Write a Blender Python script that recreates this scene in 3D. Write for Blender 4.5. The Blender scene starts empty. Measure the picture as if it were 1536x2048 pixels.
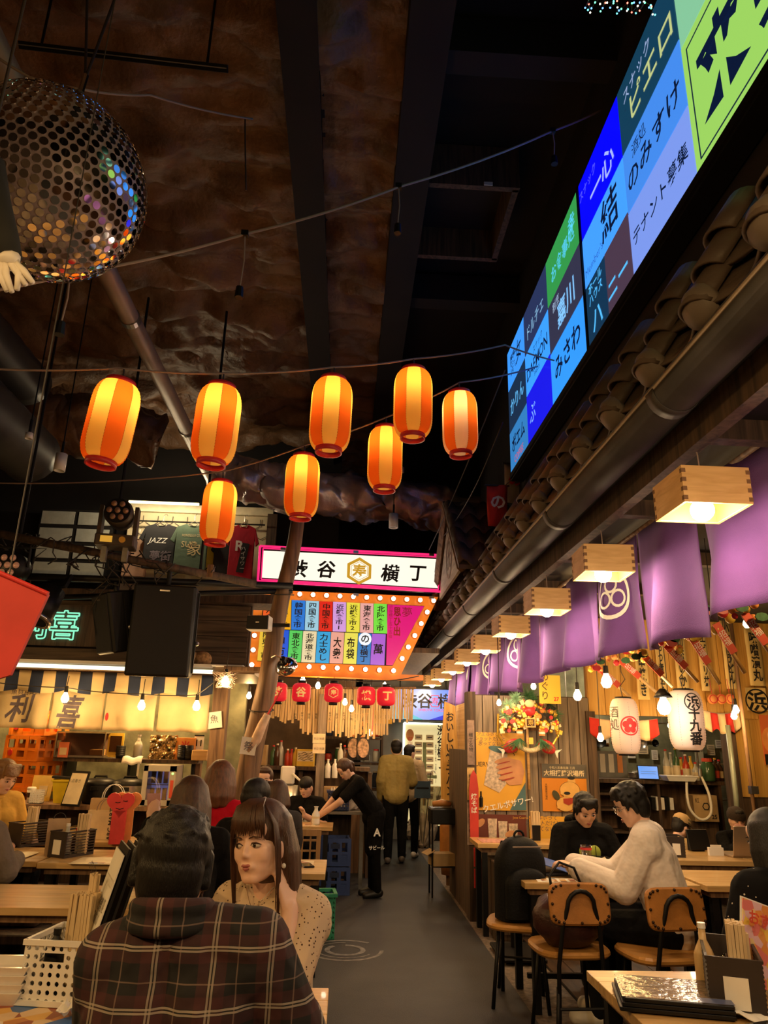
import bpy, math, random
from mathutils import Vector, Matrix, Euler
sc = bpy.context.scene
C = sc.collection
# ------------------------------------------------------------------ camera, world, exposure
F, H = 1450.0, 1.55                       # focal length in pixels of a 1536x2048 frame, eye height
PITCH, ROLL, YAW = math.radians(17.64), math.radians(1.4), math.radians(2.59)
FW = Vector((math.sin(YAW)*math.cos(PITCH), math.cos(YAW)*math.cos(PITCH), math.sin(PITCH)))
_r = Vector((math.cos(YAW), -math.sin(YAW), 0)); _u = _r.cross(FW)
RT = _r*math.cos(ROLL) + _u*math.sin(ROLL); UP = -_r*math.sin(ROLL) + _u*math.cos(ROLL)
cd = bpy.data.cameras.new('camera'); cam = bpy.data.objects.new('camera', cd); C.objects.link(cam)
cd.sensor_fit = 'VERTICAL'; cd.sensor_height = 36; cd.lens = F/2048*36; cd.clip_start = .05; cd.clip_end = 100
cam.matrix_world = Matrix(((RT.x, UP.x, -FW.x, 0), (RT.y, UP.y, -FW.y, 0), (RT.z, UP.z, -FW.z, H), (0, 0, 0, 1)))
sc.camera = cam
w = bpy.data.worlds.new('world'); sc.world = w; w.use_nodes = True
w.node_tree.nodes['Background'].inputs[0].default_value = (.9, .62, .42, 1)
w.node_tree.nodes['Background'].inputs[1].default_value = .004
vs = sc.view_settings
vs.view_transform = 'Standard'; vs.look = 'None'; vs.exposure = 0.35; vs.gamma = 1.0; vs.use_curve_mapping = False
sc.cycles.max_bounces = 5; sc.cycles.diffuse_bounces = 2; sc.cycles.glossy_bounces = 2; sc.cycles.transmission_bounces = 3; sc.cycles.caustics_reflective = False; sc.cycles.caustics_refractive = False
WARM = (1, .66, .32); WARM2 = (1, .6, .22)
R = math.radians
random.seed(7)
# ------------------------------------------------------------------ helpers
def ray(px, py): return FW + RT*((px-768)/F) + UP*((1024-py)/F)
def at(px, py, Y): d = ray(px, py); return Vector((0, 0, H)) + d*(Y/d.y)
def atz(px, py, Z): d = ray(px, py); return Vector((0, 0, H)) + d*((Z-H)/d.z)
def atx(px, py, X): d = ray(px, py); return Vector((0, 0, H)) + d*(X/d.x)
def V(*a): return Vector(a)
def T(x=0, y=0, z=0, rz=0, rx=0, ry=0):
    return Matrix.Translation((x, y, z)) @ Euler((rx, ry, rz)).to_matrix().to_4x4()
def frame(z, up=None):
    z = Vector(z).normalized(); a = Vector(up) if up is not None else (Vector((0, 0, 1)) if abs(z.z) < .95 else Vector((1, 0, 0)))
    x = a.cross(z)
    if x.length < 1e-6: x = Vector((0, 1, 0)).cross(z)
    x.normalize(); y = z.cross(x)
    return Matrix((x, y, z)).transposed()
class MB:
    def __init__(s): s.v = []; s.f = []; s.m = []
    def add(s, vs, fs, mi=0, M=None):
        o = len(s.v)
        s.v += [tuple(M @ Vector(p)) if M is not None else tuple(p) for p in vs]
        s.f += [tuple(i+o for i in f) for f in fs]; s.m += [mi]*len(fs); return s
    def box(s, c, d, M=None, mi=0, taper=1.0):
        x, y, z = d[0]/2, d[1]/2, d[2]/2; t = taper
        vs = [(-x*t, -y*t, -z), (x*t, -y*t, -z), (x*t, y*t, -z), (-x*t, y*t, -z), (-x, -y, z), (x, -y, z), (x, y, z), (-x, y, z)]
        Q = Matrix.Translation(c)
        if M is not None: Q = Q @ M.to_4x4()
        return s.add(vs, [(3, 2, 1, 0), (4, 5, 6, 7), (0, 1, 5, 4), (1, 2, 6, 5), (2, 3, 7, 6), (3, 0, 4, 7)], mi, Q)
    def bb(s, a, b, mi=0):
        return s.box([(a[i]+b[i])/2 for i in range(3)], [abs(b[i]-a[i]) for i in range(3)], None, mi)
    def rbox(s, c, d, r=.01, M=None, mi=0):     # box with chamfered vertical edges and top
        x, y, z = d[0]/2, d[1]/2, d[2]/2
        def ring(o, zz): return [(-x+r, -y+o, zz), (x-r, -y+o, zz), (x-o, -y+r, zz), (x-o, y-r, zz), (x-r, y-o, zz), (-x+r, y-o, zz), (-x+o, y-r, zz), (-x+o, -y+r, zz)]
        vs = ring(r*.6, -z)+ring(0, -z+r*.6)+ring(0, z-r*.6)+ring(r*.6, z)
        fs = [tuple(range(7, -1, -1)), tuple(range(24, 32))]
        for k in range(3):
            for i in range(8): j = (i+1) % 8; fs.append((k*8+i, k*8+j, k*8+8+j, k*8+8+i))
        Q = Matrix.Translation(c)
        if M is not None: Q = Q @ M.to_4x4()
        return s.add(vs, fs, mi, Q)
    def tube(s, pts, r, n=8, mi=0, cap=True, closed=False, flat=1.0):
        pts = [Vector(p) for p in pts]; k = len(pts); o = len(s.v)
        rs = r if isinstance(r, (list, tuple)) else [r]*k
        prev = None
        for i, p in enumerate(pts):
            a = pts[(i-1) % k] if (closed or i > 0) else p; b = pts[(i+1) % k] if (closed or i < k-1) else p
            z = (b-a).normalized() if (b-a).length > 1e-9 else Vector((0, 0, 1))
            if prev is None: x = frame(z).col[0]
            else:
                x = prev - z*prev.dot(z); x = x.normalized() if x.length > 1e-6 else frame(z).col[0]
            prev = x; y = z.cross(x)
            for j in range(n):
                t = 2*math.pi*j/n; s.v.append(tuple(p + (x*math.cos(t) + y*math.sin(t)*flat)*rs[i]))
        for i in range(k if closed else k-1):
            for j in range(n):
                i2 = (i+1) % k; s.f.append((o+i*n+j, o+i*n+(j+1) % n, o+i2*n+(j+1) % n, o+i2*n+j)); s.m.append(mi)
        if cap and not closed:
            s.f.append(tuple(o+j for j in range(n-1, -1, -1))); s.f.append(tuple(o+(k-1)*n+j for j in range(n))); s.m += [mi, mi]
        return s
    def cyl(s, p, q, r, r2=None, n=14, mi=0): return s.tube([p, q], [r, r if r2 is None else r2], n, mi)
    def lathe(s, prof, n=24, M=None, mi=0, mfun=None, cap=True, arc=1.0):
        o = len(s.v); k = len(prof); N = n if arc == 1 else n+1
        for (r, z) in prof:
            for j in range(N):
                t = 2*math.pi*arc*j/n; p = Vector((r*math.cos(t), r*math.sin(t), z)); s.v.append(tuple(M @ p if M is not None else p))
        for i in range(k-1):
            for j in range(n):
                j2 = (j+1) % N; s.f.append((o+i*N+j, o+i*N+j2, o+(i+1)*N+j2, o+(i+1)*N+j)); s.m.append(mfun(i, j) if mfun else mi)
        if cap and arc == 1:
            if prof[0][0] > 1e-5: s.f.append(tuple(o+j for j in range(n-1, -1, -1))); s.m.append(mi)
            if prof[-1][0] > 1e-5: s.f.append(tuple(o+(k-1)*n+j for j in range(n))); s.m.append(mi)
        return s
    def sph(s, c, r, nu=12, nv=8, mi=0, M=None):
        rr = r if isinstance(r, (list, tuple)) else (r, r, r)
        prof = [(max(1e-6, math.sin(math.pi*i/nv)), -math.cos(math.pi*i/nv)) for i in range(nv+1)]
        Q = Matrix.Translation(c)
        if M is not None: Q = Q @ M.to_4x4()
        return s.lathe(prof, nu, Q @ Matrix.Diagonal((rr[0], rr[1], rr[2], 1)), mi, cap=False)
    def prism(s, pts, t, M=None, mi=0):           # polygon in xy, extruded from z=0 to z=t
        n = len(pts); vs = [(p[0], p[1], 0) for p in pts]+[(p[0], p[1], t) for p in pts]
        fs = [tuple(range(n-1, -1, -1)), tuple(range(n, 2*n))]+[(i, (i+1) % n, n+(i+1) % n, n+i) for i in range(n)]
        return s.add(vs, fs, mi, M)
    def sheet(s, fn, nu, nv, t=0.0, mi=0, mfun=None, M=None):   # fn(u,v) -> point; t = thickness along its normal
        o = len(s.v); P = [[Vector(fn(i/nu, j/nv)) for j in range(nv+1)] for i in range(nu+1)]
        def put(p): s.v.append(tuple(M @ p if M is not None else p))
        for i in range(nu+1):
            for j in range(nv+1): put(P[i][j])
        W = nv+1
        for i in range(nu):
            for j in range(nv): s.f.append((o+i*W+j, o+(i+1)*W+j, o+(i+1)*W+j+1, o+i*W+j+1)); s.m.append(mfun(i/nu, j/nv) if mfun else mi)
        if t:
            o2 = len(s.v)
            for i in range(nu+1):
                for j in range(nv+1):
                    a = P[min(i+1, nu)][j]-P[max(i-1, 0)][j]; b = P[i][min(j+1, nv)]-P[i][max(j-1, 0)]
                    nn = a.cross(b); nn = nn.normalized() if nn.length > 1e-9 else Vector((0, 0, 1)); put(P[i][j]-nn*t)
            for i in range(nu):
                for j in range(nv): s.f.append((o2+i*W+j, o2+i*W+j+1, o2+(i+1)*W+j+1, o2+(i+1)*W+j)); s.m.append(mfun(i/nu, j/nv) if mfun else mi)
            E_ = [(i, 0) for i in range(nu+1)]+[(nu, j) for j in range(1, nv+1)]+[(i, nv) for i in range(nu-1, -1, -1)]+[(0, j) for j in range(nv-1, -1, -1)]
            for k in range(len(E_)-1):
                a, b = E_[k], E_[k+1]; s.f.append((o+b[0]*W+b[1], o+a[0]*W+a[1], o2+a[0]*W+a[1], o2+b[0]*W+b[1])); s.m.append(mi)
        return s
    def mesh(s, name, mats, smooth=False):
        me = bpy.data.meshes.new(name); me.from_pydata(s.v, [], s.f)
        for m in (mats if isinstance(mats, (list, tuple)) else [mats]): me.materials.append(m)
        if any(s.m): me.polygons.foreach_set('material_index', s.m)
        if smooth: me.polygons.foreach_set('use_smooth', [True]*len(s.f))
        me.update(); return me
    def build(s, name, mats, parent=None, smooth=False, M=None):
        return link(name, s.mesh(name, mats, smooth), parent, M)
def link(name, me, parent=None, M=None):
    o = bpy.data.objects.new(name, me); C.objects.link(o)
    if parent is not None: o.parent = parent
    if M is not None: o.matrix_basis = M
    return o
def tag(o, label, cat, group=None, kind=None):
    o['label'] = label; o['category'] = cat
    if group: o['group'] = group
    if kind: o['kind'] = kind
    return o
def struct(o, label=None):
    o['kind'] = 'structure'
    if label: o['label'] = label
    return o
def thing(name, label, cat, M=None, group=None):
    o = bpy.data.objects.new(name, None); C.objects.link(o); o.empty_display_size = .05
    if M is not None: o.matrix_world = M if isinstance(M, Matrix) else Matrix.Translation(M)
    return tag(o, label, cat, group)
def dup(root, M, label=None, group=None, deep=True):
    r = root.copy(); C.objects.link(r); r.matrix_world = M if isinstance(M, Matrix) else Matrix.Translation(M)
    if label: r['label'] = label
    if group: r['group'] = group
    if deep:
        for ch in [o for o in bpy.data.objects if o.parent == root]:
            c = ch.copy(); C.objects.link(c); c.parent = r
            for g in [o for o in bpy.data.objects if o.parent == ch]:
                d = g.copy(); C.objects.link(d); d.parent = c
    return r
def plight(parent, loc, power, col=WARM, rad=.03):
    l = bpy.data.lights.new('bulb_light', 'POINT'); l.energy = power; l.color = col; l.shadow_soft_size = rad
    o = bpy.data.objects.new('bulb_light', l); C.objects.link(o); o.parent = parent; o.location = loc; return o
ORD = 'first second third fourth fifth sixth seventh eighth ninth tenth eleventh twelfth thirteenth fourteenth fifteenth sixteenth seventeenth eighteenth nineteenth twentieth'.split()
_tc = {}
def text_mesh(s, size, mat, bold=0.0, ext=0.0, vert=False, shear=0.0, sx=1.0, res=2, line=1.0):
    k = (s, size, mat.name, bold, ext, vert, shear, sx, res, line)
    if k in _tc: return _tc[k]
    cu = bpy.data.curves.new('lettering', 'FONT'); cu.body = '\n'.join(s) if vert else s
    cu.size = size; cu.align_x = 'CENTER'; cu.align_y = 'CENTER'; cu.resolution_u = res; cu.offset = bold*size; cu.extrude = ext; cu.shear = shear
    if vert or '\n' in s: cu.space_line = line
    o = bpy.data.objects.new('lettering', cu); C.objects.link(o)
    me = bpy.data.meshes.new_from_object(o); bpy.data.objects.remove(o); bpy.data.curves.remove(cu)
    me.materials.clear(); me.materials.append(mat)
    n = len(me.vertices)
    if n:
        co = [0.0]*(3*n); me.vertices.foreach_get('co', co)
        xs, ys = co[0::3], co[1::3]; cx, cy = (min(xs)+max(xs))/2, (min(ys)+max(ys))/2
        for i in range(n): co[3*i] = (co[3*i]-cx)*sx; co[3*i+1] -= cy
        me.vertices.foreach_set('co', co); me.update()
    _tc[k] = me; return me
def text(s, size, mat, parent, M, name='lettering', fit=None, **kw):
    me = text_mesh(s, size, mat, **kw)
    o = link(name, me, parent, M)
    if fit and len(me.vertices):
        xs = [v.co.x for v in me.vertices]; ys = [v.co.y for v in me.vertices]
        a, b = max(xs)-min(xs), max(ys)-min(ys)
        o.matrix_basis = M @ Matrix.Diagonal((fit[0]/a if fit[0] else 1, fit[1]/b if fit[1] else 1, 1, 1))
    return o
FRONT = Euler((R(90), 0, 0)).to_matrix().to_4x4()      # text plane standing up and facing -Y (towards the camera)
def fr(x, y, z, rz=0, rx=0): return Matrix.Translation((x, y, z)) @ Euler((0, 0, rz)).to_matrix().to_4x4() @ Euler((R(90)+rx, 0, 0)).to_matrix().to_4x4()
def sag(a, b, d, n=16):
    a, b = Vector(a), Vector(b); return [a.lerp(b, i/n)-Vector((0, 0, d*4*(i/n)*(1-i/n))) for i in range(n+1)]
def spline(pts, sub=6):
    P = [Vector(p) for p in pts]; Q = [P[0]]+P+[P[-1]]; out = []
    for i in range(1, len(Q)-2):
        a, b, c, d = Q[i-1:i+3]
        for k in range(sub): t = k/sub; out.append(.5*((2*b)+(c-a)*t+(2*a-5*b+4*c-d)*t*t+(3*b-a-3*c+d)*t**3))
    return out+[P[-1]]
def arcpts(c, r, a0, a1, n, ax=('x', 'z')):
    out = []
    for i in range(n+1):
        t = a0+(a1-a0)*i/n; p = Vector(c); setattr(p, ax[0], getattr(p, ax[0])+r*math.cos(t)); setattr(p, ax[1], getattr(p, ax[1])+r*math.sin(t)); out.append(p)
    return out
def fine(me, seg=.02): 
    import bmesh
    bm = bmesh.new(); bm.from_mesh(me); bmesh.ops.triangulate(bm, faces=bm.faces)
    for _ in range(3):
        ee = [e for e in bm.edges if e.calc_length() > seg]
        if not ee: break
        bmesh.ops.subdivide_edges(bm, edges=ee, cuts=1); bmesh.ops.triangulate(bm, faces=bm.faces)
    bm.to_mesh(me); bm.free()
# ------------------------------------------------------------------ materials
def nodes(name):
    m = bpy.data.materials.new(name); m.use_nodes = True; nt = m.node_tree; b = nt.nodes['Principled BSDF']; return m, nt, b
def nn(nt, t, **kw):
    n = nt.nodes.new(t)
    for k, v in kw.items():
        if k.startswith('i_'): n.inputs[k[2:].replace('_', ' ')].default_value = v
        else: setattr(n, k, v)
    return n
def M_(name, col, rough=.6, metal=0, var=.12, scale=9, bump=0, bscale=40, emit=None, es=0, stretch=(1, 1, 1), trans=0, coat=0, spec=.5, sub=0):
    m, nt, b = nodes(name); L = nt.links.new
    b.inputs['Roughness'].default_value = rough; b.inputs['Metallic'].default_value = metal
    b.inputs['Specular IOR Level'].default_value = spec; b.inputs['Coat Weight'].default_value = coat
    if trans: b.inputs['Transmission Weight'].default_value = trans
    if sub: b.inputs['Subsurface Weight'].default_value = sub; b.inputs['Subsurface Radius'].default_value = (.02, .008, .004)
    b.inputs['Base Color'].default_value = (*col, 1)
    if var or bump:
        tc = nn(nt, 'ShaderNodeTexCoord'); mp = nn(nt, 'ShaderNodeMapping'); mp.inputs['Scale'].default_value = stretch; L(tc.outputs['Object'], mp.inputs[0])
        if var:
            nz = nn(nt, 'ShaderNodeTexNoise', i_Scale=scale, i_Detail=5.0); L(mp.outputs[0], nz.inputs['Vector'])
            r = nn(nt, 'ShaderNodeValToRGB'); r.color_ramp.elements[0].position = .3; r.color_ramp.elements[1].position = .7
            r.color_ramp.elements[0].color = (*[c*(1-var) for c in col], 1); r.color_ramp.elements[1].color = (*[min(1, c*(1+var)) for c in col], 1)
            L(nz.outputs[0], r.inputs[0]); L(r.outputs[0], b.inputs['Base Color'])
        if bump:
            nz2 = nn(nt, 'ShaderNodeTexNoise', i_Scale=bscale, i_Detail=3.0); L(mp.outputs[0], nz2.inputs['Vector'])
            bp = nn(nt, 'ShaderNodeBump', i_Strength=bump, i_Distance=.01); L(nz2.outputs[0], bp.inputs['Height']); L(bp.outputs[0], b.inputs['Normal'])
    if emit: b.inputs['Emission Color'].default_value = (*emit, 1); b.inputs['Emission Strength'].default_value = es
    return m
def EM(name, col, es=1.0, rough=.25, base=None):
    m, nt, b = nodes(name); b.inputs['Base Color'].default_value = (*(base or [c*.3 for c in col]), 1); b.inputs['Roughness'].default_value = rough
    b.inputs['Emission Color'].default_value = (*col, 1); b.inputs['Emission Strength'].default_value = es; return m
def WOOD(name, c1, c2, stretch=(1, 14, 14), scale=2.2, rough=.5, bump=.25, coat=0):
    m, nt, b = nodes(name); L = nt.links.new
    tc = nn(nt, 'ShaderNodeTexCoord'); mp = nn(nt, 'ShaderNodeMapping'); mp.inputs['Scale'].default_value = stretch; L(tc.outputs['Object'], mp.inputs[0])
    nz = nn(nt, 'ShaderNodeTexNoise', i_Scale=scale, i_Detail=6.0, i_Distortion=.8); L(mp.outputs[0], nz.inputs['Vector'])
    r = nn(nt, 'ShaderNodeValToRGB'); e = r.color_ramp.elements; e[0].position = .33; e[1].position = .68; e[0].color = (*c1, 1); e[1].color = (*c2, 1)
    L(nz.outputs[0], r.inputs[0]); L(r.outputs[0], b.inputs['Base Color'])
    bp = nn(nt, 'ShaderNodeBump', i_Strength=bump, i_Distance=.006); L(nz.outputs[0], bp.inputs['Height']); L(bp.outputs[0], b.inputs['Normal'])
    b.inputs['Roughness'].default_value = rough; b.inputs['Coat Weight'].default_value = coat; return m
def PAPER(name, col, tr=.6):                     # thin sheet that lets lamp light through
    m, nt, b = nodes(name); L = nt.links.new; out = nt.nodes['Material Output']
    nt.nodes.remove(b)
    d = nn(nt, 'ShaderNodeBsdfDiffuse'); d.inputs[0].default_value = (*col, 1); t = nn(nt, 'ShaderNodeBsdfTranslucent'); t.inputs[0].default_value = (*col, 1)
    x = nn(nt, 'ShaderNodeMixShader'); x.inputs[0].default_value = tr; L(d.outputs[0], x.inputs[1]); L(t.outputs[0], x.inputs[2]); L(x.outputs[0], out.inputs[0]); return m
def GLASS(name, col=(1, 1, 1), rough=.02, alpha=.25):
    m, nt, b = nodes(name); L = nt.links.new; out = nt.nodes['Material Output']; nt.nodes.remove(b)
    g = nn(nt, 'ShaderNodeBsdfGlossy'); g.inputs['Roughness'].default_value = rough; t = nn(nt, 'ShaderNodeBsdfTransparent'); t.inputs[0].default_value = (*col, 1)
    x = nn(nt, 'ShaderNodeMixShader'); x.inputs[0].default_value = alpha; L(t.outputs[0], x.inputs[1]); L(g.outputs[0], x.inputs[2]); L(x.outputs[0], out.inputs[0]); return m
m_black = M_('black_metal', (.008, .007, .007), .5, .1, 0, spec=.3)
m_blackpl = M_('black_plastic', (.007, .0065, .0065), .45, 0, 0, spec=.3)
m_dark = M_('dark_void_paint', (.007, .005, .0045), .85, 0, .3, 3)
m_steel = M_('brushed_steel', (.55, .53, .5), .28, .95, .1, 30)
m_chrome = M_('chrome', (.8, .78, .75), .12, 1, 0)
m_white = M_('white_plastic', (.8, .78, .74), .35, 0, .04)
m_paperw = M_('white_paper', (.82, .78, .7), .7, 0, .06)
m_cream = M_('cream_cloth', (.72, .54, .28), .85, 0, .08, 6, .25, 300)
m_ink = M_('black_ink', (.012, .01, .01), .6, 0, 0)
m_inkgrey = M_('faded_ink', (.13, .1, .12), .8, 0, .3, 12)
m_redink = M_('red_ink', (.62, .03, .03), .6, 0, 0)
m_whiteink = M_('white_ink', (.85, .82, .76), .6, 0, 0)
m_goldink = M_('gold_ink', (.75, .42, .05), .5, 0, 0)
m_cord = M_('cord_rubber', (.03, .022, .018), .55, 0, 0)
m_cordlight = M_('pale_cord', (.33, .24, .19), .55, 0, 0)
m_wooddark = WOOD('dark_weathered_wood', (.035, .02, .012), (.12, .07, .04), (14, 14, 1), 2.0, .7)
m_woodpost = WOOD('post_wood', (.12, .06, .03), (.32, .18, .09), (12, 12, .8), 2.2, .65, .5)
m_woodgrey = WOOD('grey_plank_wood', (.13, .1, .075), (.34, .26, .19), (12, 12, .8), 2.2, .75, .5)
m_woodlight = WOOD('light_box_wood', (.62, .36, .12), (.78, .5, .2), (2, 2, 14), 2.5, .5, .08)
m_table = WOOD('table_wood', (.5, .29, .1), (.72, .47, .2), (1.2, 14, 14), 1.7, .32, .05, .3)
m_panel = WOOD('yellow_wall_wood', (.55, .28, .05), (.78, .46, .12), (14, 14, .8), 1.8, .5, .1)
m_bulb = EM('hot_bulb', (1, .72, .36), 22)
m_bulbw = EM('white_bulb', (1, .86, .66), 26)
m_marq = EM('marquee_bulb', (1, .87, .66), 9)
m_orange = M_('orange_crate', (.8, .23, .02), .4, 0, .1, 6)
m_skin = M_('skin', (.62, .34, .22), .5, 0, .06, 12, sub=.12)
m_skin2 = M_('skin_pale', (.72, .44, .32), .48, 0, .05, 12, sub=.12)
m_hair = M_('black_hair', (.008, .006, .005), .5, 0, 0, 9, .35, 70, stretch=(6, 6, .7), spec=.35)
m_hairb = M_('brown_hair', (.06, .024, .011), .45, 0, .4, 12, .3, 80, stretch=(7, 7, .5))
m_hairr = M_('chestnut_hair', (.13, .045, .018), .45, 0, .4, 12, .3, 80, stretch=(7, 7, .5))
# ================================================================== THE SETTING
from mathutils import noise as NZ
def fbm(p, o=4): return NZ.fractal(Vector(p), 1.0, 2.0, o)
m_asph = M_('asphalt', (.027, .027, .031), .62, 0, .35, 2.2, .35, 160)
m_conc = M_('worn_speckled_concrete', (.17, .13, .1), .7, 0, .5, 28, .3, 90)
m_floorw = WOOD('dark_floor_boards', (.03, .014, .008), (.085, .04, .02), (14, 1, 14), 1.6, .45, .2)
m_insul = M_('brown_sprayed_insulation', (.15, .075, .035), .5, 0, .4, 2.5, .9, 26)
m_foil = M_('silver_duct_foil', (.6, .52, .52), .36, .55, .2, 4, .5, 22)
m_wallbk = M_('dark_back_wall', (.045, .03, .022), .8, 0, .3, 3)
m_grcon = M_('mossy_concrete', (.17, .17, .1), .75, 0, .45, 5, .3, 30)
m_beige = M_('beige_board', (.62, .52, .33), .7, 0, .1, 4)
m_soffit = M_('black_soffit', (.014, .01, .009), .8, 0, .3, 4)
struct(MB().bb((-6, -3.5, -.1), (7, 15, 0)).build('floor', m_conc), 'worn speckled concrete floor of the dining hall')
struct(MB().bb((-.28, -3.5, 0), (1.2, 15, .006)).build('floor_aisle', m_asph), 'dark asphalt aisle running through the hall')
fl = struct(MB().bb((1.55, -3.5, 0), (7, 7.45, .012)).build('floor_right', m_soffit), 'dark boarded floor under the seats beside the aisle')
pl = MB().bb((0, 0, 0), (.145, 10.9, .008)).mesh('plank', m_floorw)
for i in range(20): link('plank', pl, fl, T(1.553+i*.15, -3.48, .012))
# painted ring on the aisle
em = MB()
for (r0, r1, a0, a1) in ((.3, .27, 20, 330), (.225, .21, 60, 300), (.16, .12, 100, 420), (.3, .31, 150, 200)):
    n = 28; P = [(r0*math.cos(R(a0+(a1-a0)*i/n)), r0*math.sin(R(a0+(a1-a0)*i/n))) for i in range(n+1)]; Q = [(r1*math.cos(R(a0+(a1-a0)*i/n)), r1*math.sin(R(a0+(a1-a0)*i/n))) for i in range(n+1)]
    for i in range(n): em.add([(*P[i], 0), (*P[i+1], 0), (*Q[i+1], 0), (*Q[i], 0)], [(0, 1, 2, 3)])
p = atz(690, 1902, 0)
tag(em.build('floor_marking', M_('worn_white_road_paint', (.2, .19, .18), .7, 0, .5, 20), None, False, T(p.x, p.y, .0075, .5)), 'worn white swirl ring painted on the dark aisle', 'marking')
# ceiling
def ceil_panel(x0, x1, y0, y1, z, amp, nx, ny):
    def f(u, v):
        x, y = x0+(x1-x0)*u, y0+(y1-y0)*v
        return (x, y, z - amp*(abs(fbm((x*.9, y*1.7, 3), 5))*.9 + .5*abs(fbm((x*.35+9, y*2.6, 1), 4))) - (.05 if (y % 1.5) < .1 else 0))
    return MB().sheet(f, nx, ny)
ce = struct(MB().bb((-6, -3.5, 6.25), (7, 15, 6.35)).build('ceiling', m_dark), 'black ceiling void')
o = ceil_panel(-6, -.54, -1, 14.4, 6.0, .34, 110, 260).build('insulation', m_insul, ce, True)
o = ceil_panel(-.34, .23, -1, 14.4, 6.0, .3, 16, 260).build('insulation', m_insul, ce, True)
b = MB().bb((-.56, -3.4, 5.62), (-.32, 14.4, 5.64)).bb((-.56, -3.4, 5.98), (-.32, 14.4, 6.0)).bb((-.45, -3.4, 5.64), (-.43, 14.4, 5.98))
o = b.build('beam', m_dark); struct(o); o['label'] = 'black steel girder along the brown ceiling'
b = MB().bb((.23, -3.4, 5.75), (.5, 14.4, 6.2)); struct(b.build('beam', m_dark), 'second black steel girder beside the dark void')
for i, (y, l) in enumerate(((3.6, 'nearer'), (6.4, 'farther'))):
    struct(MB().bb((.5, y, 5.9), (6.9, y+.18, 6.2)).build('beam', m_dark), l+' black cross beam over the screen')
# access hatch with a lit tag
hb = at(905, 400, 5.2)
h = thing('ceiling_hatch', 'square black ceiling hatch with a small lit tag', 'hatch', V(hb.x, hb.y, 5.86))
b = MB()
for (x, y, dx, dy) in ((0, -.45, .96, .05), (0, .45, .96, .05), (-.45, 0, .05, .9), (.45, 0, .05, .9)): b.box((x, y, .18), (dx, dy, .4))
b.build('frame', m_wooddark, h); MB().box((0, 0, .3), (.86, .86, .02)).build('hatch_panel', m_dark, h)
MB().box((.22, -.48, 0), (.07, .01, .03)).build('tag', m_paperw, h)
# walls
struct(MB().bb((-6, 14.5, 0), (7, 14.6, 6.3)).build('wall_back', m_wallbk), 'dark wall at the far end of the aisle')
struct(MB().bb((-6.1, -3.5, 0), (-6, 15, 6.3)).build('wall_left', m_wallbk), 'dark wall beyond the seats')
struct(MB().bb((7, -3.5, 0), (7.1, 15, 6.3)).build('wall_right', m_wallbk), 'dark wall beyond the kitchen')
struct(MB().bb((-6, -3.6, 0), (7, -3.5, 6.3)).build('wall_front', m_wallbk), 'dark wall behind the camera')
# right hand building under the tiled roof: soffit, fascia, upper wall, partition of planks, lintel
so = struct(MB().bb((1.34, -3.4, 2.86), (7, 14.4, 2.92)).build('ceiling_right', m_soffit), 'black boarded soffit over the right hand seats')
rf = MB().box((0, 0, 0), (1.2, .07, .09)).mesh('rafter', m_wooddark)
for i in range(13): link('rafter', rf, so, T(2.0, .6+i*1.05, 2.815))
struct(MB().bb((1.64, -3.4, 2.92), (1.7, 8.8, 6.2)).build('wall_upper', m_dark), 'black upper wall behind the tiled roof and screen')
struct(MB().bb((1.36, -3.4, 2.72), (1.42, 14.4, 2.86)).build('trim_1', m_wooddark), 'dark eaves board behind the gutter')
PY = 7.5
wp = struct(MB().bb((1.27, PY+.04, 0), (2.47, PY+.1, 2.04)).build('wall_partition', m_wooddark), 'grey plank partition carrying posters beside the aisle')
for i in range(11):
    pm = MB().box((0, 0, 0), (.102, .03, 2.02), taper=.995)
    pm.build('plank', m_woodgrey, wp, False, T(1.325+i*.109, PY+.02+random.uniform(-.006, .006), 1.02))
struct(MB().bb((1.22, PY-.06, 0), (1.3, PY+.14, 2.06)).build('pillar', m_wooddark), 'dark corner post of the plank partition')
struct(MB().bb((1.235, PY+.15, .0), (1.29, 8.9, 1.5)).build('wall_side', m_wooddark), 'low dark board wall running back from the partition')
sl = struct(MB().bb((1.5, PY+.2, 1.2), (1.53, 10.5, 2.05)).build('wall_slats', m_wooddark), 'vertical slat screen under the far noren')
ss = MB().box((0, 0, 0), (.02, .03, .85)).mesh('slat', m_woodlight)
for i in range(30): link('slat', ss, sl, T(1.49, PY+.3+i*.075, 1.62))
li = struct(MB().bb((2.47, PY+.03, 1.87), (6.9, PY+.1, 2.86)).build('wall_lintel', m_panel), 'yellow board lintel over the kitchen opening')
for i in range(18): MB().box((0, 0, 0), (.17, .02, .98)).build('board', m_panel, li, False, T(2.56+i*.176, PY+.02, 2.36))
ry = struct(MB().bb((3.95, PY+.03, 1.12), (6.9, PY+.1, 1.87)).build('wall_yellow', m_panel), 'yellow board wall right of the kitchen opening')
for i in range(8): MB().box((0, 0, 0), (.17, .02, .74)).build('board', m_panel, ry, False, T(4.04+i*.176, PY+.02, 1.49))
struct(MB().bb((3.95, PY+.02, 0), (6.9, PY+.1, 1.12)).build('wall_dado', m_wooddark), 'dark dado under the yellow board wall')
for i, x in enumerate((2.47, 3.9)):
    struct(MB().bb((x-.045, PY-.04, 0), (x+.045, PY+.1, 1.9)).build('pillar', m_wooddark), ('left', 'right')[i]+' post of the kitchen opening')
struct(MB().bb((2.3, 9.7, 0), (6.9, 9.8, 2.86)).build('wall_kitchen', m_grcon), 'dim greenish wall at the back of the kitchen')
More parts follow.
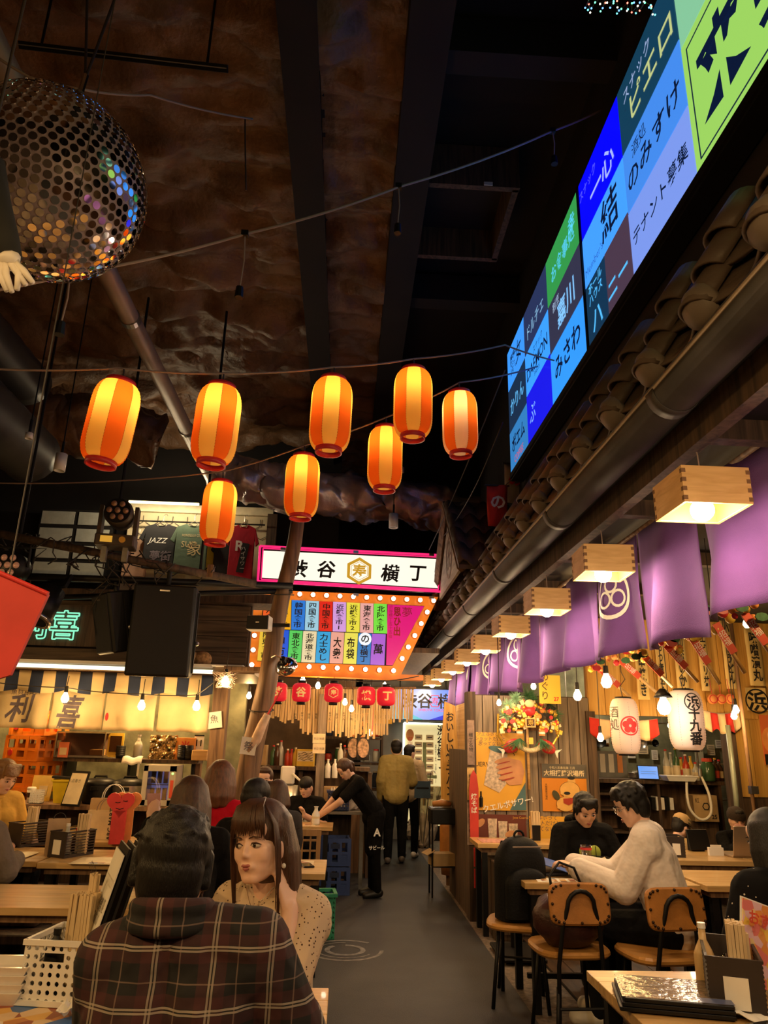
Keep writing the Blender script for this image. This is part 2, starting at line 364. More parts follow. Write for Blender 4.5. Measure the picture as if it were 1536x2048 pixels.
# far end: wall behind the map board
struct(MB().bb((.3, 13.26, 0), (3.2, 13.36, 3.2)).build('wall_map', M_('grey_far_wall', (.2, .19, .17), .7, 0, .15, 4)), 'grey wall carrying the lit map board')
struct(MB().bb((-4.2, 11.6, 0), (.15, 11.7, 3.4)).build('wall_stall', M_('brown_stall_wall', (.16, .1, .06), .75, 0, .3, 4)), 'brown wall at the back of the far stall')
# left shop shell
SY = 7.3
struct(MB().bb((-5.2, 8.75, 0), (-1.15, 8.85, 2.2)).build('wall_shop', m_grcon), 'mossy concrete wall behind the left shop counter')
fs = struct(MB().bb((-6, SY+.08, 2.2), (-.98, SY+.16, 2.86)).build('wall_fascia', m_wooddark), 'dark board fascia over the left shop')
for i in range(4): MB().box((0, 0, 0), (4.9, .025, .148)).build('board', WOOD('fascia_board', (.05, .03, .018), (.15, .095, .055), (1, 14, 14), 1.6, .7) if i == 0 else bpy.data.materials['fascia_board'], fs, False, T(-3.45, SY+.06, 2.29+i*.155))
struct(MB().bb((-6, SY-.32, 2.13), (-.86, SY+.9, 2.19)).build('trim_2', WOOD('ledge_wood', (.2, .13, .08), (.34, .24, .15), (1, 14, 14), 1.6)), 'projecting ledge over the left shop curtain')
struct(MB().bb((-6, SY-.1, 2.84), (-.7, SY+.3, 2.93)).build('trim_3', m_wooddark), 'black beam on top of the left shop fascia')
struct(MB().bb((-1.27, SY-.06, 0), (-1.13, SY+.08, 2.14)).build('pillar', m_woodpost), 'brown square post at the end of the left shop')
struct(MB().bb((-5.9, 7.2, 1.0), (-3.6, 8.7, 2.1)).build('wall_shop_end', m_grcon) if False else MB().bb((-6, 8.6, 0), (-4.5, 8.74, 2.1)).build('wall_shop_end', m_grcon), 'mossy wall left of the crates')
# upper floor of the hall with the clothes shop
UY = 10.2
a, b_ = at(262, 1008, UY), at(530, 1165, UY)
mz = struct(MB().bb((a.x, UY, b_.z-.4), (b_.x, UY+.08, a.z)).build('wall_mezzanine', m_beige), 'cream upper wall behind the hanging shirts')
MB().bb((a.x-.02, UY-.06, a.z-.12), (b_.x+.05, UY-.005, a.z)).build('trim', M_('pale_trim', (.7, .62, .42), .6), mz)
MB().bb((b_.x-.02, UY-.1, b_.z-.4), (b_.x+.12, UY, a.z-.1)).build('post', m_wooddark, mz)
hx = MB()
for r_ in range(2):
    for c in range(9):
        cx, cz = a.x+.12+c*.21+(r_ % 2)*.105, a.z-.22-r_*.15
        hx.tube([(cx+.1*math.cos(R(60*k+30)), UY-.012, cz+.1*math.sin(R(60*k+30))) for k in range(3, 7)], .005, 5)
hx.build('hexagon_cord', m_cord, mz)
a2, b2 = at(83, 1017, UY), at(200, 1125, UY)
wn = struct(MB().bb((a2.x, UY, b2.z-.3), (b2.x+.1, UY+.06, a2.z)).build('window_1', m_dark), 'dark framed upper window with pale paper panes')
MB().cyl((a.x+.1, UY-.42, a.z-.1), (b_.x-.95, UY-.42, a.z-.1), .02, None, 8).build('light_strip', EM('cream_strip', (1, .78, .4), 3), mz)
for k_ in (.15, .5, .85): plight(mz, (a.x+.1+(b_.x-.95-a.x)*k_, UY-.55, a.z-.16), 9, (1, .8, .5), .04)
m_pane = M_('pale_paper_pane', (.5, .52, .46), .6)
for i in range(2):
    for j in range(4):
        wd = (b2.x+.1-a2.x)/2; MB().box((0, 0, 0), (wd-.06, .012, .19)).build('pane', m_pane, wn, False, T(a2.x+wd*(i+.5), UY-.008, a2.z-.13-j*.25))
struct(MB().bb((-6, UY-.6, b_.z-.65), (-.9, UY+.2, b_.z-.42)).build('trim_4', m_dark), 'black edge of the upper floor under the shirts')
struct(MB().bb((-6, UY+.3, 2.5), (-.2, UY+.4, 6.2)).build('wall_upper_left', m_dark), 'dark upper wall behind the clothes shop')
# ducts and pipes
def crumple(pts, r, n, seed, amp=.12, seg=5):
    P = []
    for i in range(len(pts)-1):
        for k in range(seg*4): P.append(Vector(pts[i]).lerp(Vector(pts[i+1]), k/(seg*4)))
    P.append(Vector(pts[-1])); b = MB().tube(P, r, n)
    b.v = [tuple(Vector(p)+Vector((fbm((p[0]*4, p[1]*4, p[2]*4+seed), 4), fbm((p[0]*4+5, p[1]*4, p[2]*4+seed), 4), fbm((p[0]*4, p[1]*4+8, p[2]*4+seed), 4)))*amp) for p in b.v]; return b
du = crumple([at(425, 940, 9.5), at(520, 970, 9.5), at(640, 985, 9.5), at(830, 1005, 9.5), at(1010, 1060, 9.5)], .3, 26, 1)
tag(du.build('silver_duct', m_foil, None, True), 'crumpled silver foil duct crossing over the big sign', 'duct')
du = crumple([at(560, 1045, 9.9), at(640, 1090, 9.9)], .2, 18, 4)
du = crumple([at(60, 850, 8.3), at(200, 850, 8.4), at(315, 885, 8.6)], .36, 24, 7)
tag(du.build('brown_duct', m_insul, None, True), 'large dim wrinkled duct left of the silver duct', 'duct')
P = thing('conduit_pipe', 'long straight grey steel pipe running back under the ceiling', 'pipe')
p0, p1 = V(-1.86, 1.4, 4.78), V(-1.86, 9.6, 4.78)
MB().cyl(p0, p1, .075, None, 18).build('pipe', M_('painted_pipe', (.3, .22, .17), .45, .3, .15, 3), P, True)
for y in (3, 5.2, 7.4): MB().cyl((-1.86, y, 4.78), (-1.86, y+.06, 4.78), .085, None, 18).build('collar', m_steel, P)
for i, (x, z, r) in enumerate(((-3.35, 4.3, .3), (-3.5, 5.1, .24))):
    b = MB(); pts = [(x, 2+k*.12, z) for k in range(44)]; b.tube(pts, [r if k % 2 else r*.96 for k in range(44)], 20)
    tag(b.build('round_duct', M_('grey_spiral_duct', (.06, .055, .055), .4, .5), None, True), ('lower', 'upper')[i]+' dark ribbed round duct at the far left', 'duct')
# floor level dark posts that carry the left shop and the stall
# ================================================================== TILED ROOF, GUTTER, SCREEN, BOX LAMPS, PURPLE CURTAINS
m_tile = M_('roof_tile_clay', (.115, .08, .058), .55, 0, .25, 6, .2, 40)
m_tilecap = M_('roof_tile_cap', (.19, .15, .12), .55, 0, .2, 8)
m_gut = M_('bronze_gutter', (.04, .034, .03), .6, .15, .3, 5)
m_rim = M_('pale_gutter_rim', (.3, .22, .15), .45, .2, .15, 6)
sd = Vector((.17, 0, .42)).normalized(); ex = Vector((0, -1, 0)); ez = ex.cross(sd)
RM = Matrix((ex, sd, ez)).transposed().to_4x4()
ROW, PIT = .165, .43
pan = MB().sheet(lambda u, v: ((u-.5)*.36, v*(ROW+.04)-.02, -.05*math.cos(math.pi*(u-.5))+.05*(1-v)), 10, 3, .014).mesh('pan_tile', m_tile, True)
cov = MB().sheet(lambda u, v: (-.08*math.cos(math.pi*u), v*(ROW+.04)-.02, .075*math.sin(math.pi*u)+.04*(1-v)), 10, 2, .012).mesh('cover_tile', m_tile, True)
capm = MB().lathe([(.0001, .06), (.04, .055), (.07, .035), (.085, .0), (.08, -.02), (.0001, -.02)], 16).mesh('end_cap', m_tilecap, True)
roof = struct(MB().add([(1.3, -2, 2.9), (1.3, 14.2, 2.9), (1.5, 14.2, 3.4), (1.5, -2, 3.4), (1.6, -2, 2.95), (1.6, 14.2, 2.95)], [(0, 3, 2, 1), (0, 1, 5, 4), (3, 4, 5, 2), (0, 4, 3), (1, 2, 5)]).build('roof', m_soffit), 'steep row of brown roof tiles along the eaves')
for i in range(34):
    y = .7+i*PIT*.93 if False else .62+i*PIT
    if y > 14: break
    for r in range(3):
        o0 = Vector((1.22, y, 2.995))+sd*(r*ROW)
        link('pan_tile', pan, roof, Matrix.Translation(o0) @ RM)
        link('cover_tile', cov, roof, Matrix.Translation(o0+Vector((0, PIT/2, 0))) @ RM)
    link('end_cap', capm, roof, Matrix.Translation(Vector((1.185, y+PIT/2, 3.015))) @ frame((-1, 0, -.4)).to_4x4())
G = thing('roof_gutter', 'dark half round gutter with a pale rim under the roof tiles', 'gutter')
MB().sheet(lambda u, v: (1.225-.085*math.cos(math.pi*u), -2+16.2*v, 2.87-.085*math.sin(math.pi*u)), 12, 1, .006).build('trough', m_gut, G, True)
MB().cyl((1.14, -2, 2.872), (1.14, 14.2, 2.872), .011, None, 8).build('rim', m_rim, G, True)
MB().cyl((1.15, -2, 2.9), (1.15, 14.2, 2.9), .006, None, 6).build('wire', m_cord, G)
for i in range(9):
    y = .9+i*1.55
    MB().sheet(lambda u, v: (1.225-.092*math.cos(math.pi*u), y+.07*v, 2.87-.092*math.sin(math.pi*u)), 12, 1, .004).build('joint_sleeve', m_gut, G, True)
# ---- LED screen
def fx(x, y, z): return Matrix(((0, 0, -1, x), (-1, 0, 0, y), (0, 1, 0, z), (0, 0, 0, 1)))
S = thing('video_screen', 'long glowing screen of stacked snack bar name panels above the roof', 'screen', V(1.5, 4.1, 3.98))
Y0, Y1, Z0, Z1 = 1.5, 6.42, 4.02, 5.3
def L(p): return (p[0]-1.5, p[1]-4.1, p[2]-3.98)
MB().bb(L((1.5, Y0-.03, Z0-.06)), L((1.62, Y1+.03, Z1+.03))).build('housing', m_blackpl, S)
MB().bb(L((1.485, Y0, Z0-.045)), L((1.5, Y1, Z0-.0))).build('bottom_rail', m_black, S)
MB().bb(L((1.484, 4.09, Z0)), L((1.5, 4.115, Z1))).build('seam', m_black, S)
# outlined print on an emitting cell: (near y, far y, v0, v1, colour, [(text, size, u, v, colour, kw)])
nvy, wht, yel = (.003, .008, .03), (.75, .8, .95), (.5, .55, .15)
cells = [
 (3.33, 4.085, 0, .36, (.002, .002, .9), [('スナック', .085, -.2, .1, (.1, .1, .95), {}), ('一心', .22, .05, -.06, (.35, .42, .98), dict(bold=.01))]),
 (3.33, 4.085, .36, .66, (.05, .3, .95), [('結', .3, .12, .02, nvy, dict(bold=.015)), ("Member's", .085, -.18, -.1, (.02, .1, .4), {})]),
 (3.72, 4.085, .66, 1, (.006, .03, .07), [('ホール\nハウス', .085, 0, .12, (.08, .45, .9), dict(bold=.01)), ('ハ', .2, 0, -.1, (.08, .45, .9), dict(bold=.012))]),
 (3.33, 3.72, .66, 1, (.06, .035, .06), [('ニー', .17, -.02, -.08, (.08, .45, .9), dict(bold=.012))]),
 (2.58, 3.33, 0, .36, (.006, .04, .08), [('スナック', .1, -.1, .1, (.3, .38, .6), {}), ('ピエロ', .2, .06, -.05, (.45, .5, .2), dict(bold=.012))]),
 (2.58, 3.33, .36, .68, (.05, .22, .72), [('酒処', .1, -.15, .11, nvy, {}), ('のみすけ', .17, 0, -.04, nvy, dict(bold=.015))]),
 (2.58, 3.33, .68, 1, (.17, .27, .72), [('テナント募集', .112, 0, 0, nvy, dict(bold=.012))]),
 (1.52, 2.58, 0, .42, (.2, .48, .28), [('酒友', .2, -.22, .1, (.45, .02, .06), {}), ('にこり', .22, 0, -.12, nvy, dict(bold=.02))]),
 (1.52, 2.58, .42, 1, (.28, .55, .1), [('来夢', .46, 0, 0, nvy, dict(bold=.02))]),
 (4.12, 4.95, 0, .33, (.03, .27, .06), [('お食事処', .15, .02, -.02, (.08, .5, .75), dict(bold=.008)), ('幸', .16, .26, .06, (.08, .5, .75), dict(bold=.01))]),
 (4.12, 4.95, .33, .66, (.03, .03, .06), [('割烹', .09, -.2, .12, (.3, .4, .55), {}), ('嘉川', .22, .03, -.03, (.2, .5, .9), dict(bold=.015))]),
 (4.12, 4.95, .66, 1, (.03, .28, .9), [('みさわ', .21, 0, .02, nvy, dict(bold=.02))]),
 (4.95, 5.72, 0, .33, (.02, .03, .09), [('ドルチェ', .15, 0, -.05, (.2, .4, .6), {})]),
 (4.95, 5.72, .33, .64, (.04, .3, .92), [('スナック', .08, .05, .1, nvy, {}), ('DAEMON', .16, 0, -.03, nvy, dict(bold=.012)), ('PARTS', .06, .0, -.13, nvy, {})]),
 (4.95, 5.72, .64, 1, (.01, .01, .7), [('ぶ', .2, -.2, 0, (.2, .4, .95), {})]),
 (5.72, 6.41, 0, .33, (.04, .27, .85), [('麗女', .23, 0, 0, nvy, dict(bold=.01))]),
 (5.72, 6.41, .33, .68, (.01, .025, .06), [('かりん', .18, 0, 0, (.1, .4, .75), dict(bold=.012))]),
 (5.72, 6.41, .68, 1, (.03, .18, .45), [('ポエム', .17, 0, .04, nvy, dict(bold=.025)), ('COFFEE', .1, 0, -.13, (.5, .06, .06), {})]),
]
_em = {}
def glow(c, es=1.0, rough=.25):
    k = (tuple(c), es)
    if k not in _em: _em[k] = EM('glow_%d' % len(_em), c, es, rough)
    return _em[k]
for (a, b, v0, v1, col, tx) in cells:
    zt, zb = Z1-(Z1-Z0)*v0, Z1-(Z1-Z0)*v1
    pn = MB().bb(L((1.492, a+.004, zb+.004)), L((1.5, b-.004, zt-.004))).build('name_panel', glow(col, .95), S)
    for (s, sz, u, v, tc, kw) in tx:
        text(s, sz, glow(tc, .95), pn, fx(-.0095, (a+b)/2-4.1-u, (zt+zb)/2-3.98+v), **kw)
b = MB()
for (y0, y1, z0, z1) in ((1.56, 2.53, 4.06, 4.066), (1.56, 2.53, 4.7, 4.706), (2.524, 2.53, 4.06, 4.7)): b.bb(L((1.489, y0, z0)), L((1.492, y1, z1)))
b.build('border_line', glow(nvy), S)
# ---- wooden box lamps
m_boxin = M_('box_inside', (.45, .2, .06), .6, 0, .05)
def box_lamp(M, label, power=14):
    t = thing('box_lamp', label, 'lamp', M, 'wooden box lamps along the eaves'); w, h, k = .27, .15, .012
    b = MB()
    for (x, y, dx, dy) in ((0, -w/2+k/2, w, k), (0, w/2-k/2, w, k), (-w/2+k/2, 0, k, w-2*k), (w/2-k/2, 0, k, w-2*k)): b.box((x, y, 0), (dx, dy, h))
    b.box((0, 0, h/2-.006), (w-2*k, w-2*k, .008)); b.build('box', m_woodlight, t)
    q = MB()
    for (x, y, dx, dy) in ((0, -w/2+k+.001, w-2*k, .002), (0, w/2-k-.001, w-2*k, .002), (-w/2+k+.001, 0, .002, w-2*k), (w/2-k-.001, 0, .002, w-2*k)): q.box((x, y, -.003), (dx, dy, h-.016))
    q.box((0, 0, h/2-.012), (w-2*k, w-2*k, .003)); q.build('lining', m_boxin, t)
    j = MB()
    for sx in (-1, 1):
        for sy in (-1, 1):
            for q in range(4): j.box((sx*(w/2-.007), sy*(w/2-.007), -h/2+.018+q*.037), (.0165, .0165, .017))
    fj = j.build('finger_joint', M_('end_grain', (.2, .1, .04), .7) if 'end_grain' not in bpy.data.materials else bpy.data.materials['end_grain'], t); fj['kind'] = 'stuff'
    MB().sph((0, 0, -.062), .046, 16, 10).build('bulb', m_bulbw, t, True)
    MB().cyl((0, 0, -.01), (0, 0, .07), .02, None, 12).build('socket', m_white, t)
    MB().tube([(.01, 0, h/2), (.006, 0, h/2+.1), (-.01, .01, h/2+.24)], .003, 6).build('cord', m_cordlight, t)
    plight(t, (0, 0, -.15), power, (1, .72, .42), .045)
    return t
LX, LZ = 1.4, 2.53
names = ['largest wooden box lamp at the near end of the purple curtain'] + [ORD[i]+' wooden box lamp counted from the large one at the near curtain end' for i in range(1, 9)]
box0 = box_lamp(T(LX, 2.7, LZ), names[0])
for i in range(1, 9): dup(box0, T(LX, 2.7+i*1.17, LZ, R(random.uniform(-4, 4))), names[i])
for i in range(1, 4): dup(box0, T(LX, 2.7-i*1.17, LZ), ORD[i-1]+' added unseen box lamp continuing the row out of view')  # row extended out of view, lamps added for their light
# ---- purple curtains
m_purple = M_('purple_cloth', (.155, .06, .265), .85, 0, .12, 5, .3, 260)
m_purpled = m_purple
def crest(b, cx, cy, r):
    n = 28
    for i in range(n):
        a0, a1 = 2*math.pi*i/n, 2*math.pi*(i+1)/n
        b.add([(cx+r*math.cos(a0), cy+r*math.sin(a0), 0), (cx+r*math.cos(a1), cy+r*math.sin(a1), 0), (cx+r*.84*math.cos(a1), cy+r*.84*math.sin(a1), 0), (cx+r*.84*math.cos(a0), cy+r*.84*math.sin(a0), 0)], [(0, 1, 2, 3)])
    for k in range(3):
        t = R(90+120*k); ox, oy = cx+r*.4*math.cos(t), cy+r*.4*math.sin(t)
        for i in range(16):
            a0, a1 = 2*math.pi*i/16, 2*math.pi*(i+1)/16; q = r*.36
            b.add([(ox+q*math.cos(a0), oy+q*math.sin(a0), 0), (ox+q*math.cos(a1), oy+q*math.sin(a1), 0), (ox+q*.72*math.cos(a1), oy+q*.72*math.sin(a1), 0), (ox+q*.72*math.cos(a0), oy+q*.72*math.sin(a0), 0)], [(0, 1, 2, 3)])
    return b
NX, NT, NB = 1.72, 2.8, 2.1
def nfold(seed): return lambda y, s: (.05*s*math.sin(y*7.3+seed)+.03*s*math.sin(y*15.1+seed*2)+.02*fbm((y*3, s, seed), 2))
def noren(ya, n, wd, label, seed, crests, zb=NB, drop=()):
    t = thing('shop_curtain', label, 'curtain', V(NX, ya, NT), 'purple noren curtains along the eaves'); ff = nfold(seed)
    MB().cyl((0, -.05, 0), (0, n*wd+.05, 0), .014, None, 10).build('rod', m_woodpost, t, True)
    for i in range(n):
        y0 = i*wd; hem = NT-zb+random.uniform(-.03, .03)
        def f(u, v): 
            s = .25+v; yy = y0+.012+(wd-.024)*(.5+(u-.5)*(1-.03*math.sin(v*3)))
            return (ff(ya+yy, s)-.02*v, yy, -hem*v-.012*math.sin(u*9+seed)*v)
        p = MB().sheet(f, 22, 12, .002).build('curtain_panel', m_purple, t, True)
        if i in crests:
            b = crest(MB(), 0, 0, .16); q = ya+y0+wd/2; vv = []
            for (x, y, z) in b.v:
                v = .45-y/.68; yy = y0+wd/2-x; vv.append((ff(ya+yy, .25+v)-.02*v-.008, yy, -hem*v))
            b.v = vv; b.build('crest', m_whiteink, p)
    return t
noren(1.0, 3, .78, 'purple noren curtain nearest the large box lamp', 1.0, ())
noren(3.4, 3, .74, 'purple noren curtain second along the eaves with a white crest', 2.2, (1,))
noren(5.7, 3, .72, 'purple noren curtain third along the eaves in deep folds', 3.9, (2,))
noren(7.95, 3, .7, 'purple noren curtain fourth along the eaves with a white crest', 5.1, (1,))
noren(10.1, 3, .7, 'purple noren curtain farthest along the eaves', 6.6, (0,))
# ---- little gable over the far end of the roof
ga, gb = atx(903, 1020, 1.12), atx(886, 1195, 1.12)
t = thing('gable', 'small tiled gable with a round crest beside the big sign', 'gable', V(1.12, ga.y, gb.z))
hh, hw = ga.z-gb.z, .95
m_gable = WOOD('pale_gable_board', (.3, .24, .17), (.5, .42, .32), (1, 1, 10), 2, .7)
tri = [(-hw, 0), (hw, 0), (0, hh)]
FXM = Matrix(((0, 0, -1, 0), (-1, 0, 0, 0), (0, 1, 0, 0), (0, 0, 0, 1)))
MB().prism(tri, .03, FXM).build('gable_board', m_gable, t)
for s in (-1, 1):
    d = Vector((0, s*hw, -hh)); 
    MB().tube([V(-.06, 0, hh+.05), V(-.06, s*(hw+.12), -.07)], .045, 4).build('barge_board', m_woodpost, t)
    MB().add([(-.1, 0, hh+.1), (.45, 0, hh+.1), (.45, s*(hw+.2), -.05), (-.1, s*(hw+.2), -.05), (-.1, 0, hh+.06), (.45, 0, hh+.06), (.45, s*(hw+.2), -.09), (-.1, s*(hw+.2), -.09)],
             [(0, 1, 2, 3), (7, 6, 5, 4), (0, 3, 7, 4), (1, 5, 6, 2), (0, 4, 5, 1), (3, 2, 6, 7)]).build('roof_slope', m_tile, t)
    for k in range(4):
        q = (k+.6)/4.4
        MB().sheet(lambda u, v: (-.1+.55*u, s*(hw+.2)*(q+.2*v), hh+.1-(hh+.15)*(q+.2*v)+.05+.04*math.sin(u*18)-.03*v), 14, 2, .02).build('wave_tile', m_tile, t, True)
b = MB(); crest(b, 0, hh*.36, .24); b.v = [tuple(FXM @ Vector((x, y, .034))) for x, y, z in b.v]; b.build('crest', m_woodpost, t)
# flags hung behind the roof by the screen's far end
for i, (px, py, c, l) in enumerate(((995, 1010, (.5, .03, .02), 'red banner hanging behind the roof under the screen end'), (1030, 965, (.35, .33, .35), 'grey printed banner with red mark under the screen end'))):
    p = at(px, py, 6.6+.1*i); t = thing('hanging_banner', l, 'banner', p)
    MB().sheet(lambda u, v: ((u-.5)*.2, .02*math.sin(u*6+v*4), -v*.42+.2), 6, 6, .002).build('cloth', M_('banner_cloth', c, .8), t, True)
    MB().cyl((-.12, 0, .2), (.12, 0, .2), .008).build('rod', m_cord, t)
    text('の', .16, m_redink if i else m_whiteink, t, fr(0, -.03, .02), bold=.03)
# ================================================================== BIG SIGN
SO = V(0, 8.5, 2.0); SA = R(6)
sx_ = V(math.cos(SA), math.sin(SA), 0); sn_ = V(math.sin(SA), -math.cos(SA), 0)       # sign's own right, and its facing side
SM = Matrix.Translation(SO) @ Matrix((sx_, V(0, 0, 1), sn_)).transposed().to_4x4()      # local x right, y up, z out
def sp(zx, zy):                                       # a spot on the sign board -> its own (x, y)
    d = ray(480+zx/3.49, 1060+zy/3.49); t = (SO-V(0, 0, H)).dot(sn_)/d.dot(sn_); q = V(0, 0, H)+d*t-SO; return (q.dot(sx_), q.z)
B = thing('entrance_sign', 'big lit sign of coloured shop name plates framed by orange marquee bulbs', 'sign', SM)
m_pink = EM('pink_neon', (.9, .02, .16), .9); m_signw = EM('white_sign_panel', (1, .93, .76), .85)
m_marqo = M_('orange_marquee_board', (.75, .2, .01), .45, 0, .08, 6, emit=(.8, .2, .01), es=.12)
up = [sp(140, 118), sp(1418, 182), sp(1398, 435), sp(125, 362)]
MB().prism(up[::-1], .12, T(0, 0, -.1)).build('header_case', m_blackpl, B)
MB().prism([sp(165, 148), sp(1390, 208), sp(1378, 408), sp(152, 335)][::-1], .03, T(0, 0, 0)).build('header_panel', m_signw, B)
b = MB(); q = [V(*p, .04) for p in up]
for i in range(4): b.tube([q[i], q[(i+1) % 4]], .014, 8)
b.build('neon_frame', m_pink, B, True)
q = [V(p[0]*.985, p[1]*1.0, .035) for p in [sp(152, 132), sp(1404, 195), sp(1388, 422), sp(138, 348)]]; b = MB()
for i in range(4): b.tube([q[i], q[(i+1) % 4]], .008, 6)
b.build('neon_frame', m_pink, B, True)
hd = B
for s, zx, zy in (('渋', 405, 272), ('谷', 602, 278), ('横', 1045, 305), ('丁', 1240, 308)):
    x, y = sp(zx, zy); text(s, .22, m_ink, B, T(x, y, .033), bold=.025, shear=.12)
x, y = sp(830, 290); hx = MB()
for (r0, r1) in ((.168, .128), (.116, .109)):
    for k in range(6):
        a0, a1 = R(60*k+30), R(60*k+90); hx.add([(r0*math.cos(a0), r0*math.sin(a0), 0), (r0*math.cos(a1), r0*math.sin(a1), 0), (r1*math.cos(a1), r1*math.sin(a1), 0), (r1*math.cos(a0), r1*math.sin(a0), 0)], [(0, 1, 2, 3)])
m_gl = EM('lit_gold', (.72, .38, .02), .6); hx.build('hexagon_emblem', m_gl, B, False, T(x, y, .034)); text('寿', .17, m_gl, B, T(x, y, .034), bold=.03)
tz = [sp(100, 412), sp(1387, 465), sp(1112, 1038), sp(48, 965)]
MB().prism(tz[::-1], .1, T(0, 0, -.12)).build('marquee_board', m_marqo, B)
ins = [sp(165, 482), sp(1288, 530), sp(1065, 948), sp(120, 915)]
MB().prism(ins[::-1], .02, T(0, 0, -.02)).build('plate_backing', m_blackpl, B)
xs1 = [168, 258, 360, 458, 553, 648, 742, 838, 933, 1026]; xs2 = [140, 235, 345, 440, 538, 635, 730, 825, 920, 1018]
xsb = [118, 222, 330, 425, 524, 622, 717, 812, 907, 1008]
def ytop(x): return 482+(x-165)*.0427
def ymid(x): return 690+(x-140)*.041
def ybot(x): return 912+(x-120)*.035
r1 = [((.85, .12, .02), '九州食市'), ((.9, .42, .01), '沖縄食市'), ((.02, .2, .72), '韓国食市'), ((.35, .65, .8), '四国食市'), ((.75, .02, .01), '中国食市'), ((.68, .36, .78), '近畿食市1'), ((.85, .78, .06), '近畿食市2'), ((.85, .42, .38), '東海食市'), ((.2, .8, .06), '北陸食市')]
r2 = [((.85, .55, .05), '関東食市'), ((.01, .1, .72), '魚市'), ((.1, .65, .12), '東北食市'), ((.85, .72, .42), '北海道食市'), ((.03, .38, .75), '力士めし'), ((.85, .4, .3), '大衆'), ((.85, .78, .1), '布袋'), ((.03, .2, .55), '渋谷横丁'), ((.42, .12, .68), '萬')]
def plate(x0, x1, f0, f1, y0, y1, col, s, ink=m_ink):
    P = [sp(f0[0], y0(f0[0])), sp(f0[1], y0(f0[1])), sp(f1[1], y1(f1[1])), sp(f1[0], y1(f1[0]))]
    p = MB().prism(P[::-1], .014, T(0, 0, .001)).build('name_plate', glow(col, .66), B)
    cx, cy = sum(k[0] for k in P)/4, sum(k[1] for k in P)/4; w, h = P[1][0]-P[0][0], P[0][1]-P[3][1]
    text(s, .1, ink, p, T(cx, cy, .0165, R(-1.6)), vert=True, fit=(w*.62 if len(s) > 1 else w*.7, h*(.86 if len(s) > 2 else .7 if len(s) == 2 else .35)), bold=.02)
    return p
for i, (c, s) in enumerate(r1): plate(0, 0, (xs1[i]+2, xs1[i+1]-2), (xs2[i]+12, xs2[i+1]+8), ytop, lambda x: ymid(x)-3, c, s)
for i, (c, s) in enumerate(r2): plate(0, 0, (xs2[i]+2, xs2[i+1]-2), (xsb[i]+2, xsb[i+1]-2), lambda x: ymid(x)+3, ybot, c, s)
mg = [sp(1030, 522), sp(1284, 534), sp(1064, 944), sp(1020, 942)]
p = MB().prism(mg[::-1], .014, T(0, 0, .001)).build('name_plate', glow((.78, .01, .2), .66), B)
x, y = sp(1095, 640); text('思ひ出', .13, m_redink, p, T(x, y, .0165), vert=True, bold=.03, fit=(.09, .34)); x, y = sp(1165, 575); text('夢', .13, m_redink, p, T(x, y, .0165))
x, y = sp(1050, 640); text('渋谷横丁五十五夜', .05, m_redink, p, T(x, y, .0165), vert=True)
x, y = sp(872, 762); b = MB(); b.lathe([(.0001, .003), (.075, .003), (.075, 0)], 20); b.build('round_emblem', glow((.8, .85, .9), .8), B, False, T(x, y, .016)); text('の', .11, m_ink, B, T(x, y, .02), bold=.02)
bl = [(230+93.3*i, 440+4.6*i) for i in range(13)]+[(1305, 575), (1263, 655), (1218, 738), (1173, 818), (1130, 898)]+[(1070-98*i, 983-4.6*i) for i in range(10)]+[(138, 436), (124, 536), (112, 640), (101, 737), (92, 838), (82, 942)]
mbulb = MB().sph((0, 0, .02), .026, 12, 8).lathe([(.03, -.02), (.03, .0), (.018, .005)], 10, None, 1).mesh('marquee_bulb', [m_marq, m_marqo], True)
for zx, zy in bl: x, y = sp(zx, zy); link('marquee_bulb', mbulb, B, T(x, y, .0))
b = MB().bb((-1.15, .25, -.16), (.9, .31, .0)); b.build('lower_rail', m_marqo, B)
for zx in (300, 805, 1330):
    for zy in (128, 425):
        x, y = sp(zx, zy+zx*.04); MB().box((x, y, .05), (.06, .03, .03)).build('clip', m_steel, B)
# sign hanger cables
tag(MB().tube(sag(at(858, 1100, 8.5), at(1010, 740, 5.5), .05), .006, 5).build('hanger_cable', m_cord), 'thin cable running from the sign top up to the screen', 'cable')
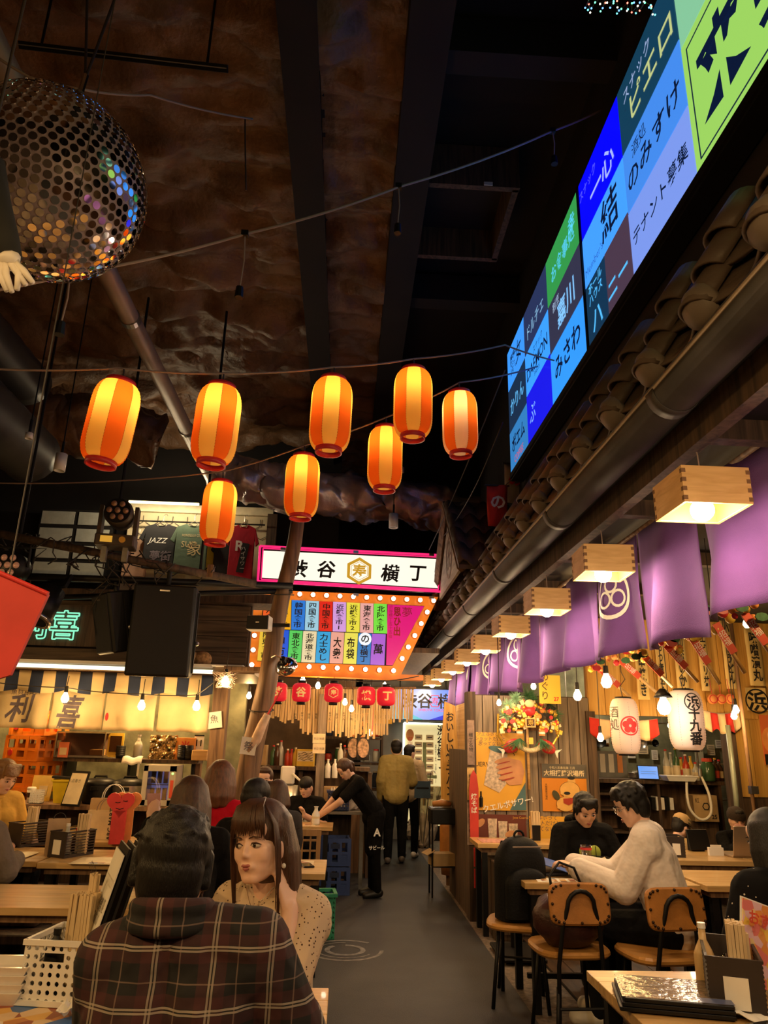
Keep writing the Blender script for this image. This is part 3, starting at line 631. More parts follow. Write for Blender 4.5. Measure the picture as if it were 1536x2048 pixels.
# ================================================================== ORANGE LANTERNS
m_lw = PAPER('lantern_paper_white', (.95, .72, .2), .55); m_lr = PAPER('lantern_paper_red', (.9, .22, .03), .55)
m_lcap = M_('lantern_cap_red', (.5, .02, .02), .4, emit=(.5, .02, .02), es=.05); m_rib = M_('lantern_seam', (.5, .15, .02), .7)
m_lw2 = PAPER('lantern_paper_plain', (.95, .8, .62), .55)
def lantern_prof(r, h, ribs, tight=.62):
    out = []; n = ribs*2
    for i in range(n+1):
        v = i/n; z = (v-.5)*h; s = abs(2*v-1)
        e = (1-max(0, (s-.45)/.55)**2.2)**.5 if s < 1 else 0
        rr = r*(tight+(1-tight)*e); out.append((rr+(.0022 if i % 2 else -.0008), z))
    return out
def lantern(M, label, pw=2.8, plain=False):
    t = thing('paper_lantern', label, 'lantern', M, 'striped orange paper lanterns on strings'); h, r = .46, .128
    pr = lantern_prof(r, h, 28)
    MB().lathe(pr, 32, T(rz=R(11)), mfun=lambda i, j: ((j//4) % 2), cap=False).build('paper_shade', [m_lr, m_lw2 if plain else m_lw], t, True)
    s = MB()
    for k in range(8): s.tube([(1.012*p[0]*math.cos(R(45*k+11)), 1.012*p[0]*math.sin(R(45*k+11)), p[1]) for p in pr[::4]], .0012, 4)
    s.build('seam', m_rib, t)
    MB().lathe([(.075, -h/2-.028), (.083, -h/2-.028), (.083, -h/2+.006), (.075, -h/2+.006)], 28, cap=False).build('bottom_ring', m_lcap, t, True)
    MB().lathe([(.075, h/2-.006), (.083, h/2-.006), (.083, h/2+.024), (.0001, h/2+.024)], 28, cap=False).build('top_cap', m_lcap, t, True)
    MB().sph((0, 0, .1), .03, 12, 8).build('bulb', m_bulb, t, True)
    MB().tube([(0, 0, h/2+.02), (.004, 0, h/2+.06), (0, 0, h/2+.1)], .005, 6).build('hook', m_cord, t)
    plight(t, (0, 0, .12), pw, (1, .55, .1), .03)
    return t
lsp = [((222, 845), 3.73, 'leftmost orange striped paper lantern on the nearer string'), ((433, 850), 3.91, 'second orange striped lantern on the nearer string'), ((662, 830), 4.15, 'third orange striped lantern on the nearer string'),
       ((826, 807), 4.37, 'highest orange striped lantern, rightmost on the nearer string'), ((920, 847), 4.84, 'white and orange striped lantern beside the blue screen'), ((770, 917), 5.02, 'orange striped lantern second from the screen on the farther string'),
       ((604, 973), 5.19, 'orange striped lantern hanging before the wooden pole top'), ((437, 1025), 5.36, 'lowest orange striped lantern, in front of the hanging shirts')]
l0 = None; LP = []
for i, ((px, py), Y, lab) in enumerate(lsp):
    p = at(px, py, Y); LP.append(p); Mx = T(p.x, p.y, p.z, R(random.uniform(0, 20)), 0, R((5, 2, 1, 0, -1, 0, 0, 1)[i]))
    if i == 4: lantern(Mx, lab, 2.6, True)
    elif l0 is None: l0 = lantern(Mx, lab)
    else: dup(l0, Mx, lab)
def string(name, pts, label, cat='cable', r=.006, mat=m_cordlight, sub=6):
    P = []
    for i in range(len(pts)-1): P += sag(pts[i], pts[i+1], .02*(pts[i+1]-pts[i]).length, sub)[:-1]
    P.append(pts[-1]); return tag(MB().tube(P, r, 6).build(name, mat, None, True), label, cat)
up_ = V(0, 0, .335)
string('lantern_string', [at(-60, 735, 3.6)] + [p+up_ for p in LP[:4]] + [at(1010, 690, 4.6), V(1.46, 4.75, 4.3)], 'pale string carrying the four nearer lanterns')
string('lantern_string', [at(-40, 965, 5.7)] + [LP[k]+up_ for k in (7, 6, 5, 4)] + [V(1.46, 5.2, 4.5)], 'pale string carrying the four farther lanterns')
# bare sockets on the upper cable
string('festoon_cable', [at(-40, 585, 2.6), at(140, 548, 2.75), at(490, 468, 3.1), at(800, 373, 3.4), at(1105, 262, 3.7), at(1205, 219, 3.75)], 'pale twisted cable crossing the dark ceiling with bare sockets', 'cable', .007)
for i, (px, py, Y, dy, l) in enumerate(((140, 548, 2.75, 62, 'under the mirror ball'), (490, 468, 3.1, 72, 'beside the girder'), (797, 373, 3.4, 55, 'under the dark void'), (1105, 262, 3.7, 40, 'beside the blue screen'))):
    p = at(px, py, Y); t = thing('lamp_socket', 'empty black lamp socket hanging from the cable '+l, 'socket', p); d = dy/640.*Y*.9
    MB().tube([(0, 0, 0), (.008, 0, -d*.5), (0, 0, -d)], .004, 6).build('wire', m_cordlight, t); MB().cyl((0, 0, -d-.06), (0, 0, -d), .022, .018, 10).build('socket', m_blackpl, t); MB().box((0, 0, 0), (.035, .03, .03)).build('clamp', m_blackpl, t)
string('slack_cable', [at(-20, 105, 2.5), at(60, 155, 2.55), at(160, 178, 2.55), at(300, 190, 3.0), at(505, 238, 3.6)], 'thin slack cable tied above the mirror ball', 'cable', .006)
string('side_cable', [at(520, 735, 9), at(505, 240, 3.6)] if False else [at(490, 238, 3.6), at(492, 380, 3.7)], 'short black cable hanging beside the girder', 'cable', .005, m_cord)
string('drop_cable', [at(1005, 845, 5.3), at(955, 965, 6.0), at(885, 1075, 8.2)], 'dark cable dropping from the screen to the sign corner', 'cable', .006, m_cord)
string('cross_cable', [at(1010, 740, 5.6), at(860, 840, 6)] if False else [V(1.52, 6.43, 3.99), at(985, 990, 6.9)], 'thin cable hanging at the far end of the screen', 'cable', .005, m_cord)
# ================================================================== MIRROR BALL
bc = at(100, 372, 2.55); BR = .385
m_ballg = M_('ball_grout', (.34, .26, .27), .45, .2, .1, 10); m_mir = M_('mirror_glass', (.86, .82, .8), .04, 1, 0)
t = thing('mirror_ball', 'large mirror ball of round mirrors on a mauve ground', 'mirror ball', bc)
MB().sph((0, 0, 0), BR, 64, 40).build('ball', m_ballg, t, True)
dots = []; d_ = .0385; nrow = int(math.pi*BR/(d_*.88)); ax = Euler((R(12), R(18), 0)).to_matrix()
for i in range(1, nrow):
    th = math.pi*i/nrow; n = max(1, int(2*math.pi*BR*math.sin(th)/d_))
    for j in range(n):
        ph = 2*math.pi*(j+.5*(i % 2))/n; dots.append(ax @ V(math.sin(th)*math.cos(ph), math.sin(th)*math.sin(ph), math.cos(th)))
cd_ = (V(0, 0, H)-bc).normalized(); dots.sort(key=lambda d: -d.dot(cd_)); vis = [d for d in dots if d.dot(cd_) > .05]
disc = MB().lathe([(.0001, .0035), (.0158, .0035), (.0168, -.004)], 12, cap=False).mesh('mirror_disc', m_mir)
def dm(d): return Matrix.Translation(d*BR) @ (Euler((R(random.gauss(0, 1.6)), R(random.gauss(0, 1.6)), 0)).to_matrix() @ Matrix.Identity(3) if False else frame((d+V(random.gauss(0, .02), random.gauss(0, .02), random.gauss(0, .02))).normalized())).to_4x4()
for d in dots[:300]: link('mirror_disc', disc, t, dm(d))
b = MB()
for d in dots[300:]: b.lathe([(.0001, .0035), (.0158, .0035), (.0168, -.004)], 10, dm(d), cap=False)
o = b.build('mirror_discs', m_mir, t); o['kind'] = 'stuff'
MB().cyl((.02, 0, BR-.02), (.05, 0, BR+.12), .035, .02, 12).build('hanger_neck', m_steel, t)
MB().cyl((.05, 0, BR+.11), (.06, 0, BR+.22), .014, None, 8).build('shackle', m_chrome, t)
for dx, dy in ((-.25, .1), (.22, 0)): MB().cyl((.06, 0, BR+.2), (.06+dx, dy, 6.0-bc.z), .006, None, 6).build('suspension_wire', m_cord, t)
gp = at(1047, 578, 7.2)
t = thing('gold_mirror_ball', 'small gold mirror ball in the dark behind the screen', 'mirror ball', gp)
MB().sph((0, 0, 0), .2, 28, 18).build('ball', m_dark, t, True); dd = MB().lathe([(.0001, .004), (.03, .004), (.032, -.002)], 6, cap=False).mesh('mirror_disc', M_('gold_mirror', (.8, .5, .15), .15, 1, 0))
for i in range(60):
    z = 1-2*(i+.5)/60; r_ = math.sqrt(1-z*z); ph = i*2.39996; d = V(r_*math.cos(ph), r_*math.sin(ph), z); link('mirror_disc', dd, t, Matrix.Translation(d*.2) @ frame(d).to_4x4())
MB().cyl((0, 0, .19), (0, 0, 6.2-gp.z), .005).build('wire', m_cord, t)
# track rail near the ball
p = at(330, 125, 3.2); q = at(70, 95, 3.2)
t = thing('ceiling_rail', 'black track rail with a bright edge above the mirror ball', 'rail'); a, b2 = at(40, 90, 3.4), at(455, 138, 3.4)
MB().tube([a, b2], .03, 4).build('rail', m_black, t); MB().tube([a-V(0, .03, .03), b2-V(0, .03, .03)], .004, 4).build('edge_strip', m_steel, t)
for k in (.1, .9): c = a.lerp(b2, k); MB().cyl(c, V(c.x, c.y, 6.0), .008).build('rod', m_black, t)
# ceiling spots
def spot(px, py, Y, label, r=.05, h=.16, m=m_white):
    p = at(px, py, Y); t = thing('ceiling_spot', label, 'spotlight', p)
    MB().lathe([(.0001, -h/2+.02), (r*.8, -h/2+.015), (r*.8, -h/2), (r, -h/2), (r, h/2), (.0001, h/2)], 18).build('can', m, t, True)
    MB().lathe([(.0001, -h/2+.012), (r*.7, -h/2+.012)], 14, cap=False).build('lens', m_chrome, t)
    MB().cyl((0, 0, h/2), (0, 0, h/2+.12), .012).build('stem', m_black, t); MB().cyl((0, 0, h/2+.12), (0, 0, max(h/2+.3, 6.0-p.z)), .006).build('rod', m_black, t)
spot(121, 925, 6.2, 'white can spotlight under the left ducts'); spot(787, 1042, 8.2, 'white can spotlight over the big sign', .055, .17)
spot(1052, 330, 5.5, 'small brass spotlight in the dark beside the screen', .04, .08, m_steel); spot(803, 940, 8.8, 'tiny white spotlight behind the lanterns', .035, .07); spot(58, 872, 5.6, 'small white sensor under the left ducts', .03, .05)
# fairy lights over the screen
t = thing('fairy_lights', 'tangle of tiny coloured fairy lights at the top of the picture', 'lights', V(1.0, 1.9, 4.9)); wr = MB(); P = []
for i in range(40): P.append(V(-.05+.62*i/39+random.uniform(-.02, .02), .15*math.sin(i*.9), .06*math.cos(i*1.7)))
base = at(1170, 8, 2.0); e2 = at(1310, 22, 2.0); t.location = base; dv = e2-base
P = [dv*(i/39)+V(random.uniform(-.01, .01), random.uniform(-.03, .03), random.uniform(-.008, .012)) for i in range(40)]
MB().tube(P, .0015, 4).build('wire', m_cord, t)
cols = [(.1, .3, 1), (.1, 1, .4), (1, .15, .1), (1, .9, .7), (.1, .9, .9)]
for k, c in enumerate(cols):
    b = MB()
    for q in P[k::5]: b.sph(q, .0035, 6, 4)
    o = b.build('light_beads', EM('bead_%d' % k, c, 4), t); o['kind'] = 'stuff'
# mannequin arm hanging in front of the ball, red pennant
t = thing('mannequin_hand', 'white mannequin hand in a black sleeve hanging before the mirror ball', 'mannequin')
a, e = at(-28, 330, 1.5), at(18, 515, 1.5)
MB().tube([a, a.lerp(e, .4)+V(-.004, 0, 0), a.lerp(e, .8), e], [.045, .04, .034, .03], 12).build('sleeve', M_('black_sleeve', (.012, .012, .012), .9), t, True)
b = MB(); b.tube([e+V(0, 0, .01), e-V(0, 0, .02)], [.024, .026], 10)
for k, (px, py) in enumerate(((14, 582), (24, 584), (52, 570), (66, 566), (34, 580))): q = at(px, py, 1.5); s_ = e+V(-.014+.008*k, 0, -.01); b.tube([s_, s_.lerp(q, .5)+V(.004*(k-2), -.006, 0), q], [.009, .0085, .006], 8)
b.build('hand', M_('white_mannequin', (.72, .66, .58), .5), t, True)
MB().cyl(a, V(a.x, a.y, 5.8), .004).build('wire', m_cord, t)
t = thing('red_pennant', 'large plain red paper pennant at the left picture edge', 'pennant'); Yq = 1.75
P = [at(-60, 1120, Yq), at(96, 1188, Yq), at(20, 1350, Yq), at(-60, 1375, Yq)]
b = MB(); off = V(0, .012, 0); b.add([*P, *[p+off for p in P]], [(0, 1, 2, 3), (7, 6, 5, 4), (0, 4, 5, 1), (1, 5, 6, 2), (2, 6, 7, 3), (3, 7, 4, 0)]); b.build('paper', M_('red_paper', (.62, .05, .045), .7), t)
MB().cyl(P[0], P[1], .006).build('rod', m_redink, t); MB().tube([P[0].lerp(P[1], .5), P[0].lerp(P[1], .5)+V(0, 0, 3.2)], .002, 4).build('string', m_cord, t)
# ================================================================== LEFT SIDE, UPPER: TRUSS, LIGHTS, SPEAKERS, SHIRTS, NEON
t = thing('lighting_truss', 'black lighting pipe wrapped with tangled cables at the left', 'truss')
a, e = at(-30, 1062, 5.8), at(512, 1168, 6.3)
MB().cyl(a, e, .035, None, 12).build('pipe', m_wooddark, t, True)
a2, e2 = at(-30, 1150, 5.9), at(585, 1172, 6.5); MB().cyl(a2, e2, .03, None, 10).build('pipe', m_black, t, True)
a3, e3 = at(60, 1196, 6.6), at(585, 1182, 6.6); MB().cyl(a3, e3, .025, None, 10).build('pipe', m_black, t, True)
for k in (.12, .45, .78): MB().cyl(a.lerp(e, k), V(a.lerp(e, k).x, a.lerp(e, k).y, 5.5), .012, None, 8).build('drop_rod', m_black, t)
for i in range(26):
    k = random.uniform(0, .95); p = a.lerp(e, k); P = [p]
    for j in range(7): P.append(P[-1]+V(random.uniform(-.1, .1), random.uniform(-.05, .05), random.uniform(-.11, .06)))
    MB().tube(P, .006, 5).build('cable', m_cord, t, True)
for k in (.42, .5, .82): p = a.lerp(e, k); MB().box(p+V(0, 0, .03), (.05, .08, .11)).build('clamp', m_woodpost, t)
def moving_head(px, py, Y, s, label, rz=0):
    p = at(px, py, Y); t = thing('stage_light', label, 'stage light', T(p.x, p.y, p.z, rz) @ Matrix.Scale(s, 4)); mb = M_('stage_light_body', (.07, .05, .03), .45) if 'stage_light_body' not in bpy.data.materials else bpy.data.materials['stage_light_body']
    MB().lathe([(.0001, -.11), (.1, -.11), (.115, -.07), (.105, .1), (.06, .14), (.0001, .14)], 20, T(0, 0, 0, 0, R(-90))).build('head', mb, t, True)
    hd = [o for o in C.objects if o.parent == t][-1] if False else None
    MB().lathe([(.0001, 0), (.1, 0), (.1, .012), (.0001, .012)], 20, T(0, -.12, 0, 0, R(90))).build('front_plate', m_blackpl, t)
    for k in range(7):
        c = (0, 0) if k == 6 else (.062*math.cos(R(60*k)), .062*math.sin(R(60*k)))
        MB().sph((c[0], -.135, c[1]), (.024, .012, .024), 10, 6).build('lens', M_('lens_amber', (.5, .32, .2), .1, .6) if 'lens_amber' not in bpy.data.materials else bpy.data.materials['lens_amber'], t, True)
    for sx in (-1, 1): MB().box((sx*.135, 0, -.07), (.03, .11, .26)).build('yoke_arm', mb, t)
    MB().rbox((0, 0, -.23), (.3, .2, .09), .012).build('base', mb, t)
    MB().box((-.06, -.103, -.23), (.09, .006, .05)).build('display', EM('amber_display', (.9, .45, .05), .5), t); MB().lathe([(.0001, 0), (.025, 0), (.025, .01), (.0001, .01)], 14, T(.06, -.1, -.23, 0, R(90))).build('dial', m_goldink, t)
    for sx in (-1, 1): MB().box((sx*.08, 0, -.33), (.04, .06, .12)).build('clamp', m_steel, t)
moving_head(240, 1030, 5.7, 1.0, 'brown moving head stage light with seven lenses on the truss', R(8))
p = at(15, 1130, 5.7); t = thing('stage_light', 'round stage light with amber lenses at the left picture edge', 'stage light', p)
MB().lathe([(.0001, .0), (.12, 0), (.12, .16), (.07, .2), (.0001, .2)], 20, T(0, 0, 0, 0, R(-90))).build('can', m_blackpl, t, True)
for k in range(7):
    c = (0, 0) if k == 6 else (.068*math.cos(R(60*k)), .068*math.sin(R(60*k))); MB().sph((c[0], -.005, c[1]), (.026, .014, .026), 10, 6).build('lens', M_('lens_pink', (.5, .28, .2), .2, .3, emit=(.6, .25, .12), es=.12) if 'lens_pink' not in bpy.data.materials else bpy.data.materials['lens_pink'], t, True)
MB().tube([(-.13, .06, 0), (-.13, .06, .16), (.13, .06, .16), (.13, .06, 0)], .012, 6).build('yoke', m_black, t)
# floodlight behind the pennant
p = at(95, 1200, 6.0); t = thing('floodlight', 'black barn door floodlight with a silver rim beside the pennant', 'stage light', T(p.x, p.y, p.z, R(-30), R(-25)))
MB().lathe([(.0001, 0), (.1, 0), (.12, .3), (.1, .3), (.09, .26), (.0001, .26)], 18, T(0, 0, .1, 0, R(180))).build('can', m_blackpl, t, True)
MB().lathe([(.095, -.2), (.125, -.2), (.125, -.17), (.095, -.17)], 18, cap=False).build('rim', m_steel, t, True); MB().box((.0, 0, .18), (.26, .03, .12)).build('bracket', m_black, t)
def speaker(px, py, Y, w, h, d, label, rz, rx, mount):
    p = at(px, py, Y); t = thing('loudspeaker', label, 'speaker', T(p.x, p.y, p.z, rz, rx))
    MB().rbox((0, d/2, 0), (w, d, h), .02).build('cabinet', m_blackpl, t)
    MB().rbox((0, -.006, 0), (w-.03, .016, h-.03), .008).build('grille', M_('speaker_grille', (.01, .009, .009), .7, 0, 0, 9, .6, 400) if 'speaker_grille' not in bpy.data.materials else bpy.data.materials['speaker_grille'], t)
    MB().box((0, -.016, h/2-.05), (w*.16, .004, .012)).build('badge', m_steel, t)
    for sx in (-1, 1): MB().box((sx*(w/2+.012), d*.5, 0), (.014, .05, h*.9)).build('yoke', m_black, t)
    MB().cyl((0, d/2, h/2), (0, d/2, h/2+mount), .02).build('hanger', m_black, t)
    for sx in (-1, 1): MB().sph((sx*(w/2+.03), d*.5, -h*.12), .02, 8, 6).build('knob', m_steel, t)
    return t
speaker(322, 1260, 6.0, .5, .74, .35, 'large upright black loudspeaker hung over the left shop', R(7), R(4), .15)
speaker(205, 1248, 6.1, .3, .5, .3, 'tilted black loudspeaker left of the large upright one', R(-48), R(14), .12)
p = at(516, 1245, 6.35); t = thing('pole_speaker', 'small black speaker box fixed to the leaning pole', 'speaker', T(p.x, p.y, p.z, R(-8)))
MB().rbox((0, .06, 0), (.2, .14, .125), .012).build('cabinet', m_white, t); MB().rbox((0, -.016, 0), (.19, .012, .118), .006).build('grille', m_blackpl, t); MB().box((0, -.024, 0), (.03, .003, .008)).build('badge', m_steel, t); MB().box((.16, .14, 0), (.18, .03, .03)).build('bracket', m_black, t)
# shirts
def shirt(px0, px1, py0, py1, Y, col, label, deco=None, sleeve=True):
    a, b = at(px0, py0, Y), at(px1, py1, Y); w, h = b.x-a.x, a.z-b.z; cx = (a.x+b.x)/2
    t = thing('hanging_shirt', label, 'shirt', V(cx, Y, a.z), 'shirts hung along the upper shop')
    k = w/2; bw = .72*k
    pts = [(-.28*k, 0), (-.18*k, -.05*h), (.18*k, -.05*h), (.28*k, 0), (.72*k, -.06*h), (k, -.34*h), (.8*k, -.4*h), (bw, -.26*h), (bw*1.02, -h), (-bw*1.02, -h), (-bw, -.26*h), (-.8*k, -.4*h), (-k, -.34*h), (-.72*k, -.06*h)]
    o = MB().prism(pts[::-1], .05, fr(0, 0, 0)).build('shirt_body', M_('shirt_cloth_'+label.split()[0], col, .85, 0, .15, 6, .4, 14), t)
    md = o.modifiers.new('b', 'BEVEL'); md.width = .018; md.segments = 2
    MB().tube([(-.5*k, .02, -.05*h), (0, .02, .06), (.5*k, .02, -.05*h)], .006, 6).tube([(0, .02, .06), (0, .02, .14), (.03, .02, .17), (.05, .02, .14)], .004, 6).build('hanger', m_steel, t)
    MB().tube([(-.2*k, -.052, -.01), (-.12*k, -.054, -.05*h), (.12*k, -.054, -.05*h), (.2*k, -.052, -.01)], .006, 5).build('collar', M_('collar_'+label.split()[0], [c*.8 for c in col], .85), t)
    if deco: deco(t, k, h)
def gold_print(t, k, h):
    m = M_('shirt_gold', (.6, .45, .22), .7); text('HONOLULU CITY', .05, m, t, fr(0, -.056, -.24*h), fit=(k*.9, None)); text('SUI2', .12, m, t, fr(-.1*k, -.056, -.42*h), fit=(k*.7, None)); text('象', .22, m, t, fr(.15*k, -.056, -.5*h))
shirt(245, 300, 1075, 1155, 10.05, (.5, .3, .2), 'tan plain shirt behind the moving head light', None)
shirt(283, 358, 1048, 1140, 9.95, (.015, .014, .016), 'black printed shirt between tan and green shirts', lambda t, k, h: (text('JAZZ', .11, m_whiteink, t, fr(-.1*k, -.056, -.4*h), shear=.3), text('夢街', .15, m_inkgrey, t, fr(.1*k, -.056, -.72*h), bold=.02)))
shirt(345, 422, 1048, 1150, 9.85, (.09, .14, .09), 'olive green shirt with gold lettering', gold_print)
shirt(405, 440, 1075, 1150, 10.0, (.6, .42, .03), 'yellow plain shirt behind the green one', None)
shirt(425, 470, 1078, 1150, 9.95, (.014, .012, .014), 'black-sleeved plain shirt beside the red one', None)
shirt(455, 513, 1050, 1160, 9.85, (.5, .01, .03), 'red shirt with a black vertical print', lambda t, k, h: (MB().box((.12*k, -.054, -.62*h), (.1, .004, .42), Euler((0, R(8), 0)).to_matrix()).build('print_panel', m_ink, t), text('ハイサワー', .07, m_whiteink, t, fr(.12*k, -.06, -.62*h), vert=True), text('R', .2, m_whiteink, t, fr(-.1*k, -.056, -.4*h), bold=.03)))
tag(MB().cyl(at(235, 1040, 10.05), at(530, 1050, 10.05), .012).build('clothes_rail', m_black), 'thin black rail the shirts hang from', 'rail')
# neon
p = at(104, 1250, 7.26); t = thing('neon_sign', 'pale green neon sign of two characters on the left fascia', 'neon sign', p)
m_neon = EM('green_neon', (.22, .75, .48), 1.0)
for s, dx in (('利', -.17), ('喜', .13)):
    me = text_mesh(s, .29, m_neon, bold=.02, res=2)
    # outline tubes around each stroke
    b = MB(); ed = {}
    for pl_ in me.polygons:
        for k_ in pl_.edge_keys: ed[k_] = ed.get(k_, 0)+1
    for (i, j), n in ed.items():
        if n == 1: u, v = me.vertices[i].co, me.vertices[j].co; b.tube([(u.x, u.y, 0), (v.x, v.y, 0)], .0075, 5)
    b.build('neon_tube', m_neon, t, True, fr(dx, -.03, 0) @ Matrix.Shear('XY', 4, (.0, .0)) if False else fr(dx, -.03, 0))
MB().box((0, .0, 0), (.95, .02, .4)).build('backboard', m_wooddark, t)
# air outlet and small box
p = at(400, 1303, 7.1); t = thing('cat_figure', 'small sleeping tabby cat figure on the ledge', 'figurine', V(p.x, p.y, 2.19))
mc = M_('tabby_fur', (.36, .2, .09), .9, 0, .5, 40, .5, 120); m_cat = mc
c = MB().sph((.03, 0, .075), (.09, .07, .078), 16, 10).sph((-.055, -.02, .1), (.048, .045, .045), 14, 9); c.build('body', mc, t, True)
for sy in (-.045, .0): MB().lathe([(.0001, .03), (.017, 0), (.0001, 0)], 6, T(-.06, sy, .138)).build('ear', mc, t)
MB().tube([(.1, .02, .03), (.1, -.06, .02), (.03, -.085, .02)], .014, 8).build('tail', mc, t, True)
for k, (dx, l) in enumerate(((.0, 'plain'),)): 
    q = at(460, 1312, 7.05); MB_ = MB().rbox((0, 0, 0), (.3, .2, .02), .01); tag(MB_.build('ledge_tray', m_white, None, False, T(q.x, q.y, 2.2)), 'white tray on the ledge end beside the cat figure', 'tray')
# ================================================================== LEFT SHOP
m_tubel = EM('fluorescent_tube', (.9, 1, .78), 1.3)
t = thing('tube_light', 'long white fluorescent tube under the left shop ledge', 'lamp'); a, e = at(-60, 1326, 6.97), at(425, 1344, 6.97)
MB().cyl(a, e, .018, None, 10).build('tube', m_tubel, t, True); MB().bb((a.x, 6.96, a.z+.02), (e.x, 7.02, a.z+.05)).build('fitting', m_white, t)
# striped valance
m_navy = M_('navy_cloth', (.02, .03, .07), .85); a, e = at(-60, 1342, 7.12), at(428, 1352, 7.12); W = e.x-a.x
t = thing('striped_valance', 'navy and cream striped valance over the left shop curtain', 'valance', V(a.x, 7.12, 2.12))
nst = 20
MB().sheet(lambda u, v: (W*u, .02*math.sin(u*40)*v, -v*(.17+.035*abs(math.sin(u*nst*math.pi/4)))), nst*6, 4, .003, mfun=lambda u, v: int(u*nst+1e-6) % 2).build('cloth', [m_cream, m_navy], t, True)
MB().cyl((0, .015, 0), (W, .015, 0), .01).build('rod', m_woodpost, t)
# cream noren
t = thing('shop_curtain', 'cream noren curtain with two large brush characters', 'curtain', V(0, 7.2, 1.98)); zt = 1.98
edges = [-130, -20, 107, 214, 319, 424]; CRE = []
for i in range(5):
    xa, xb = at(edges[i], 1375, 7.2).x+.008, at(edges[i+1], 1380, 7.2).x-.008; h = .38
    def f(u, v, i=i, xa=xa, xb=xb): return (xa+(xb-xa)*(u+.02*math.sin(math.pi*v)*(.5-u)), .022*math.sin(u*11+i*2)*(.3+v)+.012*fbm((u*4, v*3, i), 3), -h*v+.03*abs(2*u-1)**2*(1-v)+.012*fbm((u*3, i, 1), 2)*v)
    pn = MB().sheet(f, 24, 10, .002).build('curtain_panel', m_cream, t, True); c = (xa+xb)/2
    def on_cloth(o, f=f, xa=xa, xb=xb):
        o.data = o.data.copy(); fine(o.data, .03)
        for v_ in o.data.vertices: q = o.matrix_basis @ v_.co; r_ = Vector(f((q.x-xa)/(xb-xa), -q.z/h)); v_.co = r_-V(0, .005, 0)
        o.matrix_basis = Matrix.Identity(4)
    if i == 1: on_cloth(text('利', .26, m_inkgrey, pn, fr(c+.02, 0, -.2), bold=.02, shear=.2, fit=(.25, .26))); on_cloth(text('魚貝百貨店', .055, m_inkgrey, pn, fr(c+.05, 0, -.055)))
    if i == 2: on_cloth(text('喜', .26, m_inkgrey, pn, fr(c-.06, 0, -.22), bold=.02, shear=.2, fit=(.24, .3)))
    if i == 3: MB().lathe([(.0001, 0), (.016, 0)], 12, fr(c-.2, -.04, -.26) @ Matrix.Diagonal((1, 2.3, 1, 1)), cap=False).build('red_seal', m_redink, pn)
MB().cyl((at(-130, 1375, 7.2).x, 0, .03), (at(426, 1375, 7.2).x, 0, .03), .011).build('rod', m_woodpost, t)
def bulb(p, label, ln=.3, pw=6, r=.035, mat=None, sock=m_blackpl, group='bare hanging bulbs', lit=True, col=WARM2):
    t = thing('hanging_bulb', label, 'light bulb', p, group)
    MB().lathe([(.0001, -r*1.1), (r*.6, -r*.95), (r, -r*.2), (r*.85, r*.5), (r*.45, r*1.3), (r*.4, r*1.6)], 14).build('bulb', mat or m_bulb, t, True)
    MB().cyl((0, 0, r*1.5), (0, 0, r*1.5+.06), r*.52, r*.42, 10).build('socket', sock, t); MB().tube([(0, 0, r*1.5+.05), (.004, 0, r*1.5+.05+ln*.5), (0, .02, r*1.5+.05+ln)], .004, 5).build('cord', m_cord, t)
    if lit: plight(t, (0, -r-.03, -r), pw, col, .04)
    return t
bulb(at(130, 1397, 6.98), 'bare bulb before the first brush character curtain', .1, 5); bulb(at(283, 1412, 6.98), 'bare bulb before the plain curtain panel', .14, 5); bulb(at(393, 1413, 6.98), 'bare bulb before the last curtain panel', .14, 5)
bulb(at(451, 1364, 6.6), 'caged bulb wrapped in pale wire at the end post', .2, 6)
string('festoon_wire', [at(-40, 1360, 6.95), at(130, 1375, 6.98), at(283, 1388, 6.98), at(393, 1390, 6.98), at(450, 1345, 6.6)], 'black wire carrying the left shop bulbs', 'cable', .005, m_cord)
t = thing('wire_tangle', 'tangle of pale wires round the caged bulb', 'wire', at(450, 1360, 6.6)); P = [V(0, 0, 0)]
for k in range(60): P.append(V(.09*math.sin(k*1.7)+random.uniform(-.03, .03), random.uniform(-.04, .06), .07*math.cos(k*1.1)))
MB().tube(P, .0035, 4).build('wire', m_cordlight, t)
# crates
def crate_mesh(w, d, h, mat, name='crate_body'):
    b = MB(); k = .016
    for z, hh in ((-h/2+.02, .04), (-.01, .028), (h/2-.02, .04)):
        b.box((0, -d/2, z), (w, k, hh)); b.box((0, d/2, z), (w, k, hh)); b.box((-w/2, 0, z), (k, d, hh)); b.box((w/2, 0, z), (k, d, hh))
    for x in (-w/2, -w/6, w/6, w/2):
        for y in (-d/2, d/2): b.box((x, y, 0), (.04, k*1.2, h))
    for y in (-d/6, d/6):
        for x in (-w/2, w/2): b.box((x, y, 0), (k*1.2, .035, h))
    b.box((0, 0, -h/2+.01), (w, d, .012))
    for x in (-w/6, w/6): b.box((x, 0, -.03), (.008, d, h*.6))
    for sx in (-1, 1): b.box((sx*w/3, -d/2-.001, -h*.25), (w*.25, k*.6, h*.3))
    return b.mesh(name, mat)
cm = crate_mesh(.42, .34, .25, m_orange); cl = ['bottom', 'second', 'third', 'top']
p = at(72, 1480, 8.2)
for i in range(4):
    t = thing('bottle_crate', 'orange plastic bottle crate, %s of the stack behind the counter' % cl[i], 'crate', T(p.x+.02*(i % 2), 8.2, .78+.252*i, R(-24+3*(i % 2))), 'orange bottle crates in a stack')
    link('crate_body', cm, t, T(0, 0, .125)); MB().lathe([(.0001, 0), (.03, 0), (.03, .004), (.0001, .004)], 14, fr(-.14, -.178, .08)).build('emblem', m_redink, t)
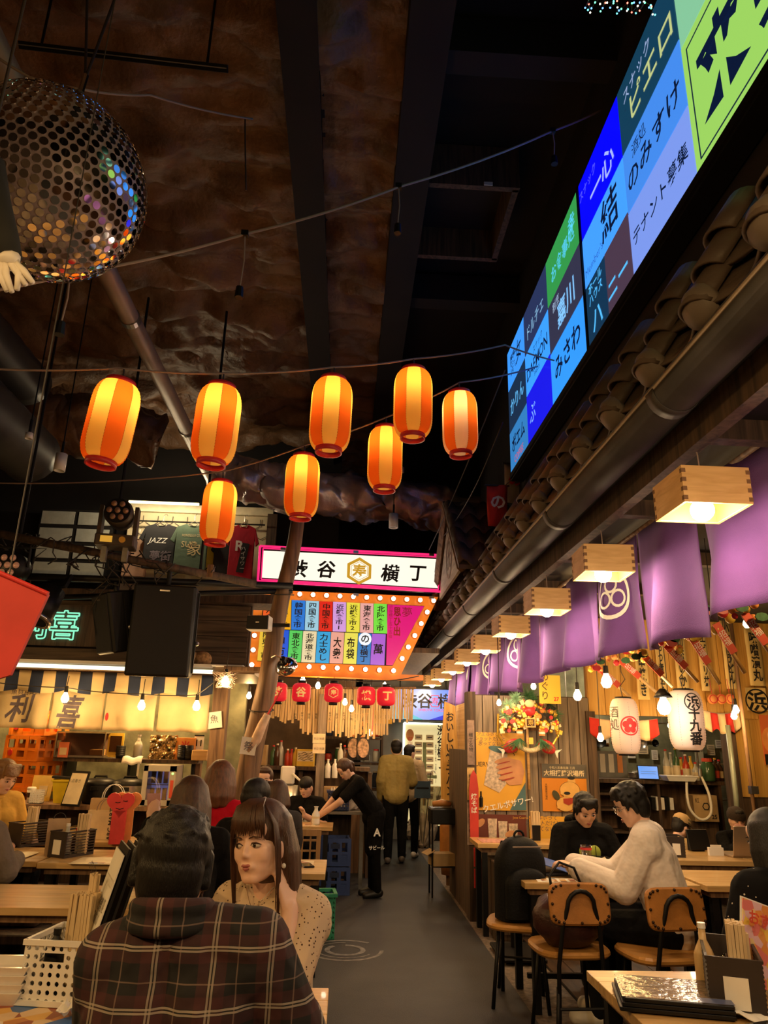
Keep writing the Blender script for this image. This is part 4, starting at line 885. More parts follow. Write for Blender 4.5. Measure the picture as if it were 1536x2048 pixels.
t = thing('crate_plinth', 'low dark cabinet under the orange crates', 'cabinet', V(p.x, 8.2, 0)); MB().rbox((0, 0, .38), (.7, .5, .76), .01).build('body', m_wooddark, t); MB().box((0, -.26, .38), (.6, .02, .6)).build('door', m_wooddark, t)
# rear shelf
a, e = at(108, 1514, 8.0), at(395, 1524, 8.0)
t = thing('rear_shelf', 'long dark wall shelf behind the left shop counter', 'shelf', V((a.x+e.x)/2, 8.0, a.z)); W = e.x-a.x; SZ = a.z
MB().box((0, .15, -.02), (W, .34, .035)).build('board', m_wooddark, t)
for k in (-.45, .0, .45): MB().box((k*W, .3, -.14), (.03, .3, .2)).build('bracket', m_black, t)
MB().box((W*.48, .25, -.5), (.05, .1, 1.0)).build('post', m_woodpost, t); MB().box((-W*.48, .3, -.5), (.05, .1, 1.0)).build('post', m_woodpost, t)
def on_shelf(px, Y=8.02): return V(at(px, 1515, Y).x, Y, SZ)
p = on_shelf(165, 8.08); t = thing('display_case', 'glass and steel display case on the rear shelf', 'display case', p)
m_pane2 = GLASS('case_glass', (.8, .72, .66), .05, .3); MB().box((0, 0, .012), (.5, .26, .02)).build('base', m_steel, t); MB().box((0, 0, .25), (.5, .26, .014)).build('lid', m_steel, t)
for sx in (-1, 1): MB().box((sx*.245, -.125, .13), (.012, .012, .23)).build('corner_post', m_steel, t); MB().box((sx*.245, .125, .13), (.012, .012, .23)).build('corner_post', m_steel, t)
MB().box((0, -.126, .13), (.48, .004, .22)).build('pane', m_pane2, t); MB().box((.0, .12, .13), (.48, .004, .22)).build('back_panel', M_('case_back', (.35, .22, .16), .4, .3), t)
tag(MB().rbox((0, 0, .03), (.14, .12, .06), .008).build('wooden_tub', m_woodlight, None, False, T(p.x+.15, p.y, p.z+.024)), 'small wooden tub inside the display case', 'tub')
def bottle(p, h, r, mat, label, cap=m_redink, group='bottles on shelves', lab=None, neck=.35, name='bottle', cat='bottle'):
    t = thing(name, label, cat, p, group); s = h*(1-neck)
    MB().lathe([(.0001, 0), (r*.95, 0), (r, .006), (r, s*.86), (r*.8, s), (r*.38, s+h*neck*.35), (r*.34, h-.015)], 14).build('glass_body', mat, t, True)
    MB().cyl((0, 0, h-.018), (0, 0, h), r*.42, None, 10).build('cap', cap, t)
    if lab is not None: MB().lathe([(r*1.02, s*.22), (r*1.02, s*.7)], 14, cap=False).build('paper_label', lab, t, True)
    return t
m_gbrown = M_('brown_glass', (.06, .025, .01), .12, 0, 0); m_ggreen = M_('green_glass', (.05, .12, .05), .12, 0, 0); m_gclear = M_('pale_glass', (.45, .45, .4), .1, 0, 0); m_gred = M_('red_sauce', (.5, .05, .02), .25, 0, 0); m_gyel = M_('yellow_sauce', (.75, .5, .06), .3)
m_lab = M_('bottle_label', (.75, .62, .4), .6); m_labr = M_('bottle_label_red', (.65, .08, .04), .6)
bottle(on_shelf(274), .24, .045, m_gclear, 'squeeze bottle of white sauce on the rear shelf', m_white)
def stack_cups(p, n, label, mat=m_blackpl, r=.05):
    t = thing('cup_stack', label, 'cups', p, 'stacks of black cups')
    for k in range(n): MB().lathe([(r*.75, .0), (r*.8, .0), (r, .045), (r*.93, .045), (r*.75, .006), (.0001, .006)], 14, T(0, 0, k*.02), cap=False).build('cup', mat, t, True)
stack_cups(on_shelf(240), 5, 'stack of black cups on the shelf left of the sauce bottle'); stack_cups(on_shelf(363), 6, 'left stack of black cups before the orange box'); stack_cups(on_shelf(376), 6, 'right stack of black cups before the orange box')
p = on_shelf(324, 8.1); tag(MB().sheet(lambda u, v: (.28*(u-.5), .05*fbm((u*6, v*6, 2), 5), .24*v), 26, 22, .004).build('foil_sheet', M_('gold_foil', (.75, .6, .35), .22, .9, .05), None, False, T(p.x, p.y, p.z)), 'crumpled golden foil panel standing on the rear shelf', 'foil')
p = on_shelf(370, 8.13); t = thing('carton', 'orange carton standing behind the black cups', 'carton', p); MB().rbox((0, 0, .11), (.2, .09, .22), .006).build('box', M_('orange_card', (.7, .26, .05), .6), t); text('米', .1, m_redink, t, fr(0, -.047, .14), bold=.02)
p = on_shelf(395, 8.14); t = thing('wall_calendar', 'white calendar page showing the number eleven', 'calendar', p); MB().box((0, 0, .16), (.1, .01, .16)).build('page', m_paperw, t); text('11', .09, m_ink, t, fr(0, -.007, .17), bold=.02); MB().box((0, 0, .245), (.1, .016, .012)).build('binding', m_black, t)
p = on_shelf(401, 8.0); tag(MB().rbox((0, 0, .05), (.16, .14, .1), .006).bb((-.07, -.06, .1), (.07, .06, .104)).build('wooden_crate', m_woodlight, None, False, T(p.x, p.y, p.z)), 'small wooden box at the end of the rear shelf', 'box')
p = on_shelf(228, 8.1); t = thing('photo_card', 'yellow framed picture card on the rear shelf', 'card', p); MB().box((0, 0, .13), (.16, .014, .24)).build('card', m_gyel, t); MB().box((0, -.009, .14), (.12, .004, .16)).build('picture', m_gbrown, t)
p = on_shelf(126, 7.95); t = thing('shop_card', 'red and cream shop card leaning on the display case', 'card', p); MB().box((0, -.02, .075), (.1, .008, .15)).build('card', M_('red_card', (.7, .2, .1), .6), t); MB().box((0, -.026, .06), (.07, .003, .07)).build('picture', m_lab, t)
t = thing('plastic_sheet', 'white plastic sheet with a hanging tail on the shelf edge', 'sheet', on_shelf(268, 7.96)); MB().sheet(lambda u, v: (.2*(u-.5), -.03-.05*v, .02-.07*v*v+.01*math.sin(u*9)), 10, 6, .003).build('sheet', m_paperw, t, True); MB().tube([(.07, -.06, -.03), (.075, -.07, -.2), (.06, -.06, -.45)], .012, 6).build('tail', m_paperw, t, True)
# counter with appliances
a = atz(60, 1606, .92); CYY = 7.75
t = thing('shop_counter', 'dark wooden service counter of the left shop', 'counter', V(-2.5, CYY, 0))
MB().box((0, 0, .9), (2.7, .5, .04)).build('worktop', m_woodpost, t); MB().box((0, .05, .5), (2.6, .36, .03)).build('lower_shelf', m_wooddark, t); MB().box((0, .2, .44), (2.6, .03, .88)).build('back_panel', m_wooddark, t)
for x in (-1.3, -.45, .42, 1.3): MB().box((x, 0, .44), (.05, .42, .88)).build('divider', m_wooddark, t)
def onc(px, Y=CYY): return V(at(px, 1600, Y).x, Y, .92)
p = onc(134); t = thing('plastic_tub', 'yellow plastic tub with a black rim on the counter', 'tub', p)
my = M_('yellow_plastic', (.68, .5, .02), .4); MB().lathe([(.0001, .004), (.13, .004), (.135, 0), (.17, .2), (.18, .205), (.165, .2), (.128, .01)], 4, T(rz=R(45)) , cap=False).build('body', my, t); MB().lathe([(.165, .198), (.187, .198), (.187, .214), (.165, .214)], 4, T(rz=R(45)), cap=False).build('rim', my, t); MB().box((-.05, -.02, .23), (.2, .16, .02), Euler((0, R(4), R(10))).to_matrix()).build('tray', m_blackpl, t)
def rice_cooker(p, r, h, mat, label, lidm):
    t = thing('rice_cooker', label, 'rice cooker', p)
    MB().lathe([(.0001, 0), (r*.92, 0), (r, .03), (r, h*.75)], 28, cap=False).build('body', mat, t, True); MB().lathe([(r*1.02, h*.75), (r*1.04, h*.8), (r*.95, h*.92), (r*.6, h*1.0), (.0001, h*1.02)], 28, cap=False).build('lid', lidm, t, True)
    MB().rbox((0, -r*.98, h*.62), (r*.5, .03, h*.16), .006).build('latch', m_blackpl, t); MB().tube([(-r*.4, 0, h*.98), (-r*.35, 0, h*1.08), (r*.35, 0, h*1.08), (r*.4, 0, h*.98)], .012, 6).build('handle', m_blackpl, t)
    for sx in (-1, 1): MB().box((sx*r*1.02, 0, h*.6), (.03, .07, .025)).build('side_grip', m_blackpl, t)
rice_cooker(onc(196), .155, .23, m_blackpl, 'black round rice cooker on the left counter', m_blackpl); rice_cooker(onc(256), .16, .23, m_steel, 'steel drum rice cooker between black cooker and fridge', m_blackpl)
p = onc(322, 7.72); t = thing('mini_fridge', 'grey countertop fridge with a lit glass door', 'fridge', p); w, h, d = .31, .37, .3
b = MB(); b.bb((-w/2, -d/2, 0), (w/2, d/2, .03)).bb((-w/2, -d/2, h-.03), (w/2, d/2, h)).bb((-w/2, -d/2, .03), (-w/2+.02, d/2, h-.03)).bb((w/2-.02, -d/2, .03), (w/2, d/2, h-.03)).bb((-w/2, d/2-.02, 0), (w/2, d/2, h)); b.build('cabinet', M_('grey_enamel', (.4, .36, .3), .4), t)
MB().bb((-w/2+.02, d/2-.03, .04), (w/2-.02, d/2-.022, h-.04)).build('light_panel', EM('fridge_glow', (.18, .28, .9), .55), t); MB().box((0, 0, .19), (w-.05, d-.06, .008)).build('rack', m_chrome, t)
for i in range(4):
    for z in (.045, .2): MB().cyl((-.09+i*.06, -.02, z), (-.09+i*.06, -.02, z+.11), .022, None, 10).build('can', M_('fridge_can', (.12, .13, .3), .3) if 'fridge_can' not in bpy.data.materials else bpy.data.materials['fridge_can'], t, True)
b = MB()
for (x, z, dx, dz) in ((0, .03, w, .05), (0, h-.03, w, .05), (-w/2+.02, h/2, .045, h), (w/2-.03, h/2, .06, h)): b.box((x, -d/2-.012, z), (dx, .022, dz))
b.build('door_frame', M_('grey_enamel2', (.45, .41, .35), .4), t); MB().box((0, -d/2-.012, h/2), (w-.08, .006, h-.08)).build('door_pane', m_pane2, t); MB().box((w/2-.03, -d/2-.025, h*.42), (.03, .006, .16)).build('sticker', m_labr, t); MB().sph((w/2-.03, -d/2-.026, h*.8), (.012, .004, .012), 8, 5).build('control_lamp', EM('green_led', (.4, .9, .2), 1.5), t)
p = onc(60, 7.7); t = thing('coffee_cup', 'paper coffee cup with a white lid on the counter', 'cup', p); MB().lathe([(.0001, 0), (.028, 0), (.04, .12), (.0001, .12)], 16).build('cup', m_paperw, t, True); MB().lathe([(.042, .115), (.043, .13), (.036, .14), (.0001, .14)], 16).build('lid', m_white, t, True); MB().lathe([(.0335, .045), (.0375, .09)], 16, cap=False).build('sleeve', m_gbrown, t, True)
def perf_panel(b, w, h, nx, ny, r, M, skip=None, mi=0, t=.004):
    cw, ch = w/nx, h/ny
    for i in range(nx):
        for j in range(ny):
            cx, cy = -w/2+cw*(i+.5), -h/2+ch*(j+.5)
            if skip and skip(i, j): continue
            o = [(cx+cw/2*x, cy+ch/2*y, 0) for x, y in ((1, 0), (1, 1), (0, 1), (-1, 1), (-1, 0), (-1, -1), (0, -1), (1, -1))]
            n_ = [(cx+r*math.cos(R(45*k)), cy+r*math.sin(R(45*k)), 0) for k in range(8)]
            bk = [(x, y, -t) for x, y, z in n_]; vs = o+n_+bk
            b.add(vs, [(k, (k+1) % 8, 8+(k+1) % 8, 8+k) for k in range(8)]+[(8+k, 8+(k+1) % 8, 16+(k+1) % 8, 16+k) for k in range(8)], mi, M)
p = onc(73, 7.62); t = thing('mesh_basket', 'small white mesh basket on the counter', 'basket', p); b = MB()
perf_panel(b, .1, .12, 5, 6, .006, fr(0, -.05, .06)); perf_panel(b, .1, .12, 5, 6, .006, fr(0, .05, .06)); perf_panel(b, .1, .12, 5, 6, .006, fr(-.05, 0, .06, R(-90))); perf_panel(b, .1, .12, 5, 6, .006, fr(.05, 0, .06, R(90))); b.build('mesh_wall', m_white, t); MB().box((0, 0, .003), (.1, .1, .006)).build('base', m_white, t)
p = onc(80, 7.85); t = thing('picture_board', 'yellow picture board standing on the counter', 'card', p); MB().box((0, 0, .12), (.2, .014, .24), Euler((R(-10), 0, 0)).to_matrix()).build('card', m_gyel, t); MB().box((.02, -.016, .1), (.08, .004, .09), Euler((R(-10), 0, 0)).to_matrix()).build('picture', m_lab, t)
p = onc(152, 7.5); t = thing('menu_stand', 'black framed menu stand leaning on the counter', 'menu', T(p.x, p.y-.05, .92, R(-20))); MB().box((0, 0, .15), (.2, .016, .32), Euler((R(-18), 0, 0)).to_matrix()).build('frame', m_blackpl, t); MB().box((0, -.012, .15), (.17, .006, .28), Euler((R(-18), 0, 0)).to_matrix()).build('sheet', m_lab, t); text('お品書き', .035, m_ink, t, fr(0, -.03, .22, 0, R(-18)))
for k, px in enumerate((95, 178)): tag(MB().rbox((0, 0, .1), (.24, .2, .2), .008).bb((-.1, -.102, .05), (.1, -.1, .15)).build('storage_box', m_woodlight if k else m_lab, None, False, T(onc(px).x, 7.72, .516)), ('first', 'second')[k]+' small box on the shelf under the left counter', 'box')
# posters on the end post
p = at(428, 1440, 7.2); t = thing('paper_notice', 'white paper notice with ink drawing on the end post', 'notice', T(p.x, 7.22, p.z, 0, 0, R(-8))); MB().box((0, 0, 0), (.14, .004, .15)).build('sheet', m_paperw, t); text('魚', .08, m_inkgrey, t, fr(0, -.004, .01))
# ================================================================== TABLES ON THE LEFT AND WHAT STANDS ON THEM
TZ = .73
def table(x0, x1, y0, y1, label, z=TZ, group='pale wooden tables', legs=True):
    t = thing('table', label, 'table', V((x0+x1)/2, (y0+y1)/2, 0), group); w, d = x1-x0, y1-y0
    n = max(2, round(d/.14))
    for k in range(n): MB().rbox((0, -d/2+d*(k+.5)/n, z-.018), (w, d/n-.0015, .036), .003).build('plank', m_table, t)
    MB().bb((-w/2+.04, -d/2+.04, z-.075), (w/2-.04, d/2-.04, z-.037)).build('apron', m_woodpost, t)
    if legs:
        for sx in (-1, 1):
            for sy in (-1, 1): MB().box((sx*(w/2-.07), sy*(d/2-.07), (z-.07)/2), (.045, .045, z-.07)).build('leg', m_blackpl, t)
        MB().box((0, 0, .14), (w-.14, .03, .03)).build('stretcher', m_blackpl, t)
    return t
table(-1.85, -.64, 2.15, 3.22, 'pale plank table carrying the white perforated basket')
table(-.62, -.02, 2.15, 2.92, 'short pale table between the plaid shirted man and the woman')
table(-3.3, -.85, 4.1, 4.7, 'pale plank table in the second row behind the plaid shirted man')
table(-3.9, -2.04, 5.5, 6.15, 'pale plank table in the third row at the left edge')
table(-2.02, -.95, 5.45, 6.1, 'pale plank table in the third row under the caddy')
table(-.78, -.09, 5.2, 5.8, 'small pale table beside the aisle behind the woman')
table(-2.65, -1.6, 6.5, 6.9, 'pale plank table in the fourth row with the heart shaped figure')
table(-1.55, -1.2, 6.55, 6.95, 'short pale table left of the red clad woman')
table(-.75, -.08, 7.9, 8.35, 'pale table the waiter leans over')
def chopsticks(t, c, n, h, spread, m=None, r=.0035):
    for k in range(n):
        x, y = random.uniform(-spread, spread), random.uniform(-spread, spread); tx, ty = random.uniform(-.02, .03), random.uniform(-.02, .02)
        MB().tube([V(c[0]+x, c[1]+y, c[2]), V(c[0]+x+tx, c[1]+y+ty, c[2]+h*random.uniform(.92, 1.05))], r, 4).build('chopsticks', m or m_stick, t)
m_stick = WOOD('chopstick_wood', (.62, .44, .24), (.78, .6, .36), (8, 8, 1), 3, .6, .05)
def pair_block(t, c, nx, ny, h, s=.009):        # standing block of paired chopsticks
    for i in range(nx):
        for j in range(ny): MB().box((c[0]+(i-(nx-1)/2)*s*1.12, c[1]+(j-(ny-1)/2)*s*1.12, c[2]+h/2+random.uniform(-.004, .004)), (s, s, h), Euler((random.uniform(-.02, .02), random.uniform(-.03, .03), 0)).to_matrix()).build('chopsticks', m_stick, t)
# white perforated basket
q = atz(105, 2012, TZ)
t = thing('white_basket', 'white perforated plastic basket before the plaid shirted man', 'basket', T(q.x, q.y+.1, TZ, R(-8))); w, d, h = .19, .24, .2
b = MB()
def sk(i, j): return 2 <= i <= 4 and j >= 7
perf_panel(b, w, h*.86, 7, 7, .0075, fr(0, -d/2, h*.45), lambda i, j: j == 5 and 2 <= i <= 4); perf_panel(b, w, h*.86, 7, 7, .0075, fr(0, d/2, h*.45)); perf_panel(b, d, h*.86, 9, 7, .0075, fr(w/2, 0, h*.45, R(90))); perf_panel(b, d, h*.86, 9, 7, .0075, fr(-w/2, 0, h*.45, R(-90)))
b.build('wall', m_white, t); MB().box((0, 0, .004), (w, d, .008)).build('base', m_white, t)
b = MB()
for (x, y, dx, dy) in ((0, -d/2, w+.012, .012), (0, d/2, w+.012, .012), (-w/2, 0, .012, d), (w/2, 0, .012, d)): b.box((x, y, h*.9), (dx, dy, .016))
b.build('rim', m_white, t); b = MB()
for (x, y, dx, dy) in ((0, -d/2, w+.012, .012), (0, d/2, w+.012, .012), (-w/2, 0, .012, d), (w/2, 0, .012, d)): b.box((x, y, .012), (dx, dy, .016))
b.build('foot_rim', m_white, t)
t2 = thing('chopstick_bundle', 'thick bundle of disposable chopsticks in the white basket', 'chopsticks', T(q.x+.02, q.y+.12, TZ+.01, R(-8))); pair_block(t2, (0, 0, 0), 8, 6, .29); pair_block(t2, (.01, .03, .02), 3, 2, .33); MB().box((0, 0, .12), (.088, .07, .004)).build('rubber_band', m_lab, t2)
bottle(V(q.x-.03, q.y+.04, TZ+.01), .2, .03, m_blackpl, 'black capped bottle in the white basket', m_blackpl, None, neck=.2)
t = thing('menu_folder', 'black menu folders with white printed sheet in the white basket', 'menu', T(q.x+.085, q.y+.12, TZ+.02, R(-68)))
for k in range(3): MB().box((.0, .025*k, .23), (.25, .008, .42), Euler((R(-14), 0, 0)).to_matrix()).build('cover', m_blackpl, t)
MB().box((0, -.014, .22), (.23, .004, .4), Euler((R(-14), 0, 0)).to_matrix()).build('sheet', m_paperw, t)
text('OTTO STOP', .04, m_ink, t, fr(0, -.05, .36, 0, R(-14)), shear=.2); text('飲み放題\n¥1500', .045, m_ink, t, fr(0, -.02, .24, 0, R(-14)), bold=.01)
def dish(p, w, d, h, label, group='white rectangular dishes', name='dish'):
    t = thing(name, label, 'dish', p, group); b = MB()
    b.add([(-w*.4, -d*.4, 0), (w*.4, -d*.4, 0), (w*.4, d*.4, 0), (-w*.4, d*.4, 0), (-w/2, -d/2, h), (w/2, -d/2, h), (w/2, d/2, h), (-w/2, d/2, h), (-w*.46, -d*.44, h), (w*.46, -d*.44, h), (w*.46, d*.44, h), (-w*.46, d*.44, h), (-w*.38, -d*.36, h*.3), (w*.38, -d*.36, h*.3), (w*.38, d*.36, h*.3), (-w*.38, d*.36, h*.3)],
          [(3, 2, 1, 0)]+[(k, (k+1) % 4, 4+(k+1) % 4, 4+k) for k in range(4)]+[(4+k, 4+(k+1) % 4, 8+(k+1) % 4, 8+k) for k in range(4)]+[(8+k, 8+(k+1) % 4, 12+(k+1) % 4, 12+k) for k in range(4)]+[(12, 13, 14, 15)])
    b.build('bowl', M_('glazed_white', (.75, .7, .66), .15) if 'glazed_white' not in bpy.data.materials else bpy.data.materials['glazed_white'], t); return t
pp = atz(5, 2000, TZ)
for k in range(4): dish(V(pp.x-.02+.004*k, pp.y, TZ+.002+.024*k), .2, .15, .036, '%s white dish of the stack at the left corner' % ('bottom', 'second', 'third', 'top')[k])
pp = atz(175, 1995, TZ); dish(V(pp.x, pp.y, TZ+.001), .1, .08, .03, 'small white dish beside the plaid sleeve')
pp = atz(152, 2035, TZ); tag(MB().sheet(lambda u, v: (.1*(u-.5), .08*(v-.5), .03+.035*fbm((u*3, v*3, 4), 4)*(1 if 0 < u < 1 and 0 < v < 1 else .3)), 16, 16, .003).build('crumpled_napkin', m_paperw, None, False, T(pp.x, pp.y, TZ)), 'crumpled white napkin beside the plaid sleeve', 'napkin')
def mat_print(name, cols, vsc=16.0):
    m, nt, b = nodes(name); L = nt.links.new; tc = nn(nt, 'ShaderNodeTexCoord'); v = nn(nt, 'ShaderNodeTexVoronoi', i_Scale=vsc); L(tc.outputs['Object'], v.inputs['Vector']); r = nn(nt, 'ShaderNodeValToRGB'); r.color_ramp.interpolation = 'CONSTANT'
    while len(r.color_ramp.elements) < len(cols): r.color_ramp.elements.new(.5)
    for i, c in enumerate(cols): r.color_ramp.elements[i].position = i/len(cols); r.color_ramp.elements[i].color = (*c, 1)
    sx = nn(nt, 'ShaderNodeSeparateColor'); L(v.outputs['Color'], sx.inputs[0]); L(sx.outputs[0], r.inputs[0]); L(r.outputs[0], b.inputs['Base Color']); b.inputs['Roughness'].default_value = .4; return m
m_print = mat_print('printed_menu', [(.5, .2, .06), (.7, .5, .3), (.3, .08, .04), (.05, .13, .35), (.7, .4, .1), (.75, .65, .5)])
m_print2 = mat_print('printed_menu_colour', [(.75, .35, .1), (.8, .55, .1), (.7, .2, .2), (.75, .5, .6), (.8, .6, .3), (.75, .3, .08)], 30.0)
pp = atz(80, 2040, TZ); t = thing('placemat', 'printed paper placemat with a blue stripe at the left corner', 'placemat', T(pp.x, pp.y+.02, TZ)); MB().box((0, 0, .001), (.5, .3, .002)).build('sheet', m_print, t); MB().box((.1, -.02, .0025), (.06, .3, .001), Euler((0, 0, R(-40))).to_matrix()).build('stripe', M_('blue_print', (.05, .14, .42), .5), t)
pp = atz(612, 1925, TZ); t = thing('tea_cup', 'white china cup beside the woman', 'cup', V(-.15, 2.84, TZ)); MB().lathe([(.0001, 0), (.025, 0), (.038, .055), (.036, .055), (.024, .008), (.0001, .008)], 18).build('cup', m_white, t, True)
pp = atz(648, 2000, TZ); t = thing('paper_menu', 'white printed sheet at the right end of the table', 'menu', V(-.1, 2.42, TZ)); MB().box((0, 0, .001), (.12, .3, .002)).build('sheet', m_lab, t); MB().box((0, .03, .0025), (.07, .1, .001)).build('print', m_print, t)
# caddies
m_caddy = M_('dark_caddy', (.03, .02, .016), .5)
def caddy(M, label, w=.24, d=.13, h=.16, lab=True, slats=9):
    t = thing('table_caddy', label, 'caddy', M, 'slatted table caddies')
    MB().box((0, 0, .006), (w, d, .012)).build('base', m_caddy, t)
    for sx in (-1, 1): MB().box((sx*w/2, 0, h/2), (.008, d, h)).build('end_panel', m_caddy, t)
    for sy in (-1, 1):
        for k in range(slats): MB().box((0, sy*d/2, .018+(h-.026)*k/(slats-1)), (w, .006, .006)).build('slat', m_caddy, t)
        MB().box((0, sy*d/2, h-.004), (w+.01, .01, .008)).build('rail', m_caddy, t)
    if lab: MB().box((-w/2-.006, 0, h*.4), (.003, d*.45, h*.55)).build('price_card', m_paperw, t)
    return t
pp = atz(125, 1715, TZ); cm_ = T(pp.x+.02, pp.y+.1, TZ, R(62)); caddy(cm_, 'dark slatted caddy on the third row table', .26, .16, .17)
t = thing('chopstick_bundle', 'chopstick bundle standing in the third row caddy', 'chopsticks', T(pp.x+.08, pp.y+.12, TZ+.014)); pair_block(t, (0, 0, 0), 7, 4, .26, .01)
bottle(V(pp.x-.01, pp.y+.06, TZ+.014), .2, .035, m_gclear, 'clear squeeze bottle in the third row caddy', m_white); bottle(V(pp.x+.02, pp.y+.18, TZ+.014), .16, .03, m_gbrown, 'soy sauce bottle in the third row caddy', m_redink)
t = thing('paper_bag', 'plain paper bag beside the third row caddy', 'bag', T(pp.x-.1, pp.y+.12, TZ, R(20))); MB().add([(-.07, -.04, 0), (.07, -.04, 0), (.07, .04, 0), (-.07, .04, 0), (-.075, -.02, .24), (.075, -.02, .24), (.075, .02, .24), (-.075, .02, .24)], [(3, 2, 1, 0), (0, 1, 5, 4), (1, 2, 6, 5), (2, 3, 7, 6), (3, 0, 4, 7)]).build('bag', M_('kraft_paper', (.5, .34, .2), .75), t); MB().tube(arcpts((0, -.02, .24), .04, 0, math.pi, 8), .003, 5).build('handle', m_cord, t)
pp2 = atz(50, 1692, TZ); caddy(T(pp2.x, pp2.y+.05, TZ, R(60)), 'dark slatted caddy near the person in yellow', .26, .16, .17, False)
t = thing('chopstick_bundle', 'chopstick bundle in the caddy near the person in yellow', 'chopsticks', T(pp2.x, pp2.y+.06, TZ+.014)); pair_block(t, (0, 0, 0), 6, 4, .26, .011)
# things on the fourth row
pp = atz(232, 1686, TZ); t = thing('heart_figure', 'red and orange heart shaped paper figure on a stick', 'figure', T(pp.x, pp.y, TZ, R(10)))
def heart(s): 
    out = []
    for i in range(28):
        a = 2*math.pi*i/28; out.append((s*16*math.sin(a)**3/17, s*(13*math.cos(a)-5*math.cos(2*a)-2*math.cos(3*a)-math.cos(4*a))/17))
    return out
m_hred = M_('heart_red', (.72, .05, .05), .5); m_hor = M_('heart_orange', (.8, .3, .08), .5)
MB().prism(heart(.115), .04, fr(.05, .05, .3)).build('rear_heart', m_hor, t); MB().prism(heart(.115), .04, fr(0, 0, .3)).build('front_heart', m_hred, t); MB().box((.0, -.01, .12), (.11, .06, .25)).build('body', m_hred, t); MB().box((.07, .04, .12), (.07, .05, .25)).build('rear_body', m_hor, t)
MB().tube([(-.04, -.046, .31), (-.02, -.046, .305), (0, -.046, .31)], .003, 4).tube([(.02, -.046, .32), (.04, -.046, .315), (.055, -.046, .32)], .003, 4).tube([(-.03, -.046, .265), (.0, -.046, .255), (.03, -.046, .265)], .003, 4).build('face_line', m_ink, t)
pp = atz(200, 1680, TZ); t = thing('shopping_bag', 'white shopping bag with black lettering', 'bag', T(pp.x, pp.y+.08, TZ, R(-6)))
def bag(t, w, d, h, mat, hm):
    MB().add([(-w/2, -d/2, 0), (w/2, -d/2, 0), (w/2, d/2, 0), (-w/2, d/2, 0), (-w/2, -d*.3, h), (w/2, -d*.3, h), (w/2, d*.3, h), (-w/2, d*.3, h), (-w/2-.0, 0, h*.5), (w/2, 0, h*.5)], [(3, 2, 1, 0), (0, 1, 5, 4), (1, 2, 9), (1, 9, 5), (2, 6, 9), (5, 9, 6), (2, 3, 7, 6), (3, 0, 8), (3, 8, 7), (0, 4, 8), (4, 7, 8)]).build('bag', mat, t)
    for sy in (-1, 1): MB().tube([V(0, sy*d*.3, h)+V(.25*w*math.cos(a), 0, .32*w*math.sin(a)) for a in [math.pi*k/8 for k in range(9)]], .004, 5).build('handle', hm, t)
bag(t, .29, .1, .22, m_lab, m_cordlight); text('ABC-MART', .05, m_ink, t, fr(.07, -.062, .12) @ Matrix.Rotation(R(90), 4, 'Z'), bold=.03)
t = thing('shopping_bag', 'brown kraft shopping bag behind the white one', 'bag', T(pp.x-.02, pp.y+.3, TZ, R(4))); bag(t, .36, .12, .3, M_('kraft_bag', (.5, .33, .16), .75), m_white)
# backpack and coats by the left edge
t = thing('handbag', 'dark handbag with strap on the left bench', 'bag', V(-2.55, 5.2, .62)); MB().sph((0, 0, .09), (.2, .12, .12), 18, 12).build('bag', m_blackpl, t, True); MB().tube([(-.15, 0, .15), (-.05, -.05, .24), (.1, 0, .2), (.16, 0, .12)], .012, 6).build('strap', m_blackpl, t)
t = thing('bench', 'dark bench along the third row at the left', 'bench', V(-2.6, 5.15, 0)); MB().rbox((0, 0, .48), (1.6, .34, .06), .01).build('seat', m_wooddark, t); [MB().box((s*.7, 0, .225), (.06, .3, .45)).build('leg', m_black, t) for s in (-1, 1)]
for i, (x, y, l) in enumerate(((-2.5, 6.32, 'between the third and fourth rows at the left'), (-1.4, 4.95, 'behind the second row table'), (-2.3, 3.7, 'before the second row table'))):
    t = thing('bench', 'dark bench '+l, 'bench', V(x, y, 0), 'dark benches'); MB().rbox((0, 0, .42), (1.3, .28, .05), .01).build('seat', m_wooddark, t); [MB().box((s*.55, 0, .2), (.05, .24, .4)).build('leg', m_black, t) for s in (-1, 1)]
pp = atz(20, 1712, TZ); t = thing('paper_menu', 'wrinkled paper menu on the third row at the left edge', 'menu', V(pp.x-.1, pp.y, TZ)); MB().sheet(lambda u, v: (.5*(u-.5), .28*(v-.5), .006+.006*math.sin(u*9)), 12, 4, .002).build('sheet', m_lab, t)
pp = atz(205, 1722, TZ); t = thing('paper_menu', 'printed menu sheet on the third row beside the caddy', 'menu', V(pp.x, pp.y, TZ)); MB().box((0, 0, .001), (.36, .3, .002)).build('sheet', m_lab, t); MB().box((.05, -.1, .0025), (.22, .05, .001)).build('print', m_print, t)
pp = atz(612, 1735, TZ); t = thing('mobile_phone', 'dark phone on the small table beside the aisle', 'phone', T(-.22, 5.5, TZ, R(15))); MB().rbox((0, 0, .005), (.075, .15, .009), .006).build('body', m_blackpl, t); MB().box((0, 0, .0102), (.068, .14, .001)).build('screen', M_('phone_glass', (.05, .05, .05), .08), t)
t = thing('paper_menu', 'cream printed menu on the small table beside the aisle', 'menu', V(-.32, 5.62, TZ)); MB().box((0, 0, .001), (.28, .22, .002)).build('sheet', m_lab, t); MB().box((.04, .02, .0025), (.14, .1, .001)).build('print', m_print, t)
